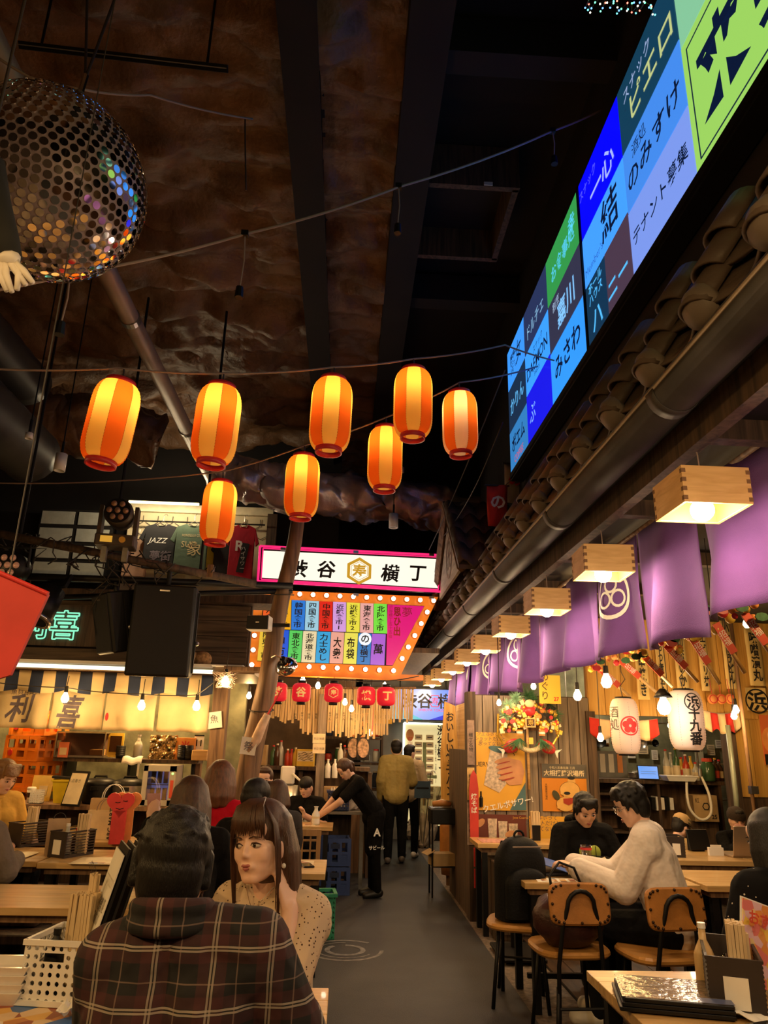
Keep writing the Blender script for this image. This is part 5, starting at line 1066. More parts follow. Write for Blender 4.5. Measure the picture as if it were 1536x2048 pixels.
# lattice chair, green basket
m_lat = WOOD('lattice_wood', (.36, .19, .06), (.52, .3, .11), (10, 10, 1), 2, .5)
pc = at(620, 1775, 6.6); t = thing('lattice_chair', 'wooden chair with a square lattice back beside the aisle', 'chair', T(-.38, 6.6, 0, R(4)))
for sx in (-1, 1): MB().box((sx*.2, 0, .42), (.035, .035, .84)).build('leg', m_lat, t); MB().box((sx*.2, .36, .21), (.035, .035, .42)).build('leg', m_lat, t)
MB().box((0, 0, .82), (.44, .04, .05)).build('top_rail', m_lat, t); MB().box((0, 0, .46), (.44, .035, .04)).build('lower_rail', m_lat, t); MB().rbox((0, .18, .43), (.42, .38, .035), .01).build('seat', m_lat, t)
for k in range(5): MB().box((-.2+.4*(k+1)/6, 0, .64), (.014, .016, .34)).build('lattice_bar', m_lat, t)
for k in range(4): MB().box((0, 0, .48+.32*(k+.5)/4), (.4, .018, .014)).build('lattice_bar', m_lat, t)
def basket(M, w, d, h, mat, label, nx, ny, name='plastic_basket', r=.01, group=None):
    t = thing(name, label, 'basket', M, group); b = MB()
    for (ww, mm) in ((w, fr(0, -d/2, h/2)), (w, fr(0, d/2, h/2)), (d, fr(-w/2, 0, h/2, R(-90))), (d, fr(w/2, 0, h/2, R(90)))): perf_panel(b, ww, h, nx, ny, r, mm)
    b.build('mesh_wall', mat, t); MB().box((0, 0, .006), (w, d, .012)).build('base', mat, t); b = MB()
    for (x, y, dx, dy) in ((0, -d/2, w+.03, .03), (0, d/2, w+.03, .03), (-w/2, 0, .03, d), (w/2, 0, .03, d)): b.box((x, y, h), (dx, dy, .025))
    b.build('rim', mat, t); MB().tube([(-w*.3, -d/2-.02, h+.005), (0, -d/2-.03, h-.02), (w*.3, -d/2-.02, h+.005)], .006, 6).build('handle', mat, t); return t
q = atz(634, 1880, 0); basket(T(q.x-.02, q.y+.1, 0, R(5)), .3, .24, .33, M_('green_plastic', (.04, .3, .16), .4), 'green plastic basket on the floor beside the woman', 9, 9, r=.011)
# ================================================================== RIGHT SIDE
table(.98, 2.6, 2.2, 3.2, 'pale plank table in the near right corner', .72, legs=True)
table(1.17, 2.3, 5.0, 5.62, 'pale plank table of the hooded man and the white shirted man', .73)
table(2.34, 3.3, 5.0, 5.62, 'pale plank table right of the white shirted man', .73)
table(1.2, 2.3, 6.85, 7.3, 'pale plank table against the poster wall', .73)
table(2.55, 3.2, 6.0, 6.6, 'pale plank table before the man in the cap', .74)
table(3.21, 4.3, 6.0, 6.6, 'pale plank table under the laptop', .74)
m_leath = M_('tan_leather', (.42, .17, .035), .5, 0, .15, 10, .15, 90); m_seatw = M_('tan_seat', (.5, .24, .06), .38, 0, .12, 8); m_stud = M_('dark_stud', (.05, .025, .012), .35, .6, 0)
def chair(M, label):
    t = thing('dining_chair', label, 'chair', M, 'tan studded chairs'); SZ_ = .45
    s = MB(); n = 24; P = []
    for k in range(n): a = 2*math.pi*k/n; c_, s_ = math.cos(a), math.sin(a); P.append((.215*math.copysign(abs(c_)**.6, c_), .205*math.copysign(abs(s_)**.6, s_)))
    o = MB().prism(P, .038, T(0, .03, SZ_-.02)).build('seat', m_seatw, t); o.modifiers.new('b', 'BEVEL').width = .012
    tilt = R(-9); BM = T(0, -.19, .715, 0, tilt)
    def back(u, v):
        x, z = (u-.5)*.39, (v-.5)*.26; r = .05; return (x, -.03*(1-(2*u-1)**2)+.0, z)
    P = []
    for k in range(28): a = 2*math.pi*k/28; c_, s_ = math.cos(a), math.sin(a); P.append((.175*math.copysign(abs(c_)**.38, c_), .108*math.copysign(abs(s_)**.38, s_)))
    o = MB().prism(P, .034, BM @ fr(0, .017, 0)).build('backrest', m_leath, t); o.modifiers.new('b', 'BEVEL').width = .01
    st = MB().sph((0, 0, 0), .0085, 8, 5).mesh('stud', m_stud, True)
    for k in range(20):
        a = 2*math.pi*k/20; c_, s_ = math.cos(a), math.sin(a); x, z = .16*math.copysign(abs(c_)**.38, c_), .094*math.copysign(abs(s_)**.38, s_); link('stud', st, t, BM @ T(x, -.019, z))
    hoop = [V(-.13, -.14, 0), V(-.125, -.17, .4), V(-.105, -.203, .6), V(-.078, -.216, .7)]
    top = [V(.078*math.cos(a), -.22-.003*math.sin(a), .705+.08*math.sin(a)) for a in [math.pi-math.pi*k/8 for k in range(1, 8)]]
    hoop = hoop+top+[V(-p.x, p.y, p.z) for p in hoop[::-1]]
    MB().tube(hoop, .0125, 8).build('back_hoop', m_black, t, True)
    for sx in (-1, 1): MB().tube([V(sx*.13, .16, SZ_-.02), V(sx*.17, .22, 0)], .012, 8).build('leg', m_black, t, True); MB().tube([V(sx*.128, -.155, .3), V(sx*.16, -.2, 0)], .012, 8).build('leg', m_black, t, True)
    MB().tube([V(-.15, -.17, .2), V(.15, -.17, .2)], .008, 6).build('stretcher', m_black, t)
    return t
ch = chair(T(1.34, 4.66, 0, R(3)), 'tan studded chair with the brown bag on it, back to the viewer')
dup(ch, T(1.83, 4.56, 0, R(8)), 'tan studded chair of the white shirted man')
dup(ch, T(1.2, 5.3, 0, R(165)), 'tan chair at the table end with the black backpack')
t = thing('stool', 'reddish wooden stool behind the white shirted man', 'stool', V(2.45, 4.75, 0)); m_redw = WOOD('red_wood', (.2, .05, .025), (.32, .09, .045), (1, 10, 10), 2, .4); MB().rbox((0, 0, .44), (.34, .3, .035), .01).build('seat', m_redw, t)
for sx in (-1, 1):
    for sy in (-1, 1): MB().tube([V(sx*.12, sy*.1, .43), V(sx*.15, sy*.13, 0)], .017, 8).build('leg', m_redw, t)
# bags
t = thing('leather_bag', 'slouched dark brown leather bag on the tan chair', 'bag', T(1.33, 4.64, .47, R(5)))
b = MB().sph((0, 0, .13), (.21, .17, .15), 22, 14); b.v = [tuple(Vector(p)+V(.02*fbm((p[0]*9, p[1]*9, p[2]*9), 3), .02*fbm((p[1]*9, p[2]*9, 2), 3), .02*fbm((p[2]*9, p[0]*9, 5), 3))) for p in b.v]; b.v = [(x, y, max(z, 0)) for x, y, z in b.v]
b.build('bag', M_('brown_leather', (.045, .014, .01), .4, 0, .3, 12, .3, 50), t, True); MB().tube([V(-.09, -.02, .25), V(-.1, 0, .36), V(-.03, .02, .43), V(.06, .02, .4), V(.11, 0, .27)], .008, 6).build('handle', m_blackpl, t, True)
t = thing('backpack', 'black backpack upright on the end chair', 'backpack', T(1.2, 5.26, .48, R(10)))
def bp(u, v):
    a = 2*math.pi*u; h = v; r = (1-max(0, (h-.6)/.4)**2.2)**.5 if h < 1 else 0
    r = max(r, 0.001); return (.17*r*math.copysign(abs(math.cos(a))**.7, math.cos(a)), .11*r*math.copysign(abs(math.sin(a))**.7, math.sin(a)), .5*h)
m_bp = M_('black_nylon', (.004, .004, .0045), .6, 0, .2, 10, .2, 80, spec=.2); MB().sheet(bp, 28, 18).build('body', m_bp, t, True); MB().sheet(lambda u, v: (lambda q: (q[0]*.86, q[1]*.5-.1, q[2]*.6+.02))(bp(u, v)), 24, 14).build('front_pocket', m_bp, t, True)
MB().tube([V(.1, -.13, .44), V(-.1, -.13, .44)], .004, 5).build('zip', m_cordlight, t); MB().tube(arcpts((0, 0, .49), .035, 0, math.pi, 6), .008, 6).build('loop', m_bp, t)
for s in (-1, 1): MB().tube([V(s*.08, .1, .45), V(s*.1, .17, .3), V(s*.1, .14, .08)], .014, 6, flat=.5).build('strap', m_bp, t, True)
# on the hooded man's table
def glassware(p, r, h, label, fill=None):
    t = thing('beer_glass', label, 'glass', p); MB().lathe([(.0001, .006), (r*.75, .0), (r*.8, .004), (r, h), (r*.95, h), (r*.74, .014), (.0001, .014)], 20, cap=False).build('glass', m_glassw, t, True); MB().lathe([(r*1.0, h*.86), (r*1.015, h*.93)], 20, cap=False).build('red_print', m_redink, t, True)
    for k in range(6): MB().rbox((random.uniform(-.5, .5)*r, random.uniform(-.5, .5)*r, .03+.016*k), (.02, .02, .02), .003, Euler((k, k*2, k)).to_matrix()).build('ice_cube', m_ice, t)
m_glassw = GLASS('clear_glass', (.93, .9, .86), .03, .22); m_ice = M_('ice', (.8, .78, .75), .1, 0, 0, trans=.6)
TT = .73
glassware(V(1.66, 5.28, TT), .038, .19, 'tall beer glass with ice and a red print')
t = thing('menu_folder', 'flat dark menu folder at the table end', 'menu', T(1.34, 5.36, TT, R(12))); MB().rbox((0, 0, .012), (.34, .24, .016), .003).build('cover', M_('dark_blue_cover', (.03, .035, .06), .35), t); MB().rbox((.01, 0, .024), (.33, .235, .005), .002).build('page', m_blackpl, t)
t = thing('blue_folder', 'bright blue folder lying open on the menu', 'folder', T(1.5, 5.3, TT+.03, R(-18), R(0), R(6))); MB().box((0, 0, .02), (.3, .2, .004), Euler((R(4), R(8), 0)).to_matrix()).build('cover', M_('blue_plastic', (.06, .14, .5), .35), t); text('MENU', .03, m_whiteink, t, T(.06, 0, .03, 0, R(4), R(8)))
t = thing('paper_menu', 'printed sushi menu sheet at the table edge', 'menu', T(1.47, 5.09, TT, R(-6))); MB().box((0, 0, .001), (.4, .15, .002)).build('sheet', m_paperw, t); [MB().box((-.15+.06*k, .0, .0025), (.04, .11, .001)).build('print', m_print, t) for k in range(6)]
t = thing('hand_towel', 'crumpled white towel on the table by the glass', 'towel', V(1.8, 5.2, TT)); MB().sheet(lambda u, v: (.16*(u-.5), .09*(v-.5), .02+.02*fbm((u*4, v*4, 7), 3)), 12, 10, .003).build('cloth', m_paperw, t, True)
# on the poster wall table
t = thing('placemat', 'pink printed placemat on the poster wall table', 'placemat', V(1.45, 7.05, .73)); MB().box((0, 0, .002), (.4, .26, .004)).build('sheet', M_('pink_print', (.6, .3, .26), .5, 0, .5, 30), t)
t = thing('chopstick_cup', 'dark cup of chopsticks on the poster wall table', 'cup', V(1.79, 7.16, .73)); MB().lathe([(.0001, 0), (.05, 0), (.055, .13), (.05, .13), (.045, .01), (.0001, .01)], 4, T(rz=R(45)), cap=False).build('cup', m_blackpl, t); pair_block(t, (0, 0, .015), 6, 4, .23, .012)
t = thing('wooden_box', 'dark wooden box under the poster wall table', 'box', V(1.5, 6.95, 0)); MB().rbox((0, 0, .3), (.36, .4, .6), .01).build('body', m_wooddark, t); MB().box((0, -.205, .3), (.3, .012, .5)).build('front_panel', m_wooddark, t)
t = thing('floor_plate', 'black metal foot plate on the floor by the partition', 'plate', V(1.4, 6.3, .02)); MB().rbox((0, 0, .012), (.34, .5, .024), .01).build('plate', m_black, t); MB().cyl((0, .1, .02), (0, .1, .66), .03).build('column', m_black, t)
FQ = atz(1340, 1992, .745); CQ = atz(1468, 2002, .72); cx_, cy_ = CQ.x, CQ.y
# near right corner table: folder, caddy, phone, napkin
t = thing('menu_folder', 'thick dark menu binders stacked on the near right table', 'menu', T(*FQ[:2], .72, R(-14)))
for k in range(3): MB().rbox((.004*k, 0, .012+.014*k), (.36-.01*k, .27, .012), .003).build('cover', m_blackpl, t)
MB().box((.0, 0, .0465), (.34, .25, .001)).build('gloss_sheet', M_('glossy_menu', (.1, .07, .05), .18, 0, .6, 14, .5, 24), t); MB().box((.13, -.1, .0475), (.1, .05, .001)).build('blue_tab', M_('blue_tab', (.08, .1, .2), .4), t)
cdm = T(cx_, cy_, .72, R(68)); caddy(cdm, 'large dark slatted caddy on the near right table', .34, .17, .17, True, 12)
t = thing('chopstick_jar', 'clear jar of chopsticks in the near right caddy', 'chopsticks', T(cx_+.015, cy_-.03, .734, R(68))); MB().lathe([(.0001, 0), (.05, 0), (.05, .13), (.047, .13), (.047, .006), (.0001, .006)], 18, cap=False).build('jar', m_glassw, t, True); pair_block(t, (-.005, .0, .008), 7, 5, .23, .0105); pair_block(t, (-.01, -.03, .01), 2, 2, .2, .01)
bottle(V(cx_-.05, cy_+.09, .734), .21, .035, M_('sesame_dressing', (.62, .42, .2), .3), 'squeeze bottle of pale dressing in the near right caddy', m_white, None, neck=.4)
t = thing('menu_card', 'glossy orange picture menu standing in the near right caddy', 'menu', T(cx_+.13, cy_+.04, .75, R(14), 0, R(18))); MB().box((0, 0, .13), (.22, .006, .27), Euler((R(-10), 0, 0)).to_matrix()).build('card', m_print2, t); MB().box((0, .006, .13), (.23, .004, .28), Euler((R(-10), 0, 0)).to_matrix()).build('sleeve_edge', m_white, t); text('おすすめ', .05, m_labr, t, fr(-.02, -.025, .21, 0, R(-10)), bold=.03)
t = thing('mobile_phone', 'black phone at the edge of the near right table', 'phone', T(cx_-.02, cy_-.26, .72, R(-70))); MB().rbox((0, 0, .005), (.075, .155, .01), .006).build('body', m_blackpl, t); MB().box((0, 0, .0105), (.068, .145, .001)).build('screen', M_('phone_glass2', (.02, .02, .02), .06), t)
tag(MB().sheet(lambda u, v: (.26*(u-.5), .1*(v-.5), .015+.018*fbm((u*4, v*3, 9), 4)), 18, 10, .003).build('paper_napkin', m_paperw, None, True, T(cx_-.04, cy_-.18, .72, R(-30))), 'crumpled white napkin beside the black phone', 'napkin')
# laptop and caddy at the back right
t = thing('laptop', 'open silver laptop seen from behind with a round logo', 'laptop', T(3.3, 6.2, .74, R(4))); ml = M_('silver_laptop', (.48, .37, .27), .35, .6, .05); MB().rbox((0, .12, .009), (.34, .24, .016), .005).build('base', ml, t); MB().rbox((0, -.03, .125), (.34, .01, .23), .005, Euler((R(12), 0, 0)).to_matrix()).build('lid', ml, t); MB().lathe([(.018, 0), (.022, 0)], 18, fr(0, -.034, .14, 0, R(12)), cap=False).build('logo', m_chrome, t); text('hp', .022, m_chrome, t, fr(0, -.035, .14, 0, R(12)), shear=.2)
t = thing('tablet_stand', 'dark screen propped beside the man in the cap', 'screen', T(3.02, 6.53, .74, R(10))); MB().rbox((0, 0, .09), (.2, .016, .16), .005, Euler((R(-14), 0, 0)).to_matrix()).build('screen', m_blackpl, t); MB().box((0, .04, .06), (.12, .06, .12)).build('stand', m_black, t)
caddy(T(2.68, 6.25, .74, R(80)), 'small dark caddy before the man in the cap', .2, .13, .15, True, 7)
t = thing('card_holder', 'small white card holder beside the laptop', 'card', V(3.05, 6.3, .74)); MB().box((0, 0, .03), (.12, .03, .06)).build('holder', m_white, t); MB().box((0, -.01, .05), (.09, .004, .06)).build('card', m_paperw, t)
# ---------------- posters
def board(px0, py0, px1, py1, Y, col, label, name='poster', tilt=0, th=.012):
    a, b = at(px0, py0, Y), at(px1, py1, Y); t = thing(name, label, 'poster', T((a.x+b.x)/2, Y, (a.z+b.z)/2, 0, 0, tilt)); w, h = b.x-a.x, a.z-b.z
    MB().box((0, 0, 0), (w, th, h)).build('sheet', M_('sheet_'+label.replace(' ', '_')[:24], col, .4, 0, .05, 3), t); return t, w, h
def shape(t, pts, mat, y=-.008, name='picture', th=.003): MB().prism(pts, th, fr(0, y, 0)).build(name, mat, t)
def ell(cx, cy, rx, ry, n=18, a=0): return [(cx+rx*math.cos(2*math.pi*k/n)*math.cos(a)-ry*math.sin(2*math.pi*k/n)*math.sin(a), cy+rx*math.cos(2*math.pi*k/n)*math.sin(a)+ry*math.sin(2*math.pi*k/n)*math.cos(a)) for k in range(n)]
m_pskin = M_('poster_skin', (.62, .3, .14), .4); m_pice = M_('poster_ice', (.62, .5, .4), .3, 0, .4, 40); m_pteal = M_('poster_teal', (.08, .17, .2), .4); m_pred = M_('poster_red', (.4, .05, .03), .4); m_pyel = (.78, .42, .05)
PW = PY-.012
t, w, h = board(951, 1464, 1053, 1622, PW, m_pyel, 'yellow drink poster with a hand holding a glass')
shape(t, [(.08, -h/2+.005), (w/2-.003, -h/2+.005), (w/2-.003, -.1)], m_pteal); shape(t, [(-.1, .2), (.07, .16), (.05, -.12), (-.02, -.2), (-.17, -.13)], m_pice, -.0085); shape(t, ell(-.02, .2, .1, .03, 16, -.2), m_pteal, -.009)
shape(t, [(.0, .02), (.1, .12), (.2, .1), (.235, .0), (.2, -.12), (.08, -.13), (.0, -.06)], m_pskin, -.011)
for k in range(4): shape(t, ell(.02+.012*k, .1-.05*k, .085, .021, 14, .25), m_pskin, -.013-.002*k); shape(t, ell(.03+.012*k, .078-.05*k, .07, .006, 10, .25), m_pred, -.0135-.002*k)
text('クエルボって\nショットだけと\n思ってない?', .045, m_inkgrey, t, fr(-.1, -.0075, .3), shear=.2); text('クエルボサワー!', .07, m_whiteink, t, fr(.06, -.016, -.3) @ Matrix.Rotation(R(12), 4, 'Z'), bold=.02); text('CUERVO', .06, m_ink, t, fr(-.18, -.0075, .06)); text('JOSE', .06, m_ink, t, fr(.17, -.0075, .2) @ Matrix.Rotation(R(35), 4, 'Z'))
MB().lathe([(.0001, 0), (.018, 0), (.018, .08), (.007, .1), (.007, .14), (.0001, .14)], 10, T(-.2, -.012, -.33)).build('bottle_picture', m_blackpl, t)
t, w, h = board(1082, 1527, 1176, 1624, PW, (.66, .25, .03), 'orange sumo poster with two round wrestlers')
shape(t, [(-w/2, h/2-.13), (w/2, h/2-.13), (w/2, h/2), (-w/2, h/2)], M_('poster_grey', (.1, .09, .08), .5)); text('大相撲藤沢場所', .058, m_lab, t, fr(0, -.0125, h/2-.085), bold=.02); text('令和八年春巡業 三月', .028, m_lab, t, fr(-.02, -.0125, h/2-.035)); text('大相撲藤沢場所', .022, m_ink, t, fr(-w/2+.04, -.0085, -.04), vert=True)
ms = M_('wrestler', (.72, .42, .12), .5)
for (cx, cy, s, zz) in ((.05, -.02, 1, 0), (.0, -.15, .9, .004)):
    shape(t, ell(cx, cy, .1*s, .075*s), ms, -.009-zz); shape(t, ell(cx+.02, cy+.08*s, .04*s, .036*s), ms, -.0105-zz); shape(t, ell(cx+.02, cy+.11*s, .036*s, .016*s), m_ink, -.012-zz); shape(t, ell(cx-.06*s, cy-.01, .045*s, .022*s, 12, .8), ms, -.0115-zz)
    MB().tube([(x, -.013-zz, y) for x, y in ell(cx, cy, .1*s, .075*s)+ell(cx, cy, .1*s, .075*s)[:1]], .0015, 4).build('ink_line', m_ink, t)
shape(t, [(-.02, -.1), (.1, -.09), (.09, -.13), (.03, -.16), (-.02, -.14)], m_pred, -.017); shape(t, ell(-.09, -.07, .03, .05, 12, .6), M_('poster_olive', (.06, .06, .03), .5), -.016)
t, w, h = board(951, 1628, 1054, 1692, PW, (.14, .035, .025), 'dark red photo poster of clinking drink glasses')
for k in range(3): shape(t, [(-.12+.1*k, -.1), (-.05+.1*k, -.1), (-.04+.1*k, .1-.02*k), (-.13+.1*k, .1-.02*k)], m_pice, -.0085-.001*k)
shape(t, ell(-.2, .06, .05, .03, 12, .7), m_pskin); shape(t, ell(.08, -.03, .05, .025, 12, .4), m_pskin, -.012); text('Jose Cuervo', .03, m_goldink, t, fr(.19, -.008, .11))
t, w, h = board(1058, 1632, 1150, 1692, PW, m_pyel, 'yellow drink poster half hidden behind the hooded man')
text('クエルボって\nショットだけと\n思ってない?', .05, m_inkgrey, t, fr(-.09, -.0075, .07), shear=.2); shape(t, [(.05, .02), (.2, .0), (.18, -.14), (.06, -.14)], m_pice); shape(t, ell(.06, .01, .06, .05, 14), m_pteal, -.006)
t, w, h = board(960, 1718, 1010, 1800, PW-.6 if False else PW, (.12, .02, .015), 'dark red lower poster under the poster wall table'); text('クエ', .1, m_whiteink, t, fr(.02, -.008, .08), shear=.2); shape(t, ell(0, -.1, .08, .05), m_pice)
for k, (py0, py1, c, l) in enumerate(((1440, 1530, (.3, .2, .16), 'upper'), (1535, 1600, (.62, .42, .16), 'middle'), (1605, 1690, (.35, .26, .2), 'lower'))):
    a, b = at(936, py0, PY-.075), at(948, py1, PY-.075); t = thing('narrow_poster', l+' narrow poster on the dark corner post', 'poster', V((a.x+b.x)/2, PY-.068, (a.z+b.z)/2)); MB().box((0, 0, 0), (.07, .008, a.z-b.z)).build('sheet', M_('narrow_%d' % k, c, .5, 0, .4, 18), t); text('横丁名物', .045, m_ink, t, fr(0, -.006, 0), vert=True)
t = thing('paper_fan', 'red rounded sign board leaning at the corner post', 'sign', V(1.26, PY-.12, .4)); MB().prism([(-.04, -.25), (.04, -.25), (.045, .2), (.03, .32), (0, .37), (-.03, .32), (-.045, .2)], .012, fr(0, 0, .55)).build('board', M_('red_lacquer', (.6, .05, .04), .4), t); text('焼そば', .06, m_whiteink, t, fr(0, -.014, .62), vert=True, bold=.02)
[MB().box((0, 0, .15-.18*k), (.012, .012, .16)).build('stake', m_redink, t) for k in range(2)]
# ---------------- kumade ornament on the plank wall
c = at(1055, 1450, PY-.1); t = thing('lucky_rake', 'large decorated lucky rake with two red fish on the plank wall', 'ornament', c)
m_kred = M_('fish_red', (.55, .03, .04), .4); m_kgold = M_('lucky_gold', (.8, .5, .08), .3, .5, .2, 30); m_kgrn = M_('pine_green', (.05, .16, .07), .7, 0, .4, 30); m_kmint = M_('mint_spray', (.25, .45, .3), .7, 0, .3, 30)
MB().tube([(0, .02, -.6), (0, .02, .1)], .014, 8).build('handle', m_woodlight, t, True); MB().sheet(lambda u, v: (.27*(1-.5*v)*(2*u-1), .03+.02*math.cos(u*6), .26*math.sqrt(max(0, 1-(2*u-1)**2*.9))*v-.05), 16, 6, .012).build('rake_head', m_woodpost, t, True)
for s in (-1, 1):
    fb = MB(); fb.sph((0, 0, 0), (.095, .035, .06), 18, 10); f = fb.build('fish', m_kred, t, True, T(s*.17, -.05, -.2, 0, 0, R(s*28))); MB().prism([(0, 0), (.06, .05), (.04, 0), (.06, -.05)], .01, fr(s*.08, 0, .0) if s > 0 else fr(-.08, 0, 0) @ Matrix.Diagonal((-1, 1, 1, 1))).build('tail_fin', m_whiteink, f); MB().sph((-s*.055, -.03, .012), .012, 8, 6).build('eye', m_whiteink, f); MB().sph((-s*.055, -.04, .012), .006, 6, 5).build('pupil', m_ink, f)
    for k in range(3): MB().tube([(s*(-.03+.03*k), -.036, .04), (s*(-.02+.03*k), -.039, 0), (s*(-.03+.03*k), -.036, -.04)], .003, 4).build('gill', m_kgold, f)
    MB().tube([(s*.2, 0, -.25), (s*.3, 0, -.1), (s*.29, 0, .1)], .012, 6).build('rim_strip', m_kgold, t)
for k in range(150):
    a = random.uniform(-.25, math.pi+.25); rr = .29*math.sqrt(random.uniform(.02, 1)); x, z = rr*math.cos(a)*1.05, rr*math.sin(a)*.9-.02; sz = random.uniform(.012, .028); kind = random.choice((0, 0, 1, 2, 3, 4))
    mt = (m_kgold, m_kred, m_lab, m_hor, m_gyel)[kind]; b = MB()
    if kind in (0, 3): b.sph((0, 0, 0), (sz, sz*.7, sz), 10, 7)
    elif kind == 1: b.lathe([(.0001, 0), (sz, 0), (sz, .02), (.0001, .02)], 12, fr(0, 0, 0))
    else: b.box((0, 0, 0), (sz*1.3, sz, sz*1.7), Euler((0, random.uniform(-.5, .5), 0)).to_matrix())
    b.build('charm', mt, t, kind in (0, 3), T(x, -.07-random.uniform(0, .04), z))
def spray(b, c, n, l, up=1):
    for k in range(n):
        d = V(random.gauss(0, 1), random.gauss(-.6, .5), random.gauss(.3, 1)).normalized()*l*random.uniform(.5, 1); b.tube([V(*c), V(*c)+d], [.0035, .001], 3, cap=False)
for (x, z, m_) in ((-.2, .17, m_kmint), (-.12, .24, m_kmint), (.0, .28, m_kgrn), (.04, .24, m_kgrn), (-.24, .08, m_kmint), (.2, .2, m_kgrn), (.26, .1, m_kgrn)):
    b = MB(); spray(b, (x, -.07, z), 110, .1); o = b.build('spray', m_, t); o['kind'] = 'stuff'
for (x0) in (-.1, .1): b = MB(); [b.tube([V(x0, -.1, -.13), V(x0+random.gauss(x0*.6, .07), -.1-random.uniform(0, .05), -.2-random.uniform(0, .05))], [.003, .001], 3, cap=False) for k in range(60)]; o = b.build('pine_sprig', m_kgrn, t); o['kind'] = 'stuff'
MB().tube(sag((-.14, -.08, -.17), (.14, -.08, -.17), .07), .024, 8).build('straw_rope', m_lab, t, True); MB().box((0, -.12, -.15), (.04, .015, .06)).build('tassel', m_gyel, t); MB().box((0, -.11, .02), (.1, .03, .09)).build('measure_box', m_woodlight, t); MB().box((0, -.128, .02), (.075, .004, .065)).build('measure_inside', m_gbrown, t); text('寿', .06, m_goldink, t, fr(0, -.132, .02)); MB().sph((0, -.1, .13), (.06, .04, .05), 12, 8).build('lucky_bag', m_kred, t, True); MB().sph((.0, -.12, .2), (.05, .02, .04), 10, 7).build('plum_blossom', m_lab, t, True)
MB().box((.2, -.1, .13), (.09, .012, .12), Euler((0, R(25), 0)).to_matrix()).build('plaque', m_blackpl, t); text('商売繁盛', .035, m_goldink, t, fr(.2, -.108, .13), vert=False)
for s in (-1, 1): MB().cyl((s*.11, -.12, -.1), (s*.11, -.12, -.05), .03, None, 12).build('drum', m_hor, t); MB().cyl((s*.11, -.121, -.085), (s*.11, -.121, -.065), .031, None, 12).build('drum_band', m_whiteink, t)
# ---------------- small rakes under the purple curtain
for i, (px, py, qx, qy, Y) in enumerate(((1235, 1318, 1312, 1384, 5.9), (1285, 1312, 1345, 1374, 5.5), (1330, 1292, 1396, 1364, 5.1), (1378, 1272, 1440, 1368, 4.7), (1428, 1248, 1490, 1346, 4.35), (1488, 1232, 1550, 1318, 4.0), (1200, 1340, 1262, 1395, 6.3))):
    a, e = at(px, py, Y), at(qx, qy, Y); t = thing('small_rake', '%s small lucky rake hung under the purple curtain' % (ORD[i] if i < 6 else 'smallest')+(' counted from the round white lantern' if i < 6 else ' near the kitchen post'), 'ornament', a, 'small lucky rakes under the curtain'); d = e-a
    MB().tube([V(0, 0, 0), d], [.016, .012], 8).build('stick', m_woodlight, t, True); MB().box(d*.3+V(0, -.022, .0), (.05, .006, .2), frame(V(0, -1, 0), d).to_4x4().to_3x3() @ Euler((0, 0, 0)).to_matrix() if False else (Euler((0, math.atan2(d.x, d.z), 0)).to_matrix())).build('name_slip', m_labr, t); text('招福', .05, m_whiteink, t, Matrix.Translation(d*.3+V(0, -.027, 0)) @ Euler((0, math.atan2(d.x, d.z)+math.pi, 0)).to_matrix().to_4x4() @ FRONT, vert=True)
    for k in range(9): q = V(random.uniform(-.12, .1), random.uniform(-.05, .02), random.uniform(-.04, .12)); MB().sph(q, random.uniform(.018, .034), 8, 6).build('charm', random.choice((m_kgold, m_hor, m_kred, m_hor, m_gyel)), t, True)
    for k in range(3): MB().prism(ell(0, 0, .04, .025, 8), .008, fr(random.uniform(-.1, .08), -.06, random.uniform(-.02, .1))).build('leaf', random.choice((m_kgrn, m_kred)), t)
    MB().tube([V(0, 0, .05), V(0, 0, 2.84-a.z)], .003, 4).build('string', m_cord, t)
# ---------------- menu strips on the lintel
m_strip = M_('menu_strip_paper', (.78, .56, .22), .7, 0, .1, 4)
for i, (x0, x1, y0, y1, s) in enumerate(((1308, 1336, 1275, 1402, 'もつ煮込み'), (1344, 1382, 1262, 1412, '初恋いか炒'), (1392, 1424, 1262, 1382, 'エビチリ丼'), (1438, 1476, 1240, 1378, 'ハヤトうどん'), (1486, 1532, 1255, 1372, '味噌漬丸'), (1268, 1300, 1300, 1400, '串焼き'))):
    Y = PY-.02-.01*i; a, b = at(x0, y0, Y), at(x1, y1, Y); t = thing('menu_strip', 'cream vertical menu strip with brush writing, %s from the lantern side' % ORD[i] if i < 5 else 'cream vertical menu strip above the round white lantern', 'menu strip', V((a.x+b.x)/2, Y, (a.z+b.z)/2), 'menu strips above the kitchen')
    MB().sheet(lambda u, v: ((b.x-a.x)*(u-.5), .006*math.sin(u*5+i)+.004*math.sin(v*9), (a.z-b.z)*(.5-v)), 4, 8, .002).build('paper', m_strip, t, True); text(s, .12, m_ink, t, fr(0, -.018, 0), vert=True, fit=((b.x-a.x)*.6, (a.z-b.z)*.86), bold=.025)
t, w, h = board(1490, 1375, 1536, 1422, PY-.03, (.74, .52, .2), 'cream banner with a circled character beside the bulbs'); text('浜', .2, m_ink, t, fr(0, -.01, -.02), bold=.03); MB().lathe([(.11, 0), (.125, 0)], 24, fr(0, -.009, -.02), cap=False).build('ring', m_ink, t)
t, w, h = board(1518, 1430, 1560, 1530, PY-.02, (.7, .16, .05), 'red photo poster on the yellow wall at the picture edge'); shape(t, ell(0, 0, .08, .12), m_hor); shape(t, ell(.02, .03, .04, .07), m_lab, -.011); shape(t, [(-w/2, -h/2), (w/2, -h/2), (w/2, -h/2+.1), (-w/2, -h/2+.1)], m_ink, -.011); text('生', .08, m_goldink, t, fr(0, -.017, -h/2+.05))
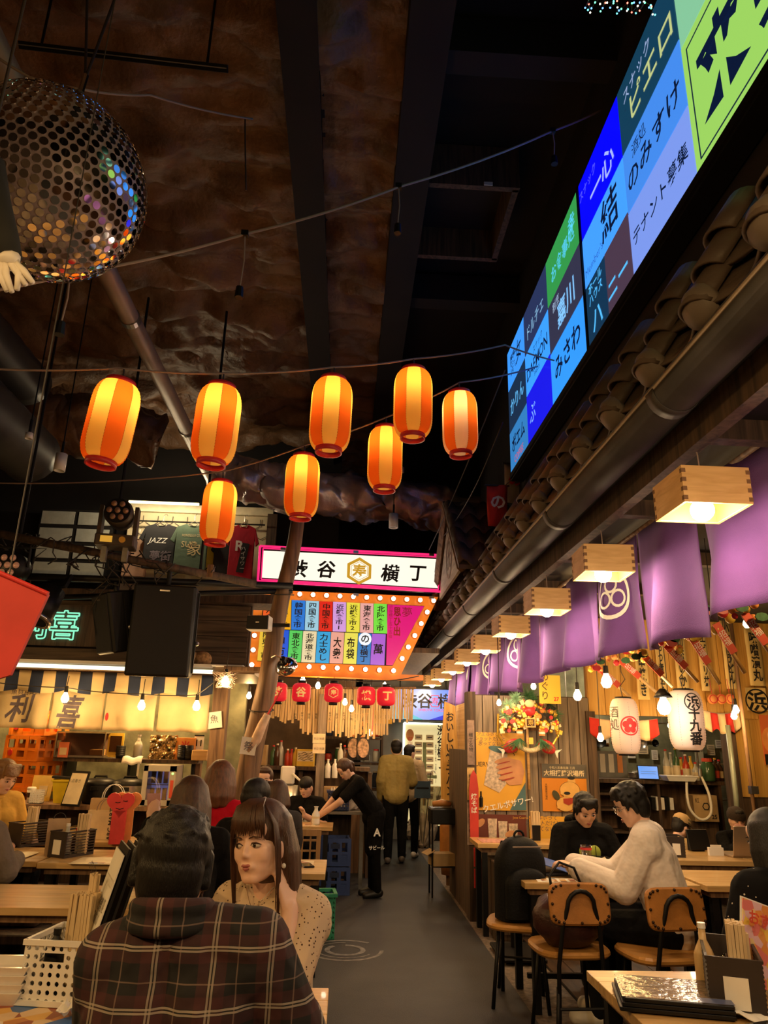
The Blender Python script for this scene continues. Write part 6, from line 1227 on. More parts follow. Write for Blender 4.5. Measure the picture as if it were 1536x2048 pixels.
t, w, h = board(1077, 1350, 1122, 1408, 7.2, (.8, .52, .06), 'yellow notice above the lucky rake'); text('めぐり', .09, m_ink, t, fr(-.05, -.01, .03), vert=True); text('27', .05, m_redink, t, fr(.06, -.01, -.09), bold=.03)
for k, (px, l) in enumerate(((1425, 'left'), (1442, 'middle'), (1460, 'right'))):
    p = at(px, 1398, PY-.08); t = thing('round_charm', l+' of the three orange round charms above the kitchen', 'charm', p, 'orange round charms'); MB().lathe([(.0001, -.02), (.05, -.02), (.055, 0), (.05, .02), (.0001, .02)], 18, fr(0, 0, 0)).build('disc', m_hor, t, True); MB().lathe([(.034, .022), (.042, .022)], 18, fr(0, 0, 0), cap=False).build('ring', m_redink, t); MB().tube([(0, 0, .05), (0, .02, .2)], .003, 4).build('cord', m_redink, t)
# ---------------- white lanterns
m_wl = PAPER('white_lantern_paper', (.9, .78, .7), .5)
def white_lantern(p, r, h, label, rz=0):
    t = thing('white_lantern', label, 'lantern', T(p.x, p.y, p.z, rz)); pr = lantern_prof(r, h, 24, .55); MB().lathe(pr, 32, cap=False).build('paper_shade', m_wl, t, True)
    for z in (-h/2, h/2): MB().lathe([(.0001, z-.012), (r*.58, z-.012), (r*.58, z+.012), (.0001, z+.012)], 20).build('end_ring', m_blackpl, t, True)
    MB().tube([(0, 0, h/2), (-.02, 0, h/2+.1), (.03, 0, h/2+.16), (0, 0, h/2+.22), (0, 0, 2.84-p.z)], .004, 5).build('hanger', m_cord, t)
    s = MB(); [s.tube([(1.01*q[0]*math.cos(R(45*k)), 1.01*q[0]*math.sin(R(45*k)), q[1]) for q in pr[::4]], .001, 4) for k in range(8)]; s.build('seam', m_inkgrey, t); plight(t, (0, 0, 0), .22, (1, .7, .55), .05); return t
def wrap(o, r, h):                                     # bend flat print round a lantern's belly
    me = o.data.copy(); o.data = me
    for v in me.vertices:
        q = o.matrix_basis @ v.co; a = q.x/r; s = abs(2*q.z/h); rr = r*(.55+.45*(1-max(0, min(1, (s-.45)/.55))**2.2)**.5)+.004; v.co = V(rr*math.sin(a), -rr*math.cos(a), q.z)
    o.matrix_basis = Matrix.Identity(4)
p = at(1250, 1452, 6.24); t = white_lantern(p, .115, .45, 'white paper lantern with a red flower crest before the kitchen'); b = MB()
for (r0, r1) in ((.078, .066),):
    for k in range(28): a0, a1 = 2*math.pi*k/28, 2*math.pi*(k+1)/28; b.add([(r0*math.cos(a0), r0*math.sin(a0), 0), (r0*math.cos(a1), r0*math.sin(a1), 0), (r1*math.cos(a1), r1*math.sin(a1), 0), (r1*math.cos(a0), r1*math.sin(a0), 0)], [(0, 1, 2, 3)])
for k in range(5): a = R(90+72*k); b.add([(.036*math.cos(a)+.027*math.cos(x), .036*math.sin(a)+.027*math.sin(x), 0) for x in [2*math.pi*j/14 for j in range(14)]], [tuple(range(14))])
o = b.build('flower_crest', m_redink, t, False, fr(.0, -.12, .0)); fine(o.data, .015); wrap(o, .115, .45); o = text('酒処', .1, m_ink, t, fr(-.135, -.12, .06), vert=True); o.data = o.data.copy(); fine(o.data); wrap(o, .115, .45)
p = at(1372, 1440, 5.88); t = white_lantern(p, .135, .46, 'white paper lantern with large black characters before the kitchen')
for (s, z, sz) in (('浜', .135, .1), ('十', .045, .095), ('九', -.045, .095), ('番', -.14, .105)): o = text(s, sz, m_ink, t, fr(0.01, -.14, z), bold=.03); o.data = o.data.copy(); fine(o.data); wrap(o, .135, .46)
b = MB(); [b.add([(.07*math.cos(a0), .07*math.sin(a0), 0), (.07*math.cos(a0+.225), .07*math.sin(a0+.225), 0), (.061*math.cos(a0+.225), .061*math.sin(a0+.225), 0), (.061*math.cos(a0), .061*math.sin(a0), 0)], [(0, 1, 2, 3)]) for a0 in [2*math.pi*k/28 for k in range(28)]]; o = b.build('ring', m_ink, t, False, fr(.01, -.14, .135)); wrap(o, .135, .46)
# ---------------- bulbs
for (px, py, Y, l, r, pw) in ((1213, 1364, 5.6, 'bare bulb under the curtain above the flower lantern', .042, 11), (1155, 1392, 6.3, 'bare bulb left of the flower lantern', .036, 9), (1067, 1373, 6.9, 'bare bulb above the lucky rake', .026, 5), (1201, 1476, 6.9, 'bare bulb at the kitchen post', .03, 5), (1468, 1432, 7.0, 'bare bulb at the right kitchen post', .03, 6), (1341, 1451, 7.2, 'bare bulb behind the black character lantern', .028, 4), (998, 1406, 7.2, 'small white bulb beside the lucky rake', .024, 3)):
    p = at(px, py, Y); bulb(p, l, max(.1, 2.87-p.z-.1), pw, r)
p = at(1328, 1415, 5.6); t = bulb(p, 'white lamp in a black shade beside the character lantern', 2.7-p.z, 8, .05, m_bulbw, col=(1, .8, .6)); MB().lathe([(.02, .14), (.04, .12), (.07, .075), (.066, .075), (.036, .115)], 16, cap=False).build('shade', m_black, t, True)
p = at(1472, 1420, 6.9); bulb(p, 'white lamp above the right kitchen post bulb', 2.8-p.z-.1, 4, .03, m_bulbw)
# ---------------- red and white bunting over the kitchen
m_bred = M_('bunting_red', (.62, .03, .02), .8); m_bcream = M_('bunting_cream', (.8, .6, .35), .8)
for i, (x0, x1, y0, y1) in enumerate(((1178, 1318, 1434, 1476), (1405, 1482, 1420, 1462))):
    a, b = at(x0, y0, PY-.08), at(x1, y1, PY-.08); t = thing('bunting', ('left', 'right')[i]+' red and cream bunting over the kitchen opening', 'bunting', V(a.x, PY-.08, a.z)); W, hh = b.x-a.x, .2
    MB().sheet(lambda u, v: (W*u, .02*math.sin(u*30)*v, -hh*v*(.75+.25*abs(math.sin(u*math.pi*3)))-.03*math.sin(u*math.pi)), 40, 6, .003, mfun=lambda u, v: int(u*(7 if i == 0 else 5)) % 2).build('cloth', [m_bred, m_bcream] if i == 0 else [m_bcream, m_bred], t, True); MB().tube(sag((0, 0, 0), (W, 0, 0), .03), .004, 5).build('cord', m_cordlight, t)
# ---------------- kitchen behind
KY = 8.3; a = at(1260, 1558, KY); KZ = a.z
t = thing('kitchen_shelf', 'dark kitchen counter crowded with bottles', 'shelf', V(3.3, KY, 0)); MB().box((0, .1, KZ-.02), (1.7, .4, .04)).build('top_board', m_wooddark, t)
for x in (-.8, -.22, .12, .8): MB().box((x, .1, (KZ-.04)/2), (.03, .36, KZ-.04)).build('upright', m_wooddark, t)
for z in (.35, .7, .92, 1.08): MB().box((-.05 if z < .8 else -.45, .1, z), (1.6 if z < .8 else .7, .36, .02)).build('shelf_board', m_wooddark, t)
MB().box((0, .28, .6), (1.65, .02, 1.2)).build('back_panel', m_woodpost, t)
def onk(px, Y=KY): return V(at(px, 1555, Y).x, Y, KZ)
p = onk(1297, 8.2); t = thing('tablet', 'tablet with a blue screen on the kitchen counter', 'tablet', T(p.x, p.y, p.z, R(-12))); MB().rbox((0, 0, .075), (.22, .012, .15), .004, Euler((R(-16), 0, R(0))).to_matrix()).build('case', m_blackpl, t); MB().box((0, -.0085, .075), (.2, .003, .13), Euler((R(-16), 0, 0)).to_matrix()).build('screen', EM('tablet_blue', (.08, .3, .85), .8), t); [MB().box((0, -.012-.003*k, .04+.022*k), (.16, .001, .003), Euler((R(-16), 0, 0)).to_matrix()).build('text_line', m_pteal, t) for k in range(3)]; MB().box((0, .05, .04), (.1, .05, .08)).build('stand', m_black, t)
bsp = [(1335, .4, m_gclear, m_lab, 'tall pale sake'), (1345, .36, m_gclear, m_lab, 'white labelled'), (1355, .42, m_ggreen, m_lab, 'tall green'), (1365, .3, m_gyel, m_labr, 'yellow liqueur'), (1374, .34, m_gred, m_lab, 'amber spirit'), (1384, .32, m_gyel, m_lab, 'golden squat'), (1393, .24, m_gclear, m_lab, 'small clear'), (1404, .22, m_gclear, m_labr, 'clear red labelled'), (1433, .3, m_gbrown, m_labr, 'dark soy'), (1441, .28, m_gbrown, m_lab, 'dark cream labelled')]
for i, (px, h, m_, lb, l) in enumerate(bsp): bottle(onk(px, 8.25+.05*(i % 2)), h*.8, .036, m_, l+' bottle on the kitchen counter', (m_redink, m_whiteink, m_goldink)[i % 3], 'bottles on the kitchen counter', lb)
p = onk(1417, 8.22); t = thing('glass_jar', 'large green glass jar with a red lid on the kitchen counter', 'jar', p); MB().lathe([(.0001, 0), (.07, 0), (.075, .02), (.075, .15), (.05, .19), (.05, .2)], 16, cap=False).build('jar', m_ggreen, t, True); MB().cyl((0, 0, .2), (0, 0, .235), .055).build('lid', m_labr, t)
p = onk(1357, 8.08); t = thing('tray', 'white tray on the front of the kitchen counter', 'tray', p); MB().add([(-.14, -.08, 0), (.14, -.08, 0), (.14, .08, 0), (-.14, .08, 0), (-.17, -.1, .05), (.17, -.1, .05), (.17, .1, .05), (-.17, .1, .05)], [(0, 1, 2, 3), (0, 4, 5, 1), (1, 5, 6, 2), (2, 6, 7, 3), (3, 7, 4, 0)]).build('tray', m_white, t); MB().tube([(-.17, -.1, .05), (.17, -.1, .05), (.17, .1, .05), (-.17, .1, .05)], .006, 5, closed=True).build('rim', m_white, t)
p = at(1400, 1590, 8.0); t = thing('hose_loop', 'pale hose hanging in a loop below the kitchen counter', 'hose', p); MB().tube(spline([V(-.1, .05, .19), V(-.14, 0, 0), V(-.12, -.01, -.15), V(-.02, -.02, -.24), V(.09, -.01, -.18), V(.1, 0, .0), V(.05, .05, .2)]), .014, 8).build('hose', m_paperw, t, True); MB().cyl((.05, .05, .18), (.05, .05, .26), .02).build('tap', m_steel, t)
p = at(1417, 1618, 8.0); t = thing('cardboard_box', 'cardboard box printed 25 in the kitchen', 'box', V(p.x, 8.15, p.z-.13)); MB().rbox((0, 0, .13), (.26, .2, .26), .004).build('carton', M_('carton', (.42, .28, .13), .8), t); text('25', .06, m_ink, t, fr(.08, -.102, .05), bold=.02); MB().lathe([(.03, 0), (.042, 0)], 6, fr(0, -.102, .15), cap=False).build('hexagon_mark', m_ink, t); text('紅', .05, m_ink, t, fr(-.09, -.102, .21)); MB().box((0, .1, -.3), (.3, .25, .6)).build('support', m_wooddark, t)
for i in range(5): p = onk(1298+9*i); tag(MB().rbox((0, 0, .06), (.04, .14, .12+.02*(i % 2)), .003).bb((-.015, -.072, .02), (.015, -.07, .09)).build('kitchen_file', (m_blackpl, m_white, m_paperw, m_blackpl, m_white)[i], None, False, T(p.x, 8.3, .932)), ORD[i]+' file or roll on the shelf below the tablet', 'file')
p = at(1222, 1530, 8.6); t = thing('wall_menu', 'grey board with white and orange paper slips behind the kitchen post', 'notice board', p); MB().box((0, 0, 0), (.36, .02, .3)).build('board', M_('slate_board', (.2, .2, .2), .5), t); [MB().box((-.1+.1*k, -.014, .02), (.06, .004, .2)).build('paper_slip', (m_paperw, m_paperw, m_hor)[k], t) for k in range(3)]; MB().box((0, .05, -.55), (.04, .04, .9)).build('stand', m_black, t)
p = at(1190, 1590, 8.4); t = thing('steel_fridge', 'steel fridge behind the hooded man', 'fridge', V(p.x+.05, 8.95, 0)); MB().rbox((0, 0, .62), (.42, .5, 1.24), .015).build('body', m_steel, t); MB().rbox((0, -.26, .62), (.38, .03, 1.1), .01).build('door', m_steel, t); MB().box((.14, -.29, .7), (.02, .03, .4)).build('handle', m_chrome, t)
p = at(1402, 1507, 9.5); t, w, h = board(1388, 1488, 1408, 1525, 9.6, (.62, .58, .42), 'pale notice on the kitchen back wall'); text('注意', .06, m_ink, t, fr(0, -.01, .05)); 
t = thing('kitchen_rack', 'steel wire rack standing in the kitchen', 'rack', V(4.55, 9.1, 0))
for z in (.6, 1.0, 1.4, 1.8): MB().box((0, 0, z), (.7, .4, .012)).build('wire_shelf', m_steel, t)
for sx in (-1, 1): [MB().cyl((sx*.34, sy*.19, 0), (sx*.34, sy*.19, 2.0), .012).build('post', m_steel, t) for sy in (-1, 1)]
tag(MB().tube([at(1455, 1450, PY-.1), at(1472, 1592, PY-.1), at(1476, 1640, PY-.1)], .025, 10).build('conduit', M_('pale_green_pipe', (.34, .38, .3), .4, .2), None, True), 'pale green pipe slanting down the right kitchen post', 'pipe')
t = thing('support_pole', 'thin brown pole with a clamp right of the kitchen', 'pole'); a, e = at(1486, 1440, 7.1), at(1512, 1650, 7.1); MB().tube([a+(a-e)*((2.86-a.z)/(a.z-e.z)), e+(e-a)*(e.z/(a.z-e.z))], .018, 8).build('pole', m_woodpost, t, True); MB().box(at(1507, 1580, 7.08), (.07, .06, .07)).build('clamp', m_steel, t)
t = thing('added_kitchen_lamp', 'added unseen kitchen lamp with a white globe', 'lamp', V(3.3, 8.9, 2.6)); MB().sph((0, 0, 0), .07, 16, 10).build('globe', EM('added_lamp_globe', (1, .82, .58), 6), t, True); MB().cyl((0, 0, .06), (0, 0, .26), .03).build('mount', m_white, t); plight(t, (0, 0, -.12), 34, (1, .78, .5), .07)  # unseen lamp added to brighten the kitchen

# more kitchen clutter
for i, (px, py, w, h, m_) in enumerate(((1265, 1505, .1, .14, m_paperw), (1288, 1500, .14, .1, m_lab), (1312, 1510, .08, .12, m_paperw), (1425, 1500, .1, .13, m_lab), (1440, 1488, .08, .1, m_paperw), (1296, 1478, .16, .05, m_hor))):
    notice_p = at(px, py, 9.62); t = thing('wall_notice', ORD[i]+' small paper pinned to the kitchen back wall, counted from the post', 'notice', T(notice_p.x, 9.66, notice_p.z)); MB().box((0, 0, 0), (w, .006, h)).build('sheet', m_, t); [MB().box((0, -.0045, h*.3-h*.2*k), (w*.7, .002, .006)).build('text_line', m_inkgrey, t) for k in range(4)]
for i in range(4):
    p = onk(1270+i*9, 8.42); t = thing('plate_stack', '%s stack of plates behind the tablet' % ORD[i], 'plates', p); [MB().lathe([(.0001, 0), (.05, 0), (.075, .014), (.073, .018), (.048, .005), (.0001, .005)], 16, T(0, 0, .012*k), cap=False).build('plate', m_white if i % 2 else m_steel, t, True) for k in range(5+i)]
t = thing('pan_rack', 'hanging rail of ladles and pans in the kitchen', 'rack', V(3.3, 9.2, 1.86)); MB().cyl((-.6, 0, 0), (.7, 0, 0), .01).build('rail', m_steel, t); [MB().cyl((x_, 0, 0), (x_, 0, 1.0), .006).build('drop_rod', m_steel, t) for x_ in (-.55, .65)]
for k in range(7): x_ = -.5+.17*k; MB().tube([(x_, 0, 0), (x_, 0, -.2)], .006, 5).build('tool_handle', m_steel, t); MB().lathe([(.0001, 0), (.04+.012*(k % 3), .01), (.045+.012*(k % 3), .03)], 14, fr(x_, -.01, -.24), cap=False).build('tool_bowl', m_steel if k % 2 else m_blackpl, t, True)
t = thing('upper_cupboard', 'pale cupboard with sliding doors high in the kitchen', 'cupboard', V(2.95, 9.45, 1.6)); MB().rbox((0, 0, .12), (.7, .3, .26), .008).build('body', m_woodlight, t); [MB().box((-.17+.34*k, -.155, .12), (.33, .014, .22)).build('door', m_paperw, t) for k in range(2)]; MB().box((0, .05, -.02), (.72, .3, .03)).build('ledge', m_woodpost, t)
# ================================================================== CENTRE: POLE, RED LANTERNS, FAR STALLS, MAP BOARD
m_pole = WOOD('old_pole_wood', (.1, .05, .025), (.3, .17, .09), (9, 9, .7), 2.0, .6, .6)
a, e = at(597, 1030, 6.62), at(478, 1650, 6.62); d = (e-a)/(a.z-e.z); foot = e+d*e.z; P = [a.lerp(foot, k/14)+V(.012*math.sin(k*1.3), .01*math.sin(k*.9), 0) for k in range(15)]
t = thing('wooden_pole', 'leaning weathered timber pole before the big sign', 'pole'); MB().tube(P, [.064+.052*k/14 for k in range(15)], 14).build('trunk', m_pole, t, True)
for k in (3, 7, 10): MB().tube([P[k]+V(.1*math.cos(x)*1.05, .1*math.sin(x)*1.05, .02*math.sin(x)) for x in [2*math.pi*j/12 for j in range(12)]], .005, 5, closed=True).build('binding_wire', m_cord, t)
def notice(px, py, Y, w, h, label, tx, tilt=0, mat=None, ts=.05):
    p = at(px, py, Y); t = thing('paper_notice', label, 'notice', T(p.x, p.y, p.z, 0, 0, tilt)); MB().sheet(lambda u, v: (w*(u-.5), .004*math.sin(u*4), h*(v-.5)), 4, 4, .002).build('sheet', mat or m_paperw, t); text(tx, ts, m_inkgrey, t, fr(0, -.008, 0)); return t
notice(497, 1492, 6.47, .13, .14, 'white cloth notice with a small drawing tied to the pole', '祭', R(6), None, .08)
p = at(571, 1330, 6.45); t = thing('dish_lamp', 'round silver reflector lamp clipped to the pole', 'lamp', T(p.x, p.y, p.z, R(-15), R(62))); MB().lathe([(.03, .04), (.06, .03), (.1, -.02), (.098, -.024), (.055, .024), (.0001, .03)], 24, cap=False).build('reflector', m_chrome, t, True); MB().cyl((0, 0, .03), (0, 0, .1), .025).build('socket', m_blackpl, t); MB().tube([(0, 0, .09), (-.06, .02, .12), (-.12, .04, .06)], .008, 6).build('arm', m_steel, t)
MB().sph((.015, 0, -.01), .022, 10, 7).build('bulb', m_bulbw, t, True)
p = at(522, 1455, 6.5); t = thing('cloth_roll', 'rolled pink and white cloth on a red stick tied to the pole', 'cloth', T(p.x, p.y, p.z, 0, 0, R(24))); MB().tube([V(0, 0, -.22), V(.01, 0, -.1), V(0, 0, .02), V(0, 0, .12)], [.03, .045, .04, .03], 10).build('roll', M_('pinkish_cloth', (.72, .5, .35), .85, 0, .25, 14, .5, 30), t, True); MB().tube([V(0, 0, .1), V(.01, 0, .36)], .008, 6).build('stick', m_redink, t)
tag(MB().rbox((0, 0, 0), (.5, .22, .04), .01).build('wall_bracket_board', m_woodpost, None, False, T(*at(505, 1340, 6.9))), 'short plank shelf between the left shop and the pole', 'plank')
# red lanterns
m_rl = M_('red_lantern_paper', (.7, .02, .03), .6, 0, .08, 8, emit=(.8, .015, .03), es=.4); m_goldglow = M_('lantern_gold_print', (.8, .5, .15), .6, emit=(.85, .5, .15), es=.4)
string('lantern_wire', [at(470, 1330, 8.1), at(557, 1352, 8.15), at(667, 1358, 8.2), at(772, 1362, 8.2), at(838, 1352, 8.3)], 'black wire carrying five red lanterns', 'cable', .006, m_cord)
r0 = None
for i, (px, py, s) in enumerate(((556, 1384, '渋'), (603, 1385, '谷'), (667, 1386, '寿'), (732, 1392, '横'), (772, 1393, '丁'))):
    p = at(px, py, 8.15); t = thing('red_lantern', 'small red paper lantern lettered '+('with the first sign character', 'with the second sign character', 'with a hexagon emblem', 'with the third sign character', 'with the last sign character')[i], 'lantern', p, 'five red lanterns under the big sign'); h, r = .2, .1
    MB().lathe(lantern_prof(r, h, 11, .45), 26, cap=False).build('paper_shade', m_rl, t, True)
    for z in (-h/2-.012, h/2+.012): MB().lathe([(.0001, z-.016), (.048, z-.016), (.048, z+.016), (.0001, z+.016)], 16).build('end_ring', m_blackpl, t, True)
    MB().tube([(0, 0, h/2+.02), (0, 0, h/2+.07)], .003, 4).build('hook', m_cord, t)
    if s == '寿': b = MB().lathe([(.052, 0), (.06, 0)], 6, fr(0, -r, 0) @ Matrix.Rotation(R(30), 4, 'Z'), cap=False); o = b.build('hexagon', m_goldglow, t); fine(o.data, .02); wrap(o, r*1.02, h*1.3)
    o = text(s, .105 if s != '寿' else .06, m_goldglow, t, fr(.0 if i < 4 else .01, -r, 0), bold=.035); o.data = o.data.copy(); fine(o.data, .025); wrap(o, r*1.02, h*1.3)
for i, (px, py, Y, pw, l) in enumerate(((636, 1372, 8.6, 5, 'between the second and third red lanterns'), (690, 1405, 8.8, 5, 'below the hexagon lantern'), (703, 1418, 8.9, 4, 'just right of the hexagon lantern'), (498, 1392, 8.6, 5, 'left of the red lanterns behind the pole'), (740, 1466, 9.4, 5, 'beside the red light box'))):
    p = at(px, py, Y); bulb(p, 'small bare bulb '+l, 2.6-p.z-.09, pw, .03, group='bare bulbs of the far stall')
struct(MB().bb((-1.3, 8.72, 2.58), (1.1, 11.75, 2.64)).build('trim_5', m_wooddark), 'dark canopy board over the far stall')
# far stall: strips, shelf, post, jars
t = thing('strip_curtain', 'long row of narrow wooden menu strips over the far stall', 'menu strips', V(0, 9.3, 0)); m_stripw = WOOD('strip_wood', (.55, .38, .17), (.74, .56, .3), (6, 6, 1), 3, .6, .05)
for i in range(58):
    px = 540+i*5; ln = 1458+(i/58)*22+random.uniform(-6, 6) if 12 < i < 48 else 1440+random.uniform(-8, 8); a, e = at(px, 1378, 9.3), at(px, ln, 9.3)
    MB().box(((a.x), random.uniform(-.02, .02), (a.z+e.z)/2), (.026, .006, a.z-e.z), Euler((0, random.uniform(-.03, .03), 0)).to_matrix()).build('strip', m_stripw, t)
for k in range(9): p = at(590+k*14, 1432, 9.26); text(random.choice(('もつ鍋', '餃子', '焼鳥', 'おでん', '刺身')), .035, m_ink, t, fr(p.x, -.045, p.z), vert=True)
a = at(538, 1376, 9.3); e = at(832, 1376, 9.3); MB().cyl((a.x, 0, a.z), (e.x, 0, e.z), .015).build('rail', m_woodpost, t)
FY = 9.6; a, e = at(505, 1530, FY), at(700, 1532, FY); FZ = a.z
t = thing('stall_counter', 'dark stall counter behind the seated man in black', 'counter', V((a.x+e.x)/2, FY, 0)); W = e.x-a.x+.5; MB().box((0, .15, FZ-.02), (W, .5, .04)).build('worktop', m_wooddark, t); MB().box((0, .3, FZ/2-.03), (W, .04, FZ-.06)).build('front_panel', m_woodpost, t)
for x in (-W/2, 0, W/2): MB().box((x, .15, FZ/2-.03), (.05, .4, FZ-.06)).build('upright', m_wooddark, t)
def onf(px, Y=FY): return V(at(px, 1528, Y).x, Y, FZ)
struct(MB().bb((at(634, 1500, 9.25).x, 9.2, 0), (at(650, 1500, 9.25).x, 9.3, 2.1)).build('pillar', m_woodgrey), 'grey timber post of the far stall')
p = onf(512); t = thing('cardboard_box', 'cardboard box on the far stall counter', 'box', p); MB().rbox((0, 0, .12), (.26, .22, .24), .005).build('carton', bpy.data.materials['carton'], t); text('野菜', .07, m_ink, t, fr(0, -.112, .1))
for i, (px, h, m_, l) in enumerate(((574, .2, m_gred, 'red sauce'), (582, .2, m_gred, 'second red sauce'), (590, .22, m_gyel, 'mustard'), (560, .3, m_gclear, 'clear oil'), (553, .26, m_gbrown, 'dark vinegar'), (545, .24, m_ggreen, 'green oil'), (680, .28, m_gclear, 'clear spirit'), (688, .26, m_gbrown, 'brown spirit'))): bottle(onf(px, FY+.03*(i % 2)), h, .035, m_, l+' bottle on the far stall counter', (m_whiteink, m_redink)[i % 2], 'bottles on the far stall counter', neck=.3)
p = onf(611); t = thing('wave_box', 'yellow box printed with wave lines on the far stall', 'box', p); MB().rbox((0, 0, .1), (.22, .18, .2), .005).build('carton', m_gyel, t); MB().box((0, -.092, .12), (.2, .003, .12)).build('print', m_lab, t); [MB().tube([(-.09+.02*j, -.095, .08+.025*k+.01*math.sin(j*1.3+k)) for j in range(10)], .003, 4).build('wave_line', m_gbrown, t) for k in range(4)]
p = at(575, 1560, 9.1); t = thing('drink_dispenser', 'steel drink dispenser with a white head and hose', 'dispenser', V(p.x, 9.1, .0)); MB().cyl((0, 0, 0), (0, 0, 1.05), .13, None, 20).build('tank', m_steel, t, True); MB().rbox((0, 0, 1.16), (.16, .14, .2), .02).build('head', m_white, t); MB().tube([V(.06, -.08, 1.18), V(.16, -.1, 1.1), V(.2, -.1, .85), V(.12, -.14, .7)], .014, 8).build('hose', m_paperw, t, True)
for k, (py, l) in enumerate(((1477, 'upper'), (1497, 'lower'))): notice(638, py, 9.12, .15, .11, l+' cream paper menu on the timber post', '本日 地酒', 0, m_lab, .03)
for i, (px, l) in enumerate(((708, 'left'), (727, 'right'))):
    p = at(px, 1470, 9.9-.05*i); t = thing('food_banner', l+' black hanging banner with orange letters and a food photo', 'banner', p, 'black food banners'); MB().sheet(lambda u, v: (.16*(u-.5), .01*math.sin(u*5), .62*(.5-v)), 4, 8, .003).build('cloth', M_('banner_black', (.05, .045, .05), .7) if i == 0 else bpy.data.materials['banner_black'], t, True); text(('焼酎鍋', '海鮮丼')[i], .11, m_hor, t, fr(0, -.018, .13), vert=True, bold=.02, fit=(.11, .32)); MB().prism(ell(0, 0, .075, .12), .004, fr(0, -.016, -.16)).build('food_photo', M_('food_photo', (.5, .3, .2), .5, 0, .6, 30) if i == 0 else bpy.data.materials['food_photo'], t); MB().cyl((-.09, 0, .31), (.09, 0, .31), .006).build('rod', m_cord, t); MB().cyl((0, 0, .31), (0, 0, 2.59-p.z), .004).build('cord', m_cord, t)
p = at(742, 1440, 10.2); t = thing('light_box', 'narrow red light box beside the food banners', 'sign', p); MB().rbox((0, 0, 0), (.1, .08, .42), .01).build('case', m_redink, t); MB().box((0, -.043, 0), (.08, .006, .4)).build('panel', EM('red_lightbox', (.9, .08, .05), 1.0), t); MB().cyl((0, 0, .2), (0, 0, 2.59-p.z), .006).build('rod', m_cord, t)
p = at(766, 1434, 10.0); t = thing('yellow_notice', 'yellow notice hung under the last red lantern', 'notice', p); MB().box((0, 0, 0), (.24, .01, .17)).build('sheet', M_('notice_yellow', (.8, .46, .06), .6), t); text('飲み放題', .055, m_ink, t, fr(0, -.008, 0)); MB().cyl((0, 0, .08), (0, 0, 2.59-p.z), .004).build('cord', m_cord, t)
t = thing('stall_shelves', 'cluttered open shelves at the far end of the stall', 'shelf', V(.12, 11.3, 0))
for z in (.5, .9, 1.25, 1.6): MB().box((0, 0, z), (.9, .35, .03)).build('board', m_wooddark, t)
for sx in (-1, 1): MB().box((sx*.44, 0, .95), (.03, .34, 1.9)).build('side', m_wooddark, t)
k = 0
for z in (.93, 1.28, 1.63):
    for x in (-.34, -.2, -.06, .08, .22, .36): 
        mt = random.choice((m_gclear, m_blackpl, m_lab, m_gred, m_navy, m_white, m_ggreen)); k += 1
        t = thing('shelf_jar', '%s jar from the left on the %s of the far cluttered shelves' % (ORD[int((x+.35)/.14)], {.93: 'low', 1.28: 'middle', 1.63: 'high'}[z]+' board'), 'jar', V(.12+x, 11.26, z+.015-.03+.015), 'jars on the cluttered shelves'); hh = random.uniform(.1, .2); MB().lathe([(.0001, 0), (.045, 0), (.05, .01), (.05, hh*.8), (.035, hh)], 12).build('jar', mt, t, True); MB().cyl((0, 0, hh), (0, 0, hh+.02), .038, None, 12).build('lid', random.choice((m_redink, m_blackpl, m_white)), t)
# stuff on and by the waiter's table
tz_ = .73
t = thing('soy_bowl', 'dark bowl before the man in the black shirt', 'bowl', V(-.56, 8.15, tz_)); MB().lathe([(.0001, 0), (.04, 0), (.075, .07), (.07, .07), (.035, .01), (.0001, .01)], 18, cap=False).build('bowl', m_gbrown, t, True)
t = thing('sake_flask', 'white sake flask on the waiter table', 'flask', V(-.26, 8.1, tz_)); MB().lathe([(.0001, 0), (.04, 0), (.042, .02), (.04, .1), (.018, .14), (.017, .16), (.025, .175)], 16, cap=False).build('flask', m_white, t, True); MB().lathe([(.041, .04), (.041, .08)], 16, cap=False).build('blue_band', m_lab, t, True)
t = thing('paper_menu', 'white menu sheet under the sake flask', 'menu', V(-.38, 8.05, tz_)); MB().box((0, 0, .001), (.24, .16, .002)).build('sheet', m_lab, t); MB().box((0, 0, .0025), (.16, .1, .001)).build('print', m_print, t)
m_blue = M_('blue_plastic_crate', (.03, .06, .2), .4)
for k in range(2): q = atz(686, 1738, 0); t = thing('blue_crate', ('lower', 'upper')[k]+' dark blue crate on the floor under the waiter table', 'crate', T(-.06, 8.66, .28*k, R(4)), 'blue crates'); link('crate_body', crate_mesh(.3, .3, .27, m_blue), t, T(0, 0, .14)); MB().box((0, -.155, .2), (.1, .01, .05)).build('label', m_navy, t)
t = thing('side_stand', 'low steel stand behind the waiter table', 'stand', V(-.02, 9.05, 0)); MB().box((0, 0, .78), (.6, .4, .03)).build('top', m_steel, t); [MB().box((sx*.26, sy*.16, .38), (.04, .04, .76)).build('leg', m_steel, t) for sx in (-1, 1) for sy in (-1, 1)]
basket(T(-.04, 9.0, .8, R(3)), .24, .2, .2, M_('navy_basket', (.03, .05, .16), .4), 'navy mesh basket of packets on the steel stand', 7, 6, r=.011)
for k in range(6): tag(MB().prism([(-.012, 0), (.012, 0), (.012, .2), (0, .23), (-.012, .2)], .018).build('paper_packet', m_paperw, None, False, T(-.12+.03*k, 9.0+.02*(k % 2), .82) @ FRONT), ORD[k]+' white paper packet standing in the navy basket', 'packet')
for k in range(2): bottle(at(655+14*k, 1556, 9.45)*1.0, .22, .035, m_white, ('left', 'right')[k]+' white pointed bottle on the stall edge', m_white, 'white pointed bottles', neck=.3)
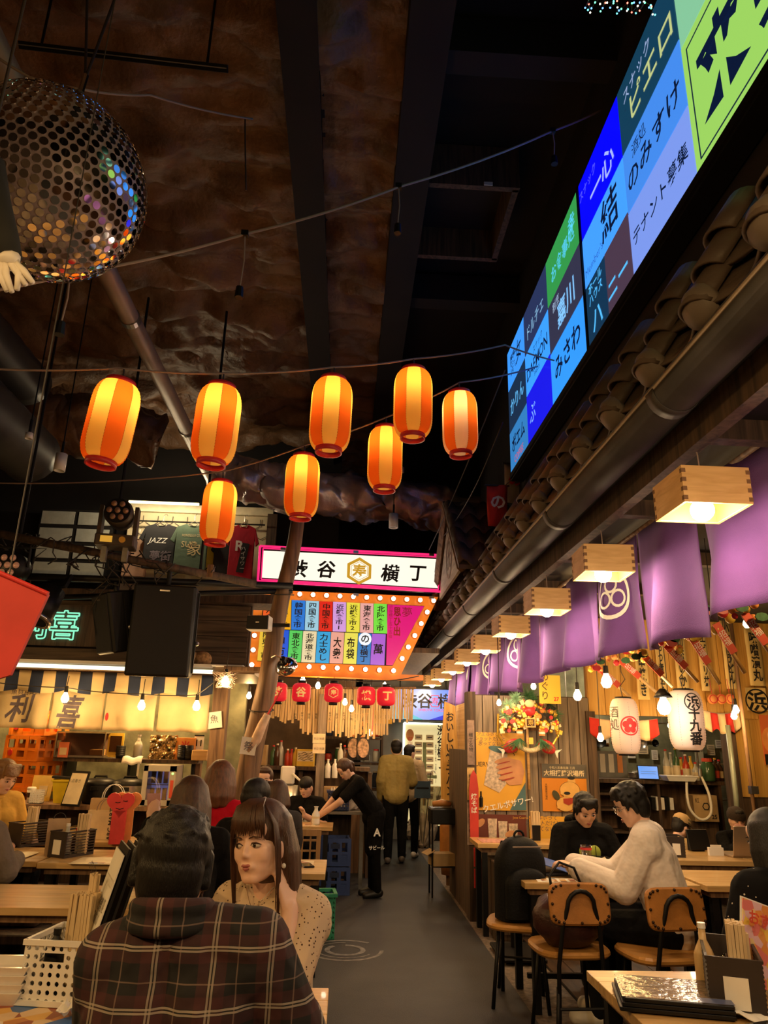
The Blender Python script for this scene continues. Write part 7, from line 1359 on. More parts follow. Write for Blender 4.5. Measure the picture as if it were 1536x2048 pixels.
t = thing('wrapped_parcel', 'crinkled clear wrapped parcel behind the navy basket', 'parcel', V(.12, 9.12, .795)); b = MB().sph((0, 0, .14), (.13, .1, .14), 20, 14); b.v = [tuple(Vector(p)+V(1, 1, 1)*.035*fbm((p[0]*14, p[1]*14, p[2]*14), 3)) for p in b.v]; b.build('wrap', M_('crinkled_wrap', (.6, .52, .42), .15, 0, .3, 20), t); MB().tube([V(-.05, 0, .27), V(0, 0, .33), V(.05, 0, .27)], .006, 5).build('tie', m_lab, t)
t = thing('cardboard_box', 'flat cardboard box with a mark behind the waiter', 'box', V(-.05, 9.35, .0)); MB().rbox((0, 0, .95), (.34, .2, .16), .004).build('carton', bpy.data.materials['carton'], t); MB().lathe([(.02, 0), (.03, 0)], 8, fr(0, -.102, .95), cap=False).build('mark', m_ink, t); MB().box((0, 0, .43), (.34, .18, .86)).build('plinth', m_wooddark, t)
# map board and screen at the end
MY = 13.15; a, e = at(808, 1446, MY), at(894, 1652, MY); t = thing('map_board', 'tall cream map board with glowing white edge at the aisle end', 'sign', V((a.x+e.x)/2, MY, (a.z+e.z)/2)); w, h = e.x-a.x, a.z-e.z
MB().box((0, .02, 0), (w, .06, h)).build('panel', EM('cream_lightbox', (.78, .66, .32), .55, .4, (.8, .7, .4)), t); b = MB(); b.tube([(-w/2, -.02, h/2), (w/2, -.02, h/2), (w/2, -.02, -h/2)], .018, 8).tube([(-w/2, -.02, h/2), (-w/2, -.02, -h/2+.4)], .018, 8); b.build('light_edge', EM('white_led_edge', (.95, 1, .85), 2.5), t, True)
text('渋谷横丁', .2, m_ink, t, fr(w*.36, -.015, h*.27), vert=True, bold=.025, fit=(.13, .72)); MB().box((-w*.02, -.014, 0), (.06, .004, h*.62)).build('street_print', M_('map_green', (.25, .3, .14), .6), t); MB().box((0, -.0145, -.05), (.4, .004, .05)).build('street_print', bpy.data.materials['map_green'], t)
for i in range(2):
    for j in range(9): x = -w*.16+i*w*.26; z = h*.36-j*.12; (MB().box((x, -.0135, z), (.13, .003, .085)).build('shop_plot', m_lab, t), MB().box((x, -.0155, z), (.08, .002, .02)).build('plot_name', m_inkgrey, t))
MB().prism(ell(-w*.36, h*.38, .07, .1), .004, fr(0, -.012, 0)).build('red_sun', m_hor, t); text('至福', .1, m_redink, t, fr(-w*.36, -.02, h*.3), vert=True); text('営業時間のご案内 渋谷横丁へようこそ', .035, m_ink, t, fr(w*.24, -.015, h*.1), vert=True); MB().box((w*.36, -.014, -h*.33), (.16, .003, .4)).build('info_box', m_lab, t); text('受付\n十一時\n五時', .05, m_ink, t, fr(w*.36, -.018, -h*.33))
MB().box((0, .05, -h/2-.1), (w*.9, .04, .3)).build('foot', m_black, t)
a, e = at(781, 1377, 12.6), at(912, 1441, 12.6); t = thing('wall_screen', 'blue display screen above the map board', 'screen', V((a.x+e.x)/2, 12.6, (a.z+e.z)/2)); w, h = e.x-a.x, a.z-e.z; MB().box((0, .03, 0), (w+.04, .06, h+.04)).build('housing', m_blackpl, t); MB().box((0, -.004, 0), (w, .008, h)).build('display', EM('periwinkle_display', (.16, .28, .85), .85), t)
text('渋谷', .26, m_ink, t, fr(-.1, -.012, .06), bold=.02); text('横丁', .26, m_ink, t, fr(.5, -.012, .06), bold=.02); MB().lathe([(.1, 0), (.115, 0)], 6, fr(.2, -.012, .06), cap=False).build('hexagon', m_redink, t); text('寿', .13, m_redink, t, fr(.2, -.012, .06)); text('SHIBUYA YOKOCHO', .06, m_redink, t, fr(.2, -.012, -.09)); MB().prism([(-w/2, -h/2), (-w/2, -.0), (.0, -h/2)], .003, fr(0, -.009, 0)).build('teal_print', EM('teal_display', (.02, .4, .55), .8), t); MB().prism([(.1, -h/2), (w/2, -.1), (w/2, -h/2)], .003, fr(0, -.009, 0)).build('blue_print', EM('deep_blue_display', (.01, .03, .6), .8), t)
for sx in (-1, 1): MB().cyl((sx*w*.35, .03, h/2), (sx*w*.35, .03, 3.4), .012).build('hanger_rod', m_black, t)
# stand at the right of the aisle end
q = atz(915, 1712, 0); t = thing('folding_stand', 'black folding stand with a bin top beside the partition', 'stand', V(1.12, 8.6, 0)); MB().rbox((0, 0, .8), (.3, .34, .16), .02).build('bin', m_blackpl, t); [MB().tube([V(sx*.13, sy*.14, .74), V(sx*.13, sy*.14, 0)], .011, 6).build('leg', m_black, t) for sx in (-1, 1) for sy in (-1, 1)]; MB().box((0, 0, .3), (.26, .28, .012)).build('shelf', m_black, t)
for k, (c_, l) in enumerate(((m_leath, 'brown'), (m_lab, 'pale green'))): tag(MB().tube([V(-.1, 0, 0), V(0, .01, .01), V(.1, 0, 0)], [.03, .035, .025], 10).build('rolled_towel', c_, None, True, T(1.1+.03*k, 8.52+.1*k, .92, R(20*k))), l+' rolled towel on the black stand', 'towel')
t = thing('cardboard_box', 'open cardboard box under the black stand', 'box', T(1.1, 8.55, .31, R(12))); MB().bb((-.12, -.1, 0), (.12, .1, .12)).build('carton', bpy.data.materials['carton'], t); MB().box((-.15, 0, .13), (.1, .2, .006), Euler((0, R(-25), 0)).to_matrix()).build('flap', bpy.data.materials['carton'], t)
p = at(912, 1470, 8.9); t = thing('wooden_signboard', 'tall yellow wooden signboard with brush writing beside the far noren', 'sign', V(1.27, 9.2, 0)); MB().prism([(-.09, .0), (.09, 0), (.11, .55), (.08, 1.15), (-.05, 1.2), (-.1, .6)], .05, fr(0, 0, .85)).build('board', m_panel, t); text('おいしい餃子パン', .12, m_ink, t, fr(0.01, -.055, 1.45), vert=True, bold=.02, fit=(.1, .95)); MB().lathe([(.0001, 0), (.09, 0), (.11, .2), (.11, .5), (.08, .7), (.0001, .7)], 16, T(0, -.02, .12)).build('barrel_foot', m_leath, t, True); MB().cyl((0, .03, 0), (0, .03, .9), .03).build('post', m_woodpost, t)
# tubs of clutter near the map
t = thing('wrapped_parcel', 'pale plastic wrapped bundle at the aisle end', 'parcel', V(1.28, 12.4, 0)); b = MB().sph((0, 0, .25), (.25, .2, .25), 18, 12); b.v = [tuple(Vector(p)+V(1, 1, 1)*.05*fbm((p[0]*8, p[1]*8, p[2]*8), 3)) for p in b.v]; b.build('wrap', bpy.data.materials['crinkled_wrap'], t); MB().tube([V(-.05, 0, .5), V(0, 0, .56), V(.05, 0, .5)], .01, 5).build('tie', m_lab, t)
# unseen bulbs added to brighten shop, stall and seats, hidden behind curtains and beams
for i, (x, y, z, pw, l) in enumerate(((-3.4, 8.1, 2.0, 36, 'under the left shop roof near the crates'), (-2.1, 8.1, 2.0, 36, 'under the left shop roof near the fridge'), (-.6, 10.3, 2.35, 14, 'over the far stall counter'), (.6, 11.6, 2.4, 16, 'over the end of the aisle'), (2.0, 6.4, 2.62, 12, 'above the poster wall table'), (3.5, 6.2, 2.62, 12, 'above the laptop table'), (2.6, 3.6, 2.62, 14, 'above the near right seats'))):
    bulb(V(x, y, z), 'added unseen bulb '+l, (2.13 if i < 2 else 2.87 if i > 3 else 2.6)-z-.1, pw, .035, group='added unseen bulbs')

# unseen pendants added around the viewer to light roof tiles and near tables
for i, (x, y, z, pw) in enumerate(((-1.7, .4, 2.7, 45), (-.6, .0, 2.7, 40), (.5, -.1, 2.9, 24), (-3.0, 1.6, 2.8, 75), (-4.2, 4.2, 2.8, 75), (.62, .9, 3.2, 10))):
    t = bulb(V(x, y, z), ORD[i]+' added unseen pendant around the viewer', 5.75-z, pw, .035, group='added unseen pendants around the viewer')
    if i not in (2, 5): MB().lathe([(.03, .13), (.06, .11), (.2, -.03), (.197, -.035), (.055, .1), (.028, .12)], 20, cap=False).build('shade', m_black, t, True)  # shades added to keep this light off the ball and ceiling
# ================================================================== PEOPLE
PEND = []
def prim_mesh(prims, infl=0.0, n=10):
    b = MB()
    for q in prims:
        if q[0] == 'c':
            _, p, e, r1, r2 = q[:5]; r1 += infl; r2 += infl; p, e = Vector(p), Vector(e)
            b.sph(p, r1, n, n-2); b.sph(e, r2, n, n-2)
            if (e-p).length > 1e-4: b.tube([p, e], [r1*.998, r2*.998], n)
        else:
            _, c, r, Mx = q[:4]; b.sph(c, (r[0]+infl, r[1]+infl, r[2]+infl), n+4, n+2, 0, Mx)
    return b
def organic(name, prims, mat, parent, vox=.01, infl=0.0, smooth=3):
    o = prim_mesh(prims, infl).build(name, mat, parent, True)
    m = o.modifiers.new('r', 'REMESH'); m.mode = 'VOXEL'; m.voxel_size = vox; m.use_smooth_shade = True
    if smooth: s = o.modifiers.new('s', 'SMOOTH'); s.factor = .5; s.iterations = smooth
    PEND.append((o, mat)); return o
def bake():
    bpy.context.view_layer.update(); dg = bpy.context.evaluated_depsgraph_get()
    for o, mat in PEND:
        me = bpy.data.meshes.new_from_object(o.evaluated_get(dg)); o.modifiers.clear(); o.data = me; me.materials.clear(); me.materials.append(mat)
        me.polygons.foreach_set('use_smooth', [True]*len(me.polygons))
    PEND.clear()
def hand(out, w, yd, zd, side, curl=.45, s=1.0, spread=.12):
    y = Vector(yd).normalized(); z = Vector(zd); z = (z-y*z.dot(y)).normalized(); x = y.cross(z)*side      # x: thumb side
    w = Vector(w)
    for k, (fx_, ln) in enumerate(((.026, .07), (.009, .078), (-.009, .072), (-.025, .056))):
        kn = w+(y*(.085-.006*abs(k-1))+x*fx_)*s; out.append(('c', w+x*fx_*.5*s, kn, .017*s, .0115*s)); d = (y+x*(fx_*spread*10)).normalized(); p = kn
        for j, f in enumerate((.45, .32, .25)):
            a = curl*(.6+.5*j); dd = d*math.cos(a*(j+1)*.6)-z*math.sin(a*(j+1)*.6); e = p+dd*ln*f*s; out.append(('c', p, e, (.0095-.001*j)*s, (.0088-.001*j)*s)); p = e
    p = w+(y*.022+x*.02)*s; e = p+(y*.035+x*.024-z*.012)*s; out.append(('c', p, e, .0135*s, .0115*s)); e2 = e+(y*.03+x*.004-z*.012)*s; out.append(('c', e, e2, .0105*s, .009*s))
SIT = dict(pelvis=(0, 0, .53), belly=(0, .01, .68), chest=(0, .02, .87), nb=(0, .0, 1.035), neck=(0, .015, 1.08), head=(0, .035, 1.175), sl=(-.165, 0, .985), sr=(.165, 0, .985), el=(-.225, .1, .76), er=(.225, .1, .76), wl=(-.14, .32, .79), wr=(.14, .32, .79),
           hl=(-.09, .02, .52), hr=(.09, .02, .52), kl=(-.12, .44, .51), kr=(.12, .44, .51), al=(-.12, .42, .09), ar=(.12, .42, .09), tl=(-.12, .56, .04), tr=(.12, .56, .04))
STD = dict(pelvis=(0, 0, .93), belly=(0, .01, 1.08), chest=(0, .02, 1.27), nb=(0, .0, 1.435), neck=(0, .015, 1.48), head=(0, .035, 1.575), sl=(-.165, 0, 1.385), sr=(.165, 0, 1.385), el=(-.21, -.02, 1.12), er=(.21, -.02, 1.12), wl=(-.21, .08, .9), wr=(.21, .08, .9),
           hl=(-.09, 0, .92), hr=(.09, 0, .92), kl=(-.1, .02, .5), kr=(.1, .02, .5), al=(-.1, -.02, .09), ar=(.1, -.02, .09), tl=(-.1, .12, .035), tr=(.1, .12, .035))
UPPER = ('belly', 'chest', 'nb', 'neck', 'head', 'sl', 'sr', 'el', 'er', 'wl', 'wr')
m_lipf = M_('lip', (.42, .12, .11), .35); m_eyew = M_('eye_white', (.5, .43, .38), .2); m_iris = M_('iris', (.02, .012, .008), .1)
def hair_prims(style):
    rnd = random.Random(len(style)); C_ = lambda p, e, a_, b_: ('c', V(*p), V(*e), a_, b_)
    h = [('e', V(0, -.021, .046), (.089, .1, .096), None)]
    if style == 'fade': return [('e', V(0, -.01, .05), (.084, .103, .085), None), ('e', V(0, -.046, .012), (.08, .064, .07), None)]
    if style in ('short', 'tousled', 'full'):
        h = [('e', V(0, -.02, .047), (.087, .1, .091), None), ('e', V(0, -.048, .0), (.078, .066, .085), None), ('e', V(0, .045, .095), (.064, .045, .034), None)]
        if style != 'short': h += [C_((.014*k, .05, .11), (.0165*k+rnd.uniform(-.006, .006), .09-.0022*k*k, .078+rnd.uniform(-.012, .006)), .019, .007) for k in range(-4, 5)]+[C_((s_*.078, .03, .05), (s_*.082, .034, -.005), .016, .008) for s_ in (-1, 1)]
        if style == 'full': h += [('e', V(0, -.045, -.03), (.076, .058, .07), None)]+[C_((s_*.078, .0, .03), (s_*.083, -.01, -.03), .02, .014) for s_ in (-1, 1)]
        for k in range(70 if style != 'short' else 0): a, q = rnd.uniform(0, 6.28), rnd.uniform(.05, 1.35); d = V(math.cos(a)*math.sin(q), math.sin(a)*math.sin(q), math.cos(q)); c = V(d.x*.085, d.y*.1-.014, d.z*.091+.043); h.append(('c', c, c+V(d.x*.008+rnd.uniform(-.016, .016), d.y*.008+rnd.uniform(-.004, .016), d.z*.006+rnd.uniform(-.012, .004)), .011, .004))
        return h
    if style == 'tail': return h+[('e', V(0, -.05, -.01), (.075, .06, .075), None), C_((0, -.1, .03), (.02, -.13, -.02), .035, .03), C_((.02, -.13, -.02), (.04, -.11, -.12), .028, .012)]
    ln = {'bob': .1, 'long': .4, 'bangs': .34, 'mid': .06}[style]; h.append(('e', V(0, -.03, .0), (.09, .092, .12), None))
    for k in range(19):
        a = R((-12+204*k/18) if style != 'bangs' else (6+168*k/18)); x, y = math.cos(a), -math.sin(a); w = rnd.uniform(.97, 1.05); e = rnd.uniform(.92, 1.06)
        p1 = (x*.09*w, y*.1*w-.012, -.03); p2 = (x*.096*w, y*.103*w-.02, -.05-ln*.5*e); p3 = (x*(.082 if ln < .3 else .085)*w, y*.085-.028, -.05-ln*e)
        h += [C_((x*.07, y*.08-.012, .07), p1, .024, .024), C_(p1, p2, .024, .02), C_(p2, p3, .02, .017 if style == 'bob' else .008)]
    if style == 'mid': h += [C_((.014*k, .05, .11), (.0165*k, .096-.0022*k*k, .05), .02, .008) for k in range(-4, 5)]
    return h
def face(t, HM, female=False, brow=None, lookx=0.0, hm=None):
    def ad(name, b, mat): return b.build(name, mat, t, True, HM)
    k = 1.04 if female else 1.0
    for s in (-1, 1):
        Mx = Euler((0, s*.08, -s*.3)).to_matrix()
        ad('eye', MB().sph((s*.0315, .0735, .003), (.0155*k, .0085, .0072*k), 16, 10, 0, Mx), m_eyew); ad('iris', MB().sph((s*.0315+lookx, .0795, .0032), (.0066*k, .0036, .0066*k), 12, 8), m_iris)
        ad('eyelid', MB().tube([V(s*.0145, .0775, .003), V(s*.023, .083, .0098*k), V(s*.036, .082, .0108*k), V(s*.0495, .0705, .005)], [.0012, .0022, .0026, .0014], 6), hm or m_hair)
        ad('brow', MB().tube([V(s*.014, .086, .024), V(s*.03, .086, .0285), V(s*.051, .0755, .0245)], [.0022, .0034 if not female else .0026, .0012], 6), brow or m_hair)
    ad('lips', MB().tube([V(-.025, .074, -.0565), V(-.009, .0845, -.0525), V(0, .0855, -.0538), V(.009, .0845, -.0525), V(.025, .074, -.0565)], [.001, .0042, .004, .0042, .001], 8).tube([V(-.021, .075, -.0585), V(0, .0845, -.063), V(.021, .075, -.0585)], [.001, .0058 if female else .0045, .001], 8), m_lipf)
def person(label, px, py, Y, rz, base=SIT, lean=(0, 0), head=(0, 0, 0), hands=None, ov=None, top=None, bottom=None, shoes=None, skin=m_skin2, hairm=m_hair, style='short', vox=.01, sleeves=1.0, fat=1.0, female=False, with_face=True, infl=.012, extra=None, open_neck=False, group=None, fix_s=None, lookx=0):
    J = {k: Vector(v) for k, v in base.items()}
    LM = Euler((-lean[0], lean[1], 0)).to_matrix(); pv = J['pelvis']
    for k in UPPER: J[k] = pv+LM @ (J[k]-pv)
    for k, v in (ov or {}).items(): J[k] = Vector(v)
    tgt = at(px, py, Y); rot = Euler((0, 0, rz)).to_matrix(); s = fix_s or tgt.z/J['head'].z
    hd = rot @ (J['head']*s); M = Matrix.Translation((tgt.x-hd.x, tgt.y-hd.y, tgt.z-hd.z if fix_s else 0)) @ rot.to_4x4() @ Matrix.Scale(s, 4)
    t = thing('person', label, 'person', M, group); f = fat
    HM = Matrix.Translation(J['head']) @ Euler((head[1], head[2], head[0]), 'XYZ').to_matrix().to_4x4(); hr = HM.to_3x3()
    ct = []                                   # torso and arms
    for sx in (-1, 1):
        o = LM @ V(sx*.055*f, 0, 0); ct += [('c', J['pelvis']+V(sx*.05, 0, 0), J['belly']+o, .108*f, .1*f), ('c', J['belly']+o, J['chest']+o*1.15, .1*f, .108*f), ('c', J['chest']+o*1.15, J['nb']+o*.8-LM @ V(0, 0, .06), .108*f, .07*f)]
    sh = []
    for a, b, c in (('sl', 'el', 'wl'), ('sr', 'er', 'wr')):
        ct.append(('c', J['nb']-LM @ V(0, 0, .015), J[a], .05*f, .062*f)); sh.append(('c', J[a], J[b], .056*f, .045*f)); sh.append(('c', J[b], J[c]*1.0, .044*f, .031*f))
        ct.append(('c', J['chest'], J[a]-LM @ V(0, 0, .03), .09*f, .06*f))
    lg = []
    for h_, k_, a_, t_ in (('hl', 'kl', 'al', 'tl'), ('hr', 'kr', 'ar', 'tr')): lg += [('c', J[h_], J[k_], .088*f, .062*f), ('c', J[k_], J[a_], .058*f, .042*f)]
    ft = [('c', J[a_]-V(0, .03, .03), J[t_], .04, .032) for a_, t_ in (('al', 'tl'), ('ar', 'tr'))]
    fw = 1.06 if female else 1.0
    hp = [('e', V(0, -.012, .03), (.077, .094, .088), None), ('e', V(0, .018, -.02), (.068*fw, .066, .074), None), ('e', V(0, .026, -.055), (.056*fw, .054, .05), None), ('c', V(-.012, .058, -.09), V(.012, .058, -.09), .0165, .0165),
          ('c', V(-.052*fw, .0, -.052), V(-.016, .052, -.088), .024, .019), ('c', V(.052*fw, .0, -.052), V(.016, .052, -.088), .024, .019),
          ('c', V(0, .0785, .016), V(0, .0915, -.022), .0062, .0082), ('c', V(-.009, .084, -.0275), V(.009, .084, -.0275), .0068, .0068), ('c', V(-.036, .045, -.026), V(-.04, .045, -.012), .029, .027), ('c', V(.036, .045, -.026), V(.04, .045, -.012), .029, .027), ('e', V(0, .052, .048), (.06, .034, .042), None),
          ('e', V(-.079, -.004, -.012), (.009, .02, .031), None), ('e', V(.079, -.004, -.012), (.009, .02, .031), None), ('c', V(-.016, .0715, -.056), V(.016, .0715, -.056), .0125, .0125)]
    hw = []
    for q in hp:
        if q[0] == 'c': hw.append(('c', HM @ q[1], HM @ q[2], q[3], q[4]))
        else: hw.append(('e', HM @ q[1], q[2], hr))
    nk = [('c', J['nb']-LM @ V(0, 0, .02), HM @ V(0, -.022, -.05), .056 if not female else .047, .05 if not female else .043)]
    hn = []
    for k, side in (('wl', 1), ('wr', -1)):
        sp_ = (hands or {}).get(k, {}); e = J['el' if k == 'wl' else 'er']; yd = sp_.get('y', tuple((J[k]-e))); hand(hn, J[k], yd, sp_.get('z', (0, 0, 1)), side, sp_.get('curl', .5), sp_.get('s', 1.0))
    body = organic('body', ct+sh+lg+ft+hw+nk+hn, skin, t, vox)
    if top is not None:
        slv = []
        for q in (sh if sleeves >= 1 else sh[::2]):
            e = q[2] if sleeves >= 1 or sleeves == 0 else q[1].lerp(q[2], sleeves); slv.append(('c', q[1], e, q[3]+.004, (q[4] if sleeves >= 1 else q[3]+(q[4]-q[3])*sleeves)+.008))
        ct2 = ct
        if open_neck:
            ct2 = []
            for q in ct:
                if (q[1]-J['nb']).length < .03: q = ('c', q[1].lerp(q[2], .5), q[2], .056, q[4])
                elif (q[2]-J['nb']).length < .12: q = ('c', q[1], q[1].lerp(q[2], .5), q[3], .098)
                ct2.append(q)
        organic('top', ct2+slv, top, t, vox, infl, 4)
        if not open_neck: organic('collar', [('c', J['nb']+LM @ V(.05*math.cos(a)*1.05, .05*math.sin(a)+.008, .012+.01*math.sin(-a)), J['nb']+LM @ V(.05*math.cos(a+.5)*1.05, .05*math.sin(a+.5)+.008, .012+.01*math.sin(-a-.5)), .016, .016) for a in [k*.5 for k in range(13)]], top, t, max(.006, vox*.8))
    if bottom is not None: organic('trousers', lg+[('c', J['pelvis']-V(.05, 0, 0), J['pelvis']+V(.05, 0, 0), .112*f, .112*f)], bottom, t, vox, .014)
    if shoes is not None: organic('shoes', ft, shoes, t, vox, .01)
    hps = hair_prims(style); hh = []
    for q in hps: hh.append(('c', HM @ q[1], HM @ q[2], q[3], q[4]) if q[0] == 'c' else ('e', HM @ q[1], q[2], hr))
    organic('hair', hh, hairm, t, max(.0055, vox*.75), 0, 1)
    if with_face: face(t, HM, female, None if hairm == m_hair else hairm, lookx, hairm)
    if extra: extra(t, J, HM, LM)
    return t
# ---- cloth
def cloth(name, c, rough=.85, var=.1):
    m = M_(name, c, rough, 0, var, 7, .55, 8)
    m.node_tree.nodes['Principled BSDF'].inputs['Specular IOR Level'].default_value = .12
    for n in m.node_tree.nodes:
        if n.type == 'BUMP': n.inputs['Distance'].default_value = .045
    return m
def plaid():
    m, nt, b = nodes('dark_plaid_flannel'); L = nt.links.new; tc = nn(nt, 'ShaderNodeTexCoord'); sp_ = nn(nt, 'ShaderNodeSeparateXYZ'); L(tc.outputs['Object'], sp_.inputs[0])
    nz = nn(nt, 'ShaderNodeTexNoise', i_Scale=3.0); L(tc.outputs['Object'], nz.inputs['Vector'])
    def mth(op, a, bv=None):
        n = nn(nt, 'ShaderNodeMath', operation=op)
        for i, v in enumerate((a, bv)):
            if v is None: continue
            if isinstance(v, (int, float)): n.inputs[i].default_value = v
            else: L(v, n.inputs[i])
        return n.outputs[0]
    def stripes(o, per, off):
        w_ = mth('ADD', o, mth('MULTIPLY', nz.outputs[0], .02)); u = mth('FRACT', mth('ADD', mth('DIVIDE', w_, per), off)); f = lambda c, hw: mth('LESS_THAN', mth('ABSOLUTE', mth('SUBTRACT', u, c)), hw)
        return mth('MAXIMUM', f(.32, .09), f(.62, .09)), mth('MAXIMUM', f(.44, .018), f(.5, .018)), f(.9, .012)
    rx, wx, tx = stripes(sp_.outputs[0], .125, .02); rz_, wz, tz2 = stripes(sp_.outputs[2], .11, .3)
    def mix(fac, c1, c2, k=1.0):
        n = nn(nt, 'ShaderNodeMix', data_type='RGBA'); L(mth('MULTIPLY', fac, k), n.inputs[0])
        for i, c in ((6, c1), (7, c2)):
            if isinstance(c, tuple): n.inputs[i].default_value = (*c, 1)
            else: L(c, n.inputs[i])
        return n.outputs[2]
    c = mix(rx, (.008, .007, .008), (.1, .018, .02), .26); c = mix(rz_, c, (.1, .018, .02), .26); c = mix(wx, c, (.42, .34, .28), .5); c = mix(wz, c, (.45, .37, .31), .6); c = mix(tx, c, (.3, .2, .16), .35); c = mix(tz2, c, (.3, .2, .16), .35)
    L(c, b.inputs['Base Color']); b.inputs['Roughness'].default_value = .9
    n2 = nn(nt, 'ShaderNodeTexNoise', i_Scale=14.0); L(tc.outputs['Object'], n2.inputs['Vector']); bp_ = nn(nt, 'ShaderNodeBump', i_Strength=.5, i_Distance=.02); L(n2.outputs[0], bp_.inputs['Height']); L(bp_.outputs[0], b.inputs['Normal']); return m
def dots(name, base, dot, scale, size):
    m, nt, b = nodes(name); L = nt.links.new; tc = nn(nt, 'ShaderNodeTexCoord'); v = nn(nt, 'ShaderNodeTexVoronoi', i_Scale=scale, i_Randomness=.75); L(tc.outputs['Object'], v.inputs['Vector']); c = nn(nt, 'ShaderNodeMath', operation='LESS_THAN'); c.inputs[1].default_value = size; L(v.outputs['Distance'], c.inputs[0])
    x = nn(nt, 'ShaderNodeMix', data_type='RGBA'); x.inputs[6].default_value = (*base, 1); x.inputs[7].default_value = (*dot, 1); L(c.outputs[0], x.inputs[0]); L(x.outputs[2], b.inputs['Base Color']); b.inputs['Roughness'].default_value = .9; b.inputs['Specular IOR Level'].default_value = .12; return m
c_black = cloth('black_cotton', (.0045, .004, .004)); c_denim = cloth('dark_trousers', (.006, .006, .0075)); c_shoe = M_('black_shoe', (.006, .0055, .005), .5)
# 1 plaid man
def plaid_extra(t, J, HM, LM):
    mp_ = bpy.data.materials['dark_plaid_flannel']; c_ = J['nb']+V(0, -.012, .02)
    organic('folded_collar', [('c', c_+V(.078*math.cos(a), .07*math.sin(a), .018-.012*math.sin(a)), c_+V(.078*math.cos(a+.35), .07*math.sin(a+.35), .018-.012*math.sin(a+.35)), .021, .021) for a in [k*.35 for k in range(18)]]+[('c', c_+V(.084*math.cos(a), .078*math.sin(a), -.012), c_+V(.084*math.cos(a+.35), .078*math.sin(a+.35), -.012), .02, .02) for a in [k*.35 for k in range(18)]], mp_, t, .007)
    organic('yoke_fold', [('c', J['sl']+V(.02, -.05, .0), J['nb']+V(0, -.07, -.03), .016, .014), ('c', J['nb']+V(0, -.07, -.03), J['sr']+V(-.02, -.05, 0), .014, .016)], bpy.data.materials['dark_plaid_flannel'], t, .008)
person('man in a dark red plaid shirt seen from behind at the nearest table', 343, 1738, 1.88, R(2), fix_s=.97, lean=(.1, -.13), head=(R(8), R(-8), R(4)), ov={'el': (-.2, .14, .72), 'er': (.28, .08, .7), 'wl': (-.16, .34, .75), 'wr': (.24, .34, .75), 'head': (-.085, .09, 1.137), 'sl': (-.19, .05, .95), 'sr': (.13, .04, .985)}, top=plaid(), bottom=c_denim, shoes=c_shoe, skin=m_skin, style='full', vox=.007, fat=1.1, with_face=True, infl=.016, extra=plaid_extra)
# 2 woman with bangs
def woman_extra(t, J, HM, LM):
    rnd = random.Random(5); b = MB()
    for k in range(150):
        a = R(rnd.uniform(-8, 188)); x, y = math.cos(a), -math.sin(a); l = rnd.uniform(.2, .36); q = rnd.uniform(.98, 1.08)
        b.tube([HM @ V(x*.06*q, y*.07*q-.01, .1), HM @ V(x*.09*q, y*.1*q-.015, .02), HM @ V(x*.098*q, y*.104*q-.02, -.1), HM @ V(x*.09*q+rnd.uniform(-.01, .01), y*.09*q-.025, -.12-l*.6), HM @ V(x*.075*q+rnd.uniform(-.02, .02), y*.07*q-.025, -.1-l)], [.0035, .004, .004, .003, .001], 4)
    for k in range(130):
        u = rnd.uniform(-1, 1); e = rnd.uniform(-.012, .014)-.016*u*u
        b.tube([HM @ V(u*.03, .02, .139), HM @ V(u*.05, .075-.012*u*u, .118), HM @ V(u*.062, .0945-.022*u*u, .08), HM @ V(u*.067+rnd.uniform(-.006, .006), .097-.026*u*u, .042+e)], [.003, .0034, .003, .0007], 4)
    for s_ in (-1, 1):
        for k in range(16):
            q = rnd.uniform(0, 1); b.tube([HM @ V(s_*.05, .05, .118), HM @ V(s_*.08, .05-.02*q, .06), HM @ V(s_*(.084+.004*q), .048-.025*q, 0), HM @ V(s_*.084, .042-.025*q, -.08), HM @ V(s_*.078, .04-.02*q, -.17-.05*q)], [.003, .0034, .003, .0024, .0007], 4)
    o = b.build('hair_strands', m_hairb, t, True); o['kind'] = 'stuff'
    MB().sph(HM @ V(-.085, -.002, -.062), .008, 10, 7).build('pearl_earring', m_white, t, True); MB().tube([J['nb']+V(-.05, .05, .02), J['nb']+V(-.02, .075, -.02), J['nb']+V(0, .085, -.045), J['nb']+V(.02, .075, -.02), J['nb']+V(.05, .05, .02)], .0012, 5).build('necklace', m_chrome, t)
    MB().sph(J['nb']+V(0, .088, -.05), .004, 8, 6).build('pendant', m_chrome, t)
person('woman with bangs in a cream dotted blouse resting her hand on her neck', 522, 1690, 3.02, R(158), fix_s=1.18, lean=(.08, .05), head=(R(-6), R(2), R(6)), ov={'sl': (-.13, .03, .975), 'sr': (.15, .03, .985), 'el': (-.125, .17, .8), 'wl': (-.09, .1, 1.0), 'er': (.2, .18, .77), 'wr': (-.06, .3, .79)}, hands={'wl': dict(y=(.35, -.1, .9), z=(-.8, .4, .2), curl=.35), 'wr': dict(y=(-1, .2, .1), curl=.6)}, top=dots('cream_dotted_blouse', (.62, .47, .33), (.06, .03, .02), 80, .22), bottom=c_black, shoes=c_shoe, skin=M_('skin_fair', (.78, .5, .39), .45, 0, .04, 12, sub=.15), hairm=m_hairb, style='bangs', vox=.0048, female=True, infl=.016, sleeves=.98, open_neck=True, extra=woman_extra, fat=.84, lookx=.002)
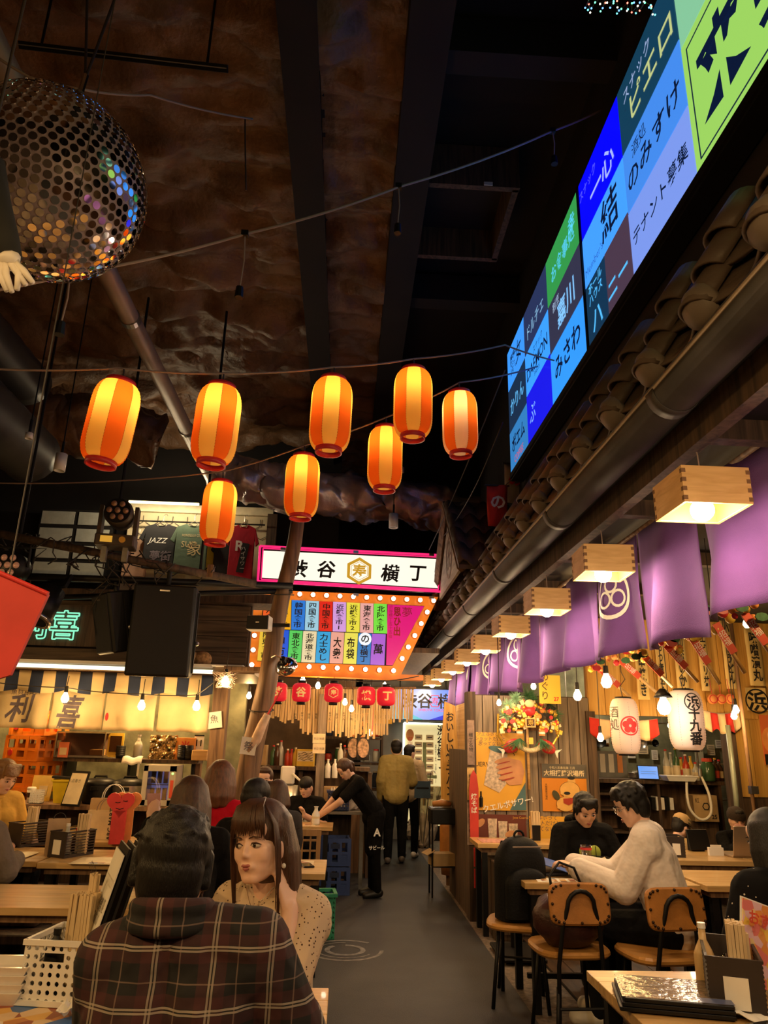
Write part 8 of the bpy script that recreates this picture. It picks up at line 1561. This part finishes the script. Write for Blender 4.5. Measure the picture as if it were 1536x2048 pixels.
# 3 hooded man
def hoodie_extra(t, J, HM, LM):
    organic('hood', [('c', J['nb']+LM @ V(.1*math.cos(a), -.05+.07*math.sin(a), .035), J['nb']+LM @ V(.1*math.cos(a+.4), -.05+.07*math.sin(a+.4), .035), .035, .035) for a in [R(150)+k*.4 for k in range(9)]], c_black, t, .009)
    m_lime = M_('lime_print', (.38, .45, .06), .7); c = J['chest']+LM @ V(.0, .155, .02)
    for (dx, dz, rx, rzz) in ((.055, .03, .035, .04), (-.03, .02, .05, .055), (.0, -.05, .075, .03)): MB().sph(c+V(dx, 0, dz), (rx, .02, rzz), 14, 9).build('lime_print', m_lime, t, True)
    for (x0, z0, x1, z1) in ((-.03, .07, -.035, -.03), (-.07, .0, .02, .01), (.055, .06, .055, 0)): MB().tube([c+V(x0, .023, z0), c+V(x1, .023, z1)], .003, 4).build('print_line', m_ink, t)
    w_ = (J['wl']+J['wr'])/2+V(0, .07, .02); [MB().box(w_+V(.012*k-.02, .01*k, .01*k), (.09, .003, .06), Euler((R(50), R(10*k), R(10))).to_matrix()).build('paper_card', m_lab, t) for k in range(3)]
person('man in a black hooded sweatshirt with a lime print looking down', 1170, 1622, 5.72, R(182), lean=(.22, .0), head=(R(4), R(-26), R(4)), ov={'el': (-.25, .2, .74), 'er': (.25, .2, .74), 'wl': (-.05, .4, .8), 'wr': (.06, .42, .79)}, top=c_black, bottom=c_denim, shoes=c_shoe, style='full', vox=.0085, infl=.024, fat=1.1, extra=hoodie_extra)
# 4 white shirt man
def glasses_extra(t, J, HM, LM):
    for s in (-1, 1): MB().tube([HM @ V(s*.031+.02*math.cos(a), .098, .005+.017*math.sin(a)) for a in [2*math.pi*k/16 for k in range(16)]], .0015, 5, closed=True).build('glasses_rim', m_chrome, t, True); MB().tube([HM @ V(s*.05, .095, .008), HM @ V(s*.078, .05, .01), HM @ V(s*.08, -.01, .008)], .0014, 5).build('glasses_temple', m_chrome, t)
person('man in a white sweatshirt and round glasses sitting on a tan chair', 1262, 1612, 4.84, R(62), lean=(.26, .02), head=(R(16), R(-22), 0), ov={'el': (-.2, .24, .72), 'er': (.2, .34, .74), 'wl': (-.12, .5, .79), 'wr': (.05, .56, .79)}, top=cloth('white_sweatshirt', (.8, .7, .63), .85, .05), bottom=c_denim, shoes=M_('white_sneaker', (.6, .55, .48), .6), style='full', hairm=m_hair, vox=.0085, infl=.024, fat=1.08, extra=glasses_extra)
# 5 man in cap
def cap_extra(t, J, HM, LM):
    mcap = M_('khaki_cap', (.5, .33, .15), .8); mcam = M_('camouflage', (.2, .16, .09), .8, 0, .9, 30); o = MB().lathe([(.094, 0), (.096, .03), (.085, .07), (.05, .1), (.0001, .108)], 22, HM @ T(0, -.008, .045) @ Matrix.Diagonal((.96, 1.1, 1, 1)), cap=False).build('cap', mcap, t, True); MB().sheet(lambda u, v: HM @ V((u-.5)*.15*(1-.25*v*v), .085+.075*v*(1-(2*u-1)**2*.35), .052-.02*v-.025*(2*u-1)**2), 8, 4, .006).build('cap_brim', mcam, t, True); MB().lathe([(.097, .005), (.09, .06)], 8, HM @ T(0, -.008, .045) @ Matrix.Diagonal((.97, 1.11, 1, 1)), cap=False, arc=.35).build('cap_front', mcam, t, True)
person('man in a khaki camouflage cap bent over in profile', 1362, 1655, 6.85, R(-68), lean=(.35, 0), head=(0, R(-24), 0), ov={'wl': (-.1, .5, .66), 'wr': (.12, .5, .66)}, top=cloth('tan_shirt', (.36, .25, .12)), bottom=c_denim, shoes=c_shoe, style='short', vox=.01, extra=cap_extra)
# 6 laptop person
def mask_extra(t, J, HM, LM): MB().sph(HM @ V(0, .06, -.05), (.062, .045, .052), 16, 10).build('face_mask', M_('pink_mask', (.62, .34, .32), .8, 0, .2, 30), t, True); MB().lathe([(.1, -.01), (.102, .03), (.085, .08), (.04, .108), (.0001, .112)], 20, HM @ T(0, -.008, .03) @ Matrix.Diagonal((.96, 1.08, 1, 1)), cap=False).build('knit_cap', M_('dark_knit', (.03, .018, .012), .9, 0, .2, 60, .5, 200), t, True)
person('person in black with a dark knit cap and pink mask behind the laptop', 1473, 1640, 6.95, R(178), head=(0, R(-14), 0), ov={'wl': (-.03, .18, 1.0), 'wr': (.05, .18, 1.0), 'el': (-.2, .22, .8), 'er': (.2, .22, .8)}, top=c_black, bottom=c_denim, shoes=c_shoe, vox=.01, extra=mask_extra)
# 7 woman at right edge
person('long haired woman in a black dotted blouse at the right picture edge', 1540, 1685, 3.35, R(14), lean=(.12, 0), head=(R(10), R(-10), 0), ov={'wl': (-.1, .24, .6), 'wr': (.1, .24, .6), 'el': (-.27, .06, .74), 'er': (.25, .06, .74)}, top=dots('black_dotted_blouse', (.005, .0045, .005), (.55, .48, .4), 34, .12), bottom=c_black, shoes=c_shoe, style='long', hairm=m_hair, vox=.009, female=True, infl=.03, fat=1.05)
# 8 waiter
def waiter_extra(t, J, HM, LM):
    p = J['kr'].lerp(J['hr'], .45)+V(0, 0, 0); mw = m_whiteink
    for (s, k, sz) in (('ASAHI', .7, .09), ('サッポロ', .35, .09), ('ビール', .15, .09)):
        q = J['hr'].lerp(J['ar'], 1-k) if False else None
    b = J['belly']; organic('apron', [('c', J['pelvis']-V(.06, -.03, -.06), J['pelvis']+V(.06, .03, -.05), .12, .12), ('c', J['hl']+V(0, .03, -.02), J['kl']+V(0, .03, .02), .09, .085), ('c', J['hr']+V(0, .03, -.02), J['kr']+V(0, .03, .02), .09, .085)], c_black, t, .012)
    for (s, z, sz) in (('A', .74, .12), ('サビール', .57, .05)): text(s, sz, mw, t, Matrix.Translation((-.215, .03, z)) @ Euler((R(90), 0, R(-90))).to_matrix().to_4x4(), bold=.03)
person('waiter in black bending over the table beside the aisle', 690, 1540, 8.4, R(104), STD, lean=(.62, .0), head=(R(14), R(-40), 0), ov={'wl': (-.02, .72, .9), 'wr': (.16, .7, .86), 'el': (-.2, .5, 1.08), 'er': (.22, .5, 1.06), 'kl': (-.1, .02, .5), 'kr': (.1, -.02, .5)}, hands={'wl': dict(curl=.3), 'wr': dict(curl=.3)}, top=c_black, bottom=c_black, shoes=c_shoe, style='tail', hairm=m_hairb, vox=.01, sleeves=.75, infl=.016, extra=waiter_extra)
# 9 seated man in black tee
def tee_extra(t, J, HM, LM):
    me = text('THE AMITY', .075, m_inkgrey if False else m_whiteink, t, Matrix.Translation(J['chest']+LM @ V(0, .15, -.06)) @ Euler((R(90)-.1, 0, R(180))).to_matrix().to_4x4(), bold=.02, fit=(.3, .085)); text('CREW', .06, m_whiteink, t, Matrix.Translation(J['chest']+LM @ V(0, .155, -.15)) @ Euler((R(90)-.1, 0, R(180))).to_matrix().to_4x4(), bold=.02)
person('man in a black lettered T-shirt seated at the waiter table', 612, 1575, 8.72, R(172), lean=(.1, 0), head=(R(-14), R(-16), 0), ov={'el': (-.26, .2, .74), 'wl': (-.04, .3, .86), 'er': (.27, .16, .72), 'wr': (.12, .36, .76)}, hands={'wl': dict(y=(.3, .2, 1), curl=1.2)}, top=c_black, bottom=c_denim, shoes=c_shoe, style='fade', vox=.0095, sleeves=.7, fat=1.18, extra=tee_extra)
# 10, 11 couple walking away
person('man in an olive shirt and black trousers walking away down the aisle', 793, 1497, 10.7, R(-4), STD, head=(0, R(-4), 0), ov={'er': (.24, .06, 1.12), 'wr': (.24, .28, 1.06), 'kr': (.1, .08, .5), 'ar': (.1, .06, .1), 'tr': (.1, .2, .05)}, top=cloth('olive_shirt', (.38, .29, .1)), bottom=cloth('wide_black_trousers', (.005, .005, .005)), shoes=M_('grey_sneaker', (.12, .1, .09), .6), style='short', vox=.011, infl=.03, fat=1.12, with_face=False)
person('companion in cream beside the man in the olive shirt', 820, 1506, 11.3, R(-20), STD, head=(R(-35), 0, 0), ov={'er': (.24, .02, 1.12), 'wr': (.24, .2, .98)}, top=cloth('cream_jacket', (.56, .42, .26)), bottom=cloth('black_slacks', (.005, .005, .005)), shoes=m_white, style='short', vox=.011, infl=.028, with_face=True)
p = at(845, 1600, 10.9); t = thing('umbrella', 'folded clear umbrella hanging at the cream clad companion', 'umbrella', T(p.x+.02, 10.95, p.z-.62)); 
def umb(u, v): a = 2*math.pi*u; r = (.02+.15*v**.8)*(1+.12*math.cos(8*a)); return (r*math.cos(a)+.1*v, r*math.sin(a)*.6, .05+.75*v)
MB().sheet(umb, 48, 8).build('canopy', GLASS('clear_vinyl', (.9, .82, .66), .1, .5), t, True); MB().cyl((0, 0, 0), (.1, 0, .98), .006).build('shaft', m_chrome, t); MB().tube(arcpts((.13, 0, .98), .03, 0, math.pi, 8), .008, 6).build('handle', m_white, t)
p = at(843, 1578, 10.85); t = thing('blue_folder', 'dark blue folder carried beside the umbrella', 'folder', T(p.x, 10.72, p.z, R(10))); MB().box((0, 0, 0), (.23, .012, .22)).build('cover', M_('slate_blue_folder', (.04, .08, .13), .5), t); MB().box((0, -.008, .02), (.18, .003, .02)).build('band', m_blackpl, t)
# 12-15 backs on the left
person('woman with bobbed chestnut hair in a red top seen from behind', 441, 1563, 5.6, R(-4), lean=(.05, 0), head=(0, R(-6), 0), top=cloth('red_knit', (.62, .01, .03)), bottom=c_denim, shoes=c_shoe, style='bob', hairm=m_hairr, vox=.01, with_face=False, female=True, infl=.016)
def phone_extra(t, J, HM, LM): MB().rbox(J['wl']+V(.0, .06, .09), (.075, .01, .15), .004, Euler((R(-20), 0, R(20))).to_matrix()).build('phone', m_pink_ph, t)
m_pink_ph = M_('pink_phone', (.5, .25, .2), .25)
person('woman with long brown hair holding a phone, seen from behind', 380, 1606, 4.4, R(10), lean=(.08, 0), head=(R(8), R(-14), 0), ov={'el': (-.24, .14, .82), 'wl': (-.2, .26, 1.04)}, hands={'wl': dict(y=(0, .3, 1), z=(0, -1, .3))}, top=cloth('black_knit', (.006, .005, .005)), bottom=c_denim, shoes=c_shoe, style='long', hairm=m_hairb, vox=.009, with_face=False, female=True, extra=phone_extra)
person('short haired man in a black suit seen from behind the bangs woman', 512, 1600, 5.0, R(-28), lean=(.06, 0), head=(R(-6), R(-8), 0), top=cloth('black_suit', (.009, .008, .0075)), bottom=c_denim, shoes=c_shoe, style='fade', vox=.009, fat=1.02, infl=.02, with_face=True)
person('dark haired person behind the black suited man', 553, 1592, 6.5, R(20), head=(R(10), R(-6), 0), top=cloth('grey_top', (.05, .045, .045)), bottom=c_denim, shoes=c_shoe, style='mid', hairm=m_hairb, vox=.011, with_face=False)
person('person with brown hair half hidden at the far left stall table', 528, 1562, 7.4, R(150), head=(R(30), 0, 0), top=c_black, bottom=c_denim, shoes=c_shoe, style='short', hairm=m_hairb, vox=.011)
# 16, 17 left edge
person('person in a mustard jacket with light brown hair at the left edge', 8, 1556, 6.35, R(-120), lean=(.15, 0), head=(R(6), R(-20), 0), top=cloth('mustard_jacket', (.58, .34, .07)), bottom=c_denim, shoes=c_shoe, style='mid', hairm=M_('light_brown_hair', (.2, .1, .04), .4, 0, .4, 12, .5, 60), vox=.01, infl=.022)
person('person in a grey sweater cut by the left picture edge', -42, 1600, 5.0, R(-10), head=(0, 0, 0), top=cloth('grey_sweater', (.2, .16, .13)), bottom=c_denim, shoes=c_shoe, style='short', vox=.01, infl=.022, with_face=False)
bake()
